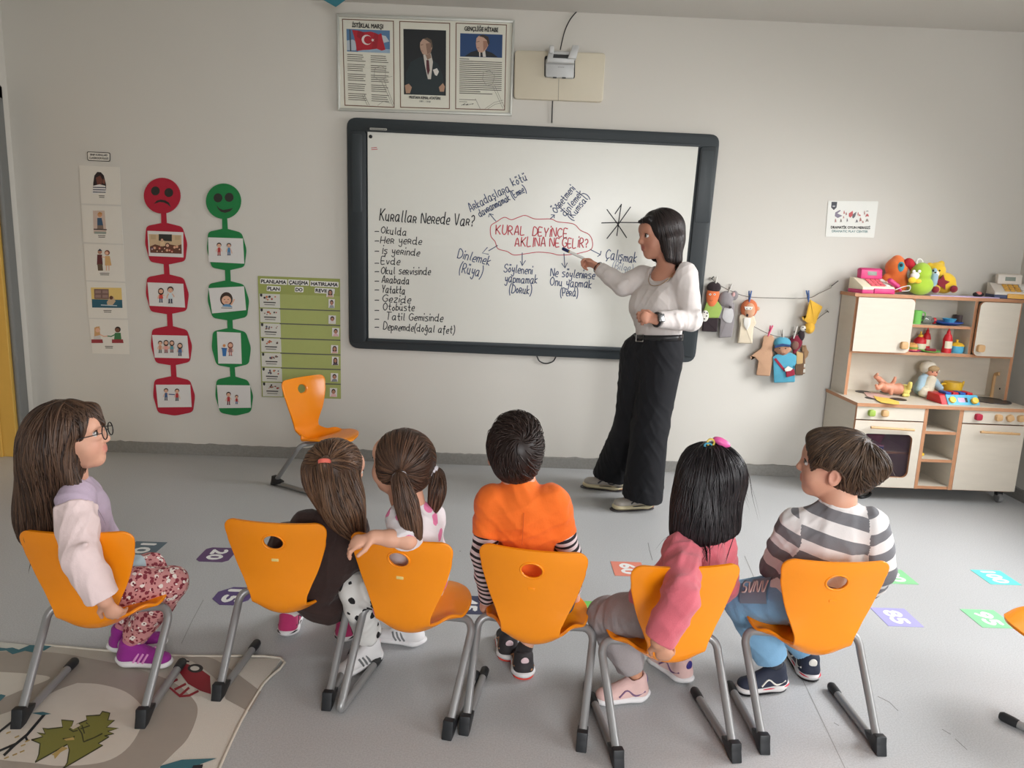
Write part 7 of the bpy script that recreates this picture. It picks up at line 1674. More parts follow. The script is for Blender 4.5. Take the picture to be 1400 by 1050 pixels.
# ---- girl with two pigtails, hand on her chair back
def girl_pigtails():
    H = Frame(Q(549, 634, 2.10), (-.84, .53, .08), (.06, 0, 1), 1.0)
    J = dict(neck=Q(556, 682, 2.10), shL=Q(552, 708, 2.035), shR=Q(588, 706, 2.18), elL=Q(557, 738, 1.965), wrL=Q(511, 734, 1.945), elR=Q(580, 770, 2.25), wrR=Q(545, 800, 2.3), hipL=Q(543, 806, 2.17), hipR=Q(580, 806, 2.26),
             knL=Q(487, 806, 2.22), knR=Q(508, 808, 2.38), anL=ankle(PZ(519, 899), PZ(484, 918)), anR=ankle(PZ(580, 882), PZ(524, 876)), bow=(.02, .015, 0))
    hp = [(J['wrL'], Q(489, 741, 1.935)-J['wrL'], (0, .35, -1), 1.0, 1, (.55, .6, .6, .55), .3), (J['wrR'], (-.5, .6, -.2), (0, 0, -1), .95, -1)]
    t = person('girl with two brown pigtails in a white and pink top, hand on her chair back', J, H, SKIN, hp)
    eyes(H, t)
    wp = spot_mat('wear_white_pink', (232, 224, 226), [((232, 128, 170), 17, .34, 0, 4), ((214, 214, 220), 22, .2, 0, 7)])
    blob('top', torso_prims(J, .012, .98)+[Cap(J['neck']-A((0, 0, .012)), mid(J['shL'], J['shR']), .042, .05, .02), Cap(J['shL']+A((0, 0, -.005)), mid(J['shL'], J['elL'], 1.0), .050, .043, .02), Cap(J['shR'], mid(J['shR'], J['elR'], .8), .046, .043), Cap(Q(566, 738, 2.11), Q(560, 770, 2.15), .07, .08, .03), cut(J['neck']+A((0, 0, -.01)), (0, 0, 1), .06), cut(mid(J['shL'], J['elL'], 1.12), J['elL']-J['shL'], .055)]
         + [Cap(J['shL']+A((-.03, -.03, -.02)), J['shL']+A((.02, -.045, -.06)), .008, .006, .014)], .0035, wp, t)
    dots = spot_mat('wear_white_dots', (232, 230, 226), [((30, 28, 30), 20, .27, 0, 2)])
    blob('trousers', legs_prims(J, .008, (.058, .046, .034), .93)+[Ell(mid(J['hipL'], J['hipR']), (.09, .09, .06)), cut(mid(J['knL'], J['anL'], .92), J['anL']-J['knL'], .06)], .004, dots, t)
    for q in 'LR': sock(t, J, q, cloth('sock_grey', (176, 172, 168)), .86)
    up = mat('wear_white_leather', (226, 224, 224), .5, bump=.1); so = mat('sole_white', (228, 226, 226), .6); gr = mat('stripe_grey', (110, 112, 112), .5); hp_ = mat('tab_hot_pink', (240, 40, 130), .45)
    shoe(t, PZ(519, 899), PZ(484, 918), .18, .035, up, so, stripes=gr, laces=up, tab=hp_); shoe(t, PZ(580, 882), PZ(524, 876), .18, .035, up, so, stripes=gr, laces=up, tab=hp_)
    hm = hair_mat('hair_pigtail_brown', (46, 32, 26), (104, 74, 56)); L = loc(H)
    tl = Q(546, 649, 2.005); tr = Q(589, 642, 2.15)
    pr = scalp(H, g=.008)+[Ell(H.P(0, -.05, -.04), (.055, .035, .035), H.ax, .02), face_cut(H, (0, .058, .026), -.35), Ell(H.P(.066, .0, -.012), (.018, .034, .034), H.ax, .02), Ell(H.P(-.066, .0, -.012), (.018, .034, .034), H.ax, .02), ear_cut(H, 1, (.07, .062, -.05), (.04, .045, .045)), ear_cut(H, -1, (.07, .062, -.05), (.04, .045, .045))]
    part = lambda s: (lambda V: (L(V)[:, 0]*s > -.002))
    hair(t, pr, hm, [(lambda V: L(V)[:, 0] < .004, toward(tl), .17, 520, dict(rad=.0015, lift=.0008, jit=.1)), (lambda V: L(V)[:, 0] > -.004, toward(tr), .17, 420, dict(rad=.0015, lift=.0008, jit=.1))], core=.15)
    for tp, pts, R, rr in ((tl, [(548, 660, 1.985), (556, 690, 1.975), (563, 716, 1.97), (574, 735, 1.965)], [.014, .022, .030, .026, .006], 1), (tr, [(597, 650, 2.15), (598, 670, 2.13), (594, 690, 2.12), (588, 708, 2.11)], [.013, .02, .023, .017, .004], 2)):
        P = [tp]+[Q(*q) for q in pts]
        hair(t, chain(P, R, .01, 3), hm, [(lambda V: V[:, 2] > tp[2]-.10, lambda X: down(X)+A((.22 if rr == 1 else -.1, -.03, 0)), .15 if rr == 1 else .11, 190, dict(rad=.0017, lift=.0012, jit=.15))], .0035, .35, 'pigtail')
        lathe('hair_tie', [(.012, -.008), (.021, -.007), (.0225, 0), (.021, .007), (.012, .008)], tp+.35*(P[1]-tp), mat('tie_white', (226, 220, 226), .6), t, P[1]-P[0], 16)
girl_pigtails()

# ---- boy in the orange shirt
def boy_orange():
    H = Frame(Q(703, 619, 2.13), (-.18, .97, .10), (0, 0, 1), .99)
    J = dict(neck=Q(709, 650, 2.12), shL=Q(673, 684, 2.10), shR=Q(755, 684, 2.09), elL=Q(661, 756, 2.08), wrL=Q(668, 818, 2.17), elR=Q(777, 754, 2.10), wrR=Q(783, 806, 2.20), hipL=CW(3, (-.055, .215, .355)), hipR=CW(3, (.055, .215, .355)),
             knL=CW(3, (-.085, .42, .345)), knR=CW(3, (.06, .43, .345)), anL=ankle(PZ(696, 906), PZ(690, 880)), anR=ankle(PZ(717, 931), PZ(711, 905)), bow=(0, .012, 0))
    hp = [(J['wrL'], Q(660, 830, 2.2)-J['wrL'], (1, .2, -.3), 1.0, -1, (.5, .5, .5, .5), .2), (J['wrR'], Q(790, 822, 2.24)-J['wrR'], (-1, .2, -.3), 1.0, 1, (.5, .5, .5, .5), .2)]
    t = person('boy with short dark hair in an orange shirt over striped sleeves, seen from behind', J, H, SKIN, hp)
    eyes(H, t)
    og = cloth('orange', (244, 112, 30)); st = stripe_mat('wear_sleeve_stripes', (226, 208, 208), (34, 28, 32), 'along', .0205, .48)
    S = mid(J['shL'], J['shR']); sl = [Cap(J['shL'], mid(J['shL'], J['elL'], .72), .047, .045, .02), Cap(J['shR'], mid(J['shR'], J['elR'], .72), .047, .045, .02)]
    blob('shirt', torso_prims(J, .016, 1.03, 1.04)+sl+[Cap(J['neck']-A((0, 0, .006)), S, .046, .058, .02), cut(J['neck']+A((0, 0, .004)), (0, -.1, 1), .07)]
         + [cut(mid(J['sh'+s], J['el'+s], .66), J['el'+s]-J['sh'+s], .06) for s in 'LR']+[Cap(J['shL']+A((.025, -.045, -.02)), J['shL']+A((.035, -.05, -.10)), .006, .005, .014), Cap(J['shR']+A((-.02, -.045, -.06)), J['shR']+A((-.05, -.05, -.04)), .006, .005, .014)], .0035, og, t)
    tube('back_seam', [S+A((.004, -.078, -.01)), S+A((.003, -.0895, -.05)), S+A((.002, -.0955, -.10))], .0012, mat('wear_seam_orange', (206, 84, 22), .9), t, 6, 3)
    for s in 'LR':
        sd = nrm(J['wr'+s]-J['sh'+s]); s0 = J['sh'+s]
        blob('striped_sleeve', arm_chain(mid(J['sh'+s], J['el'+s], .4), J['el'+s], J['wr'+s], (.036, .033, .027), .003)+[cut(J['wr'+s], J['wr'+s]-J['el'+s], .05)], .0032, st, t, attr={'along': lambda V: (V-s0)@sd})
    nv = cloth('dark_trousers', (52, 50, 58))
    blob('trousers', legs_prims(J, .006, (.06, .048, .036), .84)+[Ell(mid(J['hipL'], J['hipR']), (.095, .08, .055))]+[cut(mid(J['kn'+s], J['an'+s], .82), J['an'+s]-J['kn'+s], .06) for s in 'LR'], .004, nv, t)
    for s in 'LR': sock(t, J, s, cloth('sock_black', (40, 36, 38)), .97, .027, .0255)
    up = mat('wear_trainer_black', (46, 42, 44), .7, bump=.2); so = mat('sole_white', (228, 226, 226), .6); rd = mat('sole_red', (226, 78, 66), .6); bn = mat('trim_tan', (176, 124, 84), .6)
    for hl, to in ((PZ(717, 931), PZ(711, 905)), (PZ(696, 906), PZ(690, 880))):
        s = shoe(t, hl, to, .18, .037, up, so, side_trim=bn, laces=so, tab=mat('tab_pink_white', (226, 200, 204), .5), band=None)
        d = nrm(to-hl); blob('outsole', [Cap(hl+d*.035+A((0, 0, .004)), hl+d*.145+A((0, 0, .004)), .036, .034, .004, 'u', ((0, 0, 1), .10)), Half(hl+A((0, 0, .0004)), (0, 0, -1), .001)], .0024, rd, s)
        blob('heel_panel', [Ell(hl+d*.012+A((0, 0, .036)), (.028, .010, .010), None, .004)], .0024, bn, s)
    hm = hair_mat('hair_short_dark', (36, 25, 22), (52, 37, 32)); L = loc(H); cr = H.P(.0, -.075, .055)
    pr = scalp(H, g=.013)+[Ell(H.P(0, -.045, -.03), (.058, .045, .045), H.ax, .03), Ell(H.P(.01, .02, .085), (.05, .06, .028), H.ax, .03), face_cut(H), ear_cut(H, 1), ear_cut(H, -1), Half(H.P(0, -.05, -.078), (0, -.1, -1), .015)]
    w = whorl(cr, nrm(H.u*.7-H.f*.7), .7)
    hair(t, pr, hm, [(lambda V: (L(V)[:, 2] > -.065), w, .055, 900, dict(rad=.0016, lift=.0022, jit=.3, step=.007)), (lambda V: (L(V)[:, 2] > .07), lambda P: w(P)+.3*A((.5, 0, .5)), .05, 200, dict(rad=.0014, lift=.005, jit=.6, step=.007)), (lambda V: (L(V)[:, 2] < -.0), down, .035, 300, dict(rad=.0012, lift=.001, step=.007))], core=.12)
boy_orange()

# ---- girl in the pink sweatshirt
def girl_pink():
    H = Frame(Q(966, 655, 2.09), (-.55, .83, .05), (0, 0, 1), 1.0)
    J = dict(neck=Q(962, 712, 2.07), shL=Q(933, 752, 1.99), shR=Q(985, 744, 2.13), elL=Q(931, 818, 1.80), wrL=Q(900, 878, 1.79), elR=Q(992, 800, 2.18), wrR=Q(960, 830, 2.3), hipL=CW(4, (-.06, .19, .36)), hipR=CW(4, (.05, .24, .36)),
             knL=Q(830, 844, 2.14), knR=Q(880, 850, 2.28), anL=ankle(PZ(884, 953), PZ(818, 962), .185, .09), anR=ankle(PZ(943, 937), PZ(908, 915), .185, .09), bow=(.01, .0, 0))
    hp = [(J['wrL'], Q(909, 896, 1.80)-J['wrL'], (.35, 1, .1), 1.0, -1, (.6, .6, .6, .6), .3), (J['wrR'], (-.6, .5, -.2), (0, 0, -1), .95, -1)]
    t = person('girl with long black hair in a pink sweatshirt and grey leggings', J, H, SKIN2, hp)
    eyes(H, t)
    pk = mat('wear_pink_fleece', (206, 100, 112), .92, bump=.35, bscale=320, var=.12, vscale=400, sheen=.2)
    S = mid(J['shL'], J['shR'])
    blob('sweatshirt', torso_prims(J, .014, 1.0, 1.02)+[Cap(J['neck']-A((0, 0, .012)), S, .043, .055, .02)]+arm_chain(J['shL'], J['elL'], J['wrL'], (.046, .042, .033), .006, .96)+arm_chain(J['shR'], J['elR'], J['wrR'], (.042, .036, .03), .006, .9)
         + [Cap(mid(J['elL'], J['wrL'], .55), mid(J['elL'], J['wrL'], .9), .042, .040, .012), cut(mid(J['elL'], J['wrL'], .95), J['wrL']-J['elL'], .07), cut(J['neck']+A((0, 0, -.006)), (0, 0, 1), .06)]
         + [Cap(J['shL']+A((.0, -.045, -.02)), J['shL']+A((.035, -.02, .0)), .008, .006, .014)], .0035, pk, t)
    gy = mat('wear_grey_jersey', (158, 150, 150), .92, bump=.25, bscale=300, var=.12, vscale=260)
    kd = nrm(J['anL']-J['knL'])
    blob('leggings', legs_prims(J, .008, (.060, .052, .036), .92)+[Ell(mid(J['hipL'], J['hipR']), (.095, .085, .06)), cut(mid(J['knL'], J['anL'], .88), J['anL']-J['knL'], .06), cut(mid(J['knR'], J['anR'], .88), J['anR']-J['knR'], .06)]
, .0038, gy, t)
    up = cloth('blush_mesh', (220, 184, 178)); so = mat('sole_white', (228, 226, 226), .6); pu = mat('trim_plum', (112, 80, 116), .5); nb = mat('tab_navy', (50, 40, 120), .5)
    shoe(t, PZ(884, 953), PZ(818, 962), .185, .036, up, so, side_trim=pu, laces=up, tab=nb); shoe(t, PZ(943, 937), PZ(908, 915), .185, .036, up, so, side_trim=pu, laces=up, tab=nb)
    hm = hair_mat('hair_black', (16, 14, 16), (46, 40, 42), .34); L = loc(H)
    pr = scalp(H, g=.014)+[face_cut(H, (0, .06, .02), -.45)]+chain([H.P(0, -.02, .02), Q(966, 682, 2.06), Q(964, 710, 2.045), Q(963, 742, 2.04)], [.080, .074, .074, .074], .03, 3, flat=[(nrm(A((1, .25, 0))), 1.14)])+[Cap(H.P(0, .06, .06), H.P(0, .075, .03), .02, .012, .02), Half(Q(962, 729, 2.04), (.22, 0, -1), .008)]
    hair(t, pr, hm, [(lambda V: L(V)[:, 2] > .02, lambda P: down(P)+.5*nrm_rows(P-H.P(0, .02, .12))*np.clip((P[:, 2]-H.c[2])/.06, 0, 1)[:, None], .27, 700, dict(rad=.0017)), (lambda V: (L(V)[:, 2] < .03) & (L(V)[:, 2] > -.12), down, .17, 560, dict(rad=.0016, lift=.002)), (lambda V: (L(V)[:, 2] < -.05) & ((L(V)[:, 0] > .05) | (L(V)[:, 0] < -.05)), lambda P: down(P)+A((-.15, 0, 0)), .14, 150, dict(rad=.0012, hang=.005, jit=.5)),
                     (lambda V: (L(V)[:, 0] > .05) & (L(V)[:, 2] > .02), lambda P: down(P)+A((.25, 0, .2)), .16, 16, dict(rad=.0009, hang=.002, jit=.6)), (lambda V: (L(V)[:, 0] < -.05) & (L(V)[:, 2] > .0), lambda P: down(P)+A((-.3, 0, .1)), .13, 16, dict(rad=.0009, hang=.002, jit=.6))], core=.12)
    tp = Q(978, 604, 2.07)
    blob('bow_clip', [Ell(tp+A((.012, -.005, .004)), (.022, .016, .011), [nrm((1, 0, -.35)), (0, 1, 0), nrm((.35, 0, 1))]), Ell(tp+A((.026, -.01, -.006)), (.016, .010, .008))], .0025, mat('clip_pink', (226, 92, 160), .35), t)
    tube('hair_tie', [tp+A((-.016+.010*math.cos(a), -.01, .0+.010*math.sin(a))) for a in np.linspace(0, 6.28, 17)], .003, mat('tie_yellow', (228, 200, 92), .5), t, 8)
    tube('hair_tie', [tp+A((-.024+.010*math.cos(a), -.012, -.008+.006*math.sin(a))) for a in np.linspace(0, 6.28, 17)], .003, mat('tie_blue', (70, 150, 176), .5), t, 8)
girl_pink()

# ---- boy in the grey striped shirt
def boy_striped():
    H = Frame(Q(1141, 637, 2.12), (-.90, .43, .06), (-.04, 0, 1), 1.04)
    J = dict(neck=Q(1147, 684, 2.10), shL=Q(1088, 717, 2.14), shR=Q(1190, 717, 2.08), elL=Q(1060, 775, 2.19), wrL=Q(1078, 806, 2.26), elR=Q(1203, 778, 2.11), wrR=Q(1180, 812, 2.26), hipL=CW(5, (-.06, .215, .37)), hipR=CW(5, (.055, .205, .36)),
             knL=Q(1016, 820, 2.24), knR=Q(1068, 838, 2.36), anL=ankle(PZ(1072, 938), PZ(1016, 946), .185, .09), anR=ankle(PZ(1110, 934), PZ(1094, 910), .185, .09), bow=(.01, .012, 0))
    hp = [(J['wrL'], (-.3, .7, -.3), (0, .2, -1), 1.0, -1), (J['wrR'], (-.4, .7, -.2), (0, .2, -1), 1.0, 1)]
    t = person('boy with tousled brown hair in a grey and white striped shirt', J, H, SKIN, hp)
    eyes(H, t, iris=(52, 36, 28))
    st = stripe_mat('wear_grey_stripes', (226, 222, 220), (118, 118, 122), 'along', .076, .5, phase=0.0)
    S = mid(J['shL'], J['shR']); fl = along(J, ['shL', 'elL', 'wrL']); fr = along(J, ['shR', 'elR', 'wrR']); up_ = nrm(S-mid(J['hipL'], J['hipR']))
    def band(V):
        z = (S-V)@up_+.004; a, da = fl(V); b, db = fr(V)
        lt = nrm(J['shR']-J['shL']); out = (V-S)@lt; W = np.linalg.norm(J['shR']-J['shL'])/2
        left = (out < -W+.010) & (da < .07); right = (out > W-.010) & (db < .07)
        return np.where(left, a+.004, np.where(right, b+.004, z-.019))
    blob('shirt', torso_prims(J, .014, 1.02, 1.04)+[Cap(J['neck']-A((0, 0, .012)), S, .045, .055, .02), Cap(J['shL'], J['neck']-A((0, 0, .02)), .034, .04, .02), Cap(J['shR'], J['neck']-A((0, 0, .02)), .034, .04, .02)]+arm_chain(J['shL'], J['elL'], J['wrL'], (.046, .040, .030), .006, .95)+arm_chain(J['shR'], J['elR'], J['wrR'], (.046, .040, .03), .006, .95)
         + [cut(J['neck']+A((0, 0, -.004)), (0, 0, 1), .06), cut(mid(J['elL'], J['wrL'], .93), J['wrL']-J['elL'], .06)]
         , .0033, st, t, attr={'along': band})
    ring_collar(t, J['neck']+A((0, 0, -.006)), (0, -.12, 1), .046, .045, cloth('collar_white', (230, 228, 226)), .0055)
    bl = cloth('sky_blue', (126, 172, 206))
    blob('trousers', legs_prims(J, .010, (.064, .054, .042), .9)+[Ell(mid(J['hipL'], J['hipR']), (.10, .085, .06)), cut(mid(J['knL'], J['anL'], .9), J['anL']-J['knL'], .07), cut(mid(J['knR'], J['anR'], .95), J['anR']-J['knR'], .06)]
         + [], .0038, bl, t)
    # printed thigh panel with outlined letters, as on the trousers
    gp = mat('wear_panel_grey_blue', (128, 142, 156), .85); a_, b_ = J['hipL'], J['knL']; ax = nrm(b_-a_); tocam = nrm(A((0, 0, CAM_H))-b_)
    nn = nrm(tocam-ax*(tocam@ax)); ss = np.cross(ax, nn); L_ = np.linalg.norm(b_-a_)
    def thigh(u, v, lift=.0):
        """u along from knee to hip (0..1), v angle around"""
        c = b_+(a_-b_)*u; r = .0672+.013*u+lift; return c+r*(math.cos(v)*nn+math.sin(v)*ss*-1)
    sgn = 1 if (ss@A((0, 0, 1))) < 0 else -1
    V = []; F = []; nu, nv = 10, 12
    for i in range(nu+1):
        for j in range(nv+1): V.append(thigh(.26+.66*i/nu, sgn*(-.15+1.15*j/nv), .0015))
    for i in range(nu):
        for j in range(nv): k = i*(nv+1)+j; F.append((k, k+1, k+nv+2, k+nv+1))
    pn = np_obj('thigh_panel', V, F, gp, t, True)
    lt = mat('wear_print_rose', (214, 190, 184), .8)
    def stroke(pts, nm='letter_print'):
        P = [thigh(.33+(u-.02)*1.35, sgn*v, .0035) for u, v in pts]; tube(nm, P, .0026, lt, pn, 6, 3)
    v0, v1 = .32, .78
    stroke([(.02, v0), (.075, v0), (.095, v0+.12), (.07, .55), (.04, .56), (.02, .66), (.04, v1), (.095, v1)])
    stroke([(.115, v1), (.15, v0+.02), (.165, v0), (.18, v0+.02), (.205, v1)])
    stroke([(.225, v0), (.235, v1-.03), (.25, v1), (.265, v1-.06), (.295, v0+.06), (.31, v0), (.325, v0+.03), (.335, v1)])
    stroke([(.355, v1), (.39, v0+.02), (.405, v0), (.42, v0+.02), (.445, v1)])
    for s in 'LR': sock(t, J, s, cloth('sock_dark', (46, 48, 56)), .9, .030, .0255)
    up = mat('wear_trainer_navy', (34, 40, 58), .75, bump=.2); so = mat('sole_pale', (206, 202, 200), .6); wh = mat('trim_white', (224, 220, 210), .5); rd = mat('sole_crimson', (204, 50, 70), .6); bk = mat('sole_black', (28, 26, 30), .6)
    for hl, to in ((PZ(1072, 938), PZ(1016, 946)), (PZ(1110, 934), PZ(1094, 910))):
        s = shoe(t, hl, to, .185, .037, up, so, side_trim=wh, laces=wh, tab=wh, band=rd); d = nrm(to-hl)
        blob('outsole', [Cap(hl+d*.035+A((0, 0, .004)), hl+d*.15+A((0, 0, .004)), .036, .034, .004, 'u', ((0, 0, 1), .09)), Half(hl+A((0, 0, .0004)), (0, 0, -1), .001)], .0024, bk, s)
    hm = hair_mat('hair_tousled_brown', (46, 34, 28), (100, 77, 58)); L = loc(H); cr = H.P(.0, -.07, .07)
    pr = scalp(H, g=.014)+[Ell(H.P(0, -.085, .012), (.060, .042, .055), H.ax, .03), Ell(H.P(0, .05, .06), (.055, .04, .035), H.ax, .03), Ell(H.P(-.02, -.102, .03), (.042, .04, .036), H.ax, .03), Ell(H.P(0, -.055, -.035), (.052, .035, .035), H.ax, .03), face_cut(H, (0, .072, .02), -.35), ear_cut(H, 1, (.075, .03, -.042), (.034, .045, .05)), ear_cut(H, -1, (.075, .03, -.042), (.034, .045, .05)), Ell(H.P(.08, -.005, -.014), (.03, .022, .030), H.ax, .006, 's'), Ell(H.P(-.08, -.005, -.014), (.03, .022, .030), H.ax, .006, 's')]
    w = whorl(cr, nrm(H.u*.8-H.f*.5), .45)
    hair(t, pr, hm, [(lambda V: (L(V)[:, 2] > .0), w, .085, 1500, dict(rad=.0013, lift=.0012, jit=.16, step=.008)), (lambda V: (L(V)[:, 1] < -.06) & (L(V)[:, 2] > -.04), lambda P: w(P)-.4*H.f, .05, 300, dict(rad=.0012, lift=.003, jit=.35, step=.008, hang=.006)), (lambda V: (L(V)[:, 2] < .0), down, .04, 300, dict(rad=.0012, lift=.001, step=.007)), (lambda V: (L(V)[:, 1] > .03), sweep(H, (0, .6, -.8)), .06, 220, dict(rad=.0014, lift=.002, step=.007))], core=.18)
boy_striped()
# ------------------------------------------------------------------ the teacher by the board
def teacher():
    H = Frame(Q(902, 321, 3.93), (-.95, -.24, -.12), (.03, 0, 1), 1.2)
    J = dict(neck=Q(917, 366, 3.95), shL=Q(936, 376, 3.86), shR=Q(878, 379, 4.08), elL=Q(945, 438, 3.80), wrL=Q(897, 437, 3.70), elR=Q(852, 391, 4.03), wrR=Q(818, 366, 4.13),
             hipL=Q(905, 492, 3.90), hipR=Q(876, 490, 4.02), knL=Q(889, 585, 3.88), knR=Q(864, 580, 4.04), anL=ankle(PZ(892, 694), PZ(846, 697), .25, .10), anR=ankle(PZ(852, 671), PZ(812, 667), .25, .10))
    hp = [(J['wrR'], Q(795, 353, 4.16)-J['wrR'], (-.15, -.5, -.75), 1.28, 1, (.75, .95, 1.05, 1.1), .55), (J['wrL'], Q(872, 432, 3.68)-J['wrL'], (.2, .75, -.4), 1.3, -1, (.85, .95, 1.0, 1.0), .6)]
    sk = skin_mat('skin_adult', (196, 140, 116), (166, 82, 78))
    t = person('woman with a dark bob, white top and black trousers pointing at the whiteboard', J, H, sk, hp, True, 1.5, .0042, (.046, .036, .026), (.08, .06, .04), .050)
    eyes(H, t, iris=(46, 32, 26), brow=(34, 26, 26))
    S = mid(J['shL'], J['shR']); W = Q(900, 458, 3.94); lat = nrm(J['shL']-J['shR']); fw = nrm(np.cross((0, 0, 1), lat)); fw = fw if fw[0] < 0 else -fw
    wt = mat('wear_white_rib', (216, 208, 204), .85, bump=.25, bscale=260, var=.03)
    top = [Cap(J['shL']-A((0, 0, .01)), J['shR']-A((0, 0, .01)), .058, None, .03), Cap(S-A((0, 0, .09)), mid(S, W, .7), .088, .092, .05, 'u', (lat, 1.42)), Cap(mid(S, W, .6), W, .094, .098, .05, 'u', (lat, 1.35)),
           Ell(S-A((0, 0, .15))+fw*.065+lat*.055, (.078, .082, .085), None, .06), Ell(S-A((0, 0, .15))+fw*.065-lat*.06, (.078, .082, .085), None, .06), Cap(J['neck']-A((0, 0, .03)), S, .058, .07, .03)]
    top += arm_chain(J['shL'], J['elL'], J['wrL'], (.062, .052, .036), .004, .96, .03)+arm_chain(J['shR'], J['elR'], J['wrR'], (.060, .052, .034), .004, .97, .03)
    top += [cut(mid(J['elL'], J['wrL'], .94), J['wrL']-J['elL'], .08), cut(mid(J['elR'], J['wrR'], .95), J['wrR']-J['elR'], .08), cut(J['neck']+fw*.02-A((0, 0, .030)), nrm(fw*.75+A((0, 0, 1))), .10), Half(W-A((0, 0, .012)), (0, 0, -1), .004)]
    top += [Cap(J['elL']+A((-.03, -.03, .03)), J['elL']+A((.03, -.045, .055)), .008, .006, .018), Cap(J['elL']+A((-.02, -.04, -.03)), J['elL']+A((.02, -.05, .02)), .008, .006, .018), Cap(J['elR']+A((-.03, -.045, .0)), J['elR']+A((.01, -.05, .03)), .008, .006, .018), Cap(mid(J['elL'], J['wrL'], .4)+A((0, -.045, -.02)), mid(J['elL'], J['wrL'], .5)+A((0, -.045, .03)), .007, .005, .016)]
    blob('top', top, .0042, wt, t)
    bk = mat('wear_black_twill', (12, 13, 19), .9, bump=.2, bscale=300); hem = lambda p, z: A((p[0], p[1], z))
    tr = [Cap(W-A((0, 0, .02)), mid(J['hipL'], J['hipR'])+A((0, 0, .02)), .098, .112, .05, 'u', (lat, 1.32))]
    tr += [Cap(J['hipL']+A((0, 0, .02)), J['knL'], .112, .098, .05), Cap(J['knL'], J['anL']+A((-.005, 0, -.02)), .098, .112, .02), Cap(J['hipR']+A((0, 0, .02)), J['knR'], .112, .098, .05), Cap(J['knR'], J['anR']+A((-.01, 0, -.01)), .098, .112, .02)]
    tr += [Half(PZ(880, 690, .058), (-.12, 0, -1), .004), Half(W-A((0, 0, .002)), (0, 0, 1), .003)]
    tr += [Cap(mid(J['hipR'], J['hipL'])+A((0, -.13, -.12)), mid(J['knR'], J['knL'])+A((0, -.10, -.25)), .012, .014, .03, 's')]
    blob('trousers', tr, .005, bk, t)
    bp = [W+A((0, 0, -.012))+1.40*.101*math.cos(a)*lat+.103*math.sin(a)*fw for a in np.linspace(0, 2*math.pi, 41)]
    V = [p+A((0, 0, z)) for p in bp for z in (-.016, .016)]; Fq = [(2*i, 2*i+1, 2*i+3, 2*i+2) for i in range(40)]
    b = np_obj('belt', V, Fq, mat('belt_leather', (30, 28, 30), .4), t, True); md = b.modifiers.new('thickness', 'SOLIDIFY'); md.thickness = .004; md.offset = 1
    bc = W+A((0, 0, -.012))+fw*.109-lat*.035
    tube('buckle', [bc+lat*.024*sx+A((0, 0, .018*sz)) for sx, sz in ((-1, -1), (1, -1), (1, 1), (-1, 1), (-1, -1))], .003, mat('buckle_steel', (180, 178, 172), .3, metal=.9), b, 6)
    # necklace and watch
    nk = [J['neck']+fw*(.05+.045*math.sin(a)*1)+lat*.075*math.cos(a)-A((0, 0, .03+.065*math.sin(a))) for a in np.linspace(0.0, math.pi, 21)]
    tube('necklace', [p+fw*.022 for p in nk], .0016, mat('chain_gold', (172, 136, 92), .3, metal=.9), t, 6)
    wc = mid(J['elL'], J['wrL'], .985); wd = nrm(J['wrL']-J['elL']); e1 = nrm(np.cross(wd, (0, 0, 1))); e2 = np.cross(wd, e1)
    w = tube('watch_strap', [wc+.033*(math.cos(a)*e1+math.sin(a)*e2) for a in np.linspace(0, 2*math.pi, 25)], .0065, mat('strap_black', (30, 32, 36), .5), t, 8); w['label'] = 'dark square wristwatch on a black strap'
    fc = nrm(A((.1, -1, .35))-wd*(A((.1, -1, .35))@wd)); ff = np.cross(wd, fc); bm = bmesh.new(); add_box(bm, (-.019, -.021, -.006), (.019, .021, .006), .004)
    bmesh.ops.transform(bm, matrix=Matrix(((wd[0], ff[0], fc[0], wc[0]+fc[0]*.038), (wd[1], ff[1], fc[1], wc[1]+fc[1]*.038), (wd[2], ff[2], fc[2], wc[2]+fc[2]*.038), (0, 0, 0, 1))), verts=bm.verts); auto_smooth(bm_obj('watch_case', bm, mat('watch_grey', (92, 92, 92), .25, metal=.6), w))
    bc2 = mid(J['elR'], J['wrR'], 1.02); wd2 = nrm(J['wrR']-J['elR']); a1 = nrm(np.cross(wd2, (0, 0, 1))); a2 = np.cross(wd2, a1)
    tube('bracelet', [bc2+.031*(math.cos(a)*a1+math.sin(a)*a2) for a in np.linspace(0, 2*math.pi, 25)], .0028, mat('bracelet_dark', (40, 32, 30), .4), t, 6)
    # shoes
    up = mat('wear_trainer_silver', (176, 170, 162), .45, metal=.25, bump=.3, bscale=200); so = mat('sole_cream', (216, 204, 168), .6); dk = mat('trim_graphite', (70, 68, 72), .5); tn = mat('heel_copper', (176, 120, 76), .4)
    for hl, to in ((PZ(892, 694), PZ(846, 697)), (PZ(852, 671), PZ(812, 667))):
        s = shoe(t, hl, to, .25, .046, up, so, side_trim=dk, laces=mat('lace_white', (220, 216, 210), .7), band=dk); d = nrm(to-hl)
        blob('outsole', [Cap(hl+d*.04+A((0, 0, .004)), hl+d*.215+A((0, 0, .004)), .046, .044, .004, 'u', ((0, 0, 1), .10)), Half(hl+A((0, 0, .0004)), (0, 0, -1), .001)], .003, dk, s)
        blob('heel_pod', [Ell(hl+d*.03+A((0, 0, .016)), (.036, .036, .009))], .003, tn, s)
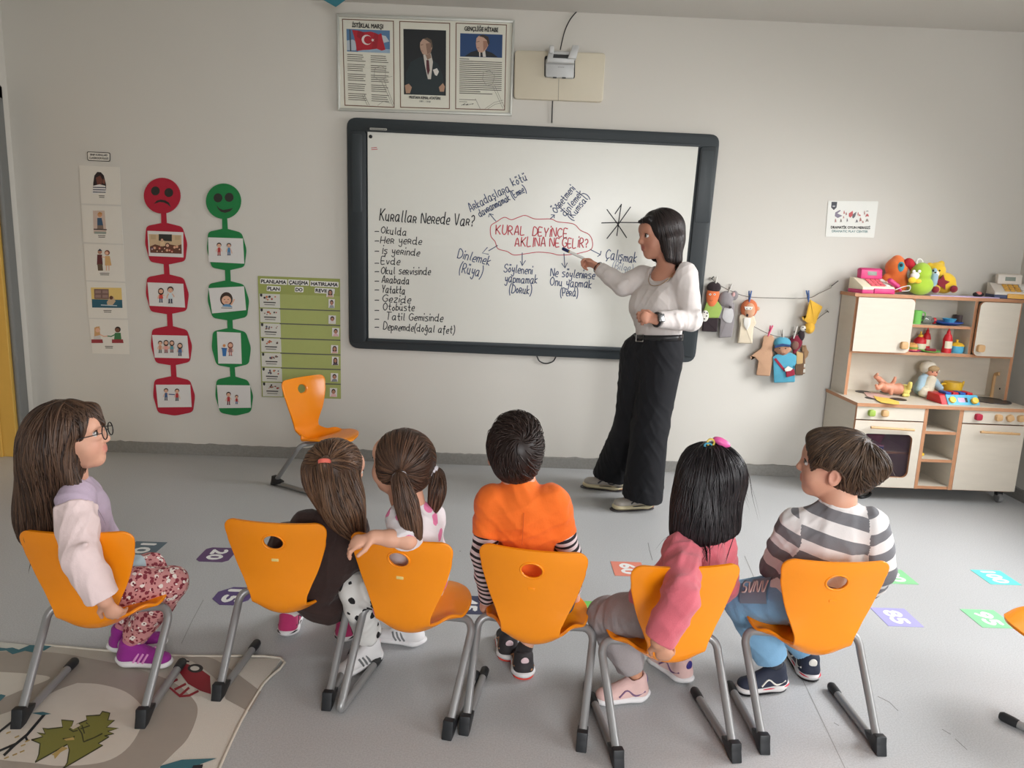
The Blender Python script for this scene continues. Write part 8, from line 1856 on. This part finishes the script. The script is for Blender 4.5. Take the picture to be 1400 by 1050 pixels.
    hm = hair_mat('hair_dark_bob', (22, 19, 20), (56, 46, 44), .38); L = loc(H)
    pr = scalp(H, g=.013)+[Ell(H.P(0, -.035, -.035), (.098, .075, .075), H.ax, .04), Cap(H.P(.072, .0, -.02), H.P(.070, -.002, -.10), .026, .022, .03), Cap(H.P(-.072, .0, -.02), H.P(-.070, -.002, -.10), .026, .022, .03), Cap(H.P(0, -.075, -.03), H.P(0, -.07, -.105), .035, .03, .04), Cap(H.P(.06, -.045, -.02), H.P(.062, -.045, -.108), .034, .028, .03), Cap(H.P(-.06, -.045, -.02), H.P(-.062, -.045, -.108), .034, .028, .03),
              Half(H.P(0, .062, .03), H.f-.42*H.u, .012), Cap(H.P(0, .075, -.075), H.P(0, .075, .0), .064, .062, .01, 's'), Half(H.P(0, 0, -.118), (-.25, -.1, -1), .012), Cap(H.P(-.035, .066, .072), H.P(.01, .088, .062), .016, .010, .02)]
    hair(t, pr, hm, [(lambda V: (L(V)[:, 2] > -.02) & (L(V)[:, 1] < .03), lambda P: down(P)-.25*H.f+.55*nrm_rows(P-H.P(.01, .03, .13))*np.clip((P[:, 2]-H.c[2])/.05, 0, 1)[:, None], .24, 900, dict(rad=.0017, lift=.0012, jit=.12, hang=.008)), (lambda V: (L(V)[:, 2] < .02) & (L(V)[:, 1] < .04), down, .09, 420, dict(rad=.0016, lift=.001, jit=.12, hang=.006))], .005, core=.1)
    # the marker in her hand
    a, b = Q(792, 350.5, 4.135), Q(768.5, 339.5, 4.16); d = nrm(b-a); m = thing('board_marker', 'blue-capped white board marker held in the pointing hand', 'marker', tuple(a))
    tube('barrel', [a-d*.03, a-d*.029, b-d*.042], [.006, .0078, .0078], mat('marker_white', (232, 230, 226), .4), m, 12)
    tube('ring', [b-d*.048, b-d*.040], .0082, mat('marker_gold', (206, 176, 92), .4), m, 12)
    tube('cap', [b-d*.042, b-d*.004, b], [.0092, .0092, .006], mat('marker_cap_navy', (26, 38, 96), .4), m, 12)
teacher()
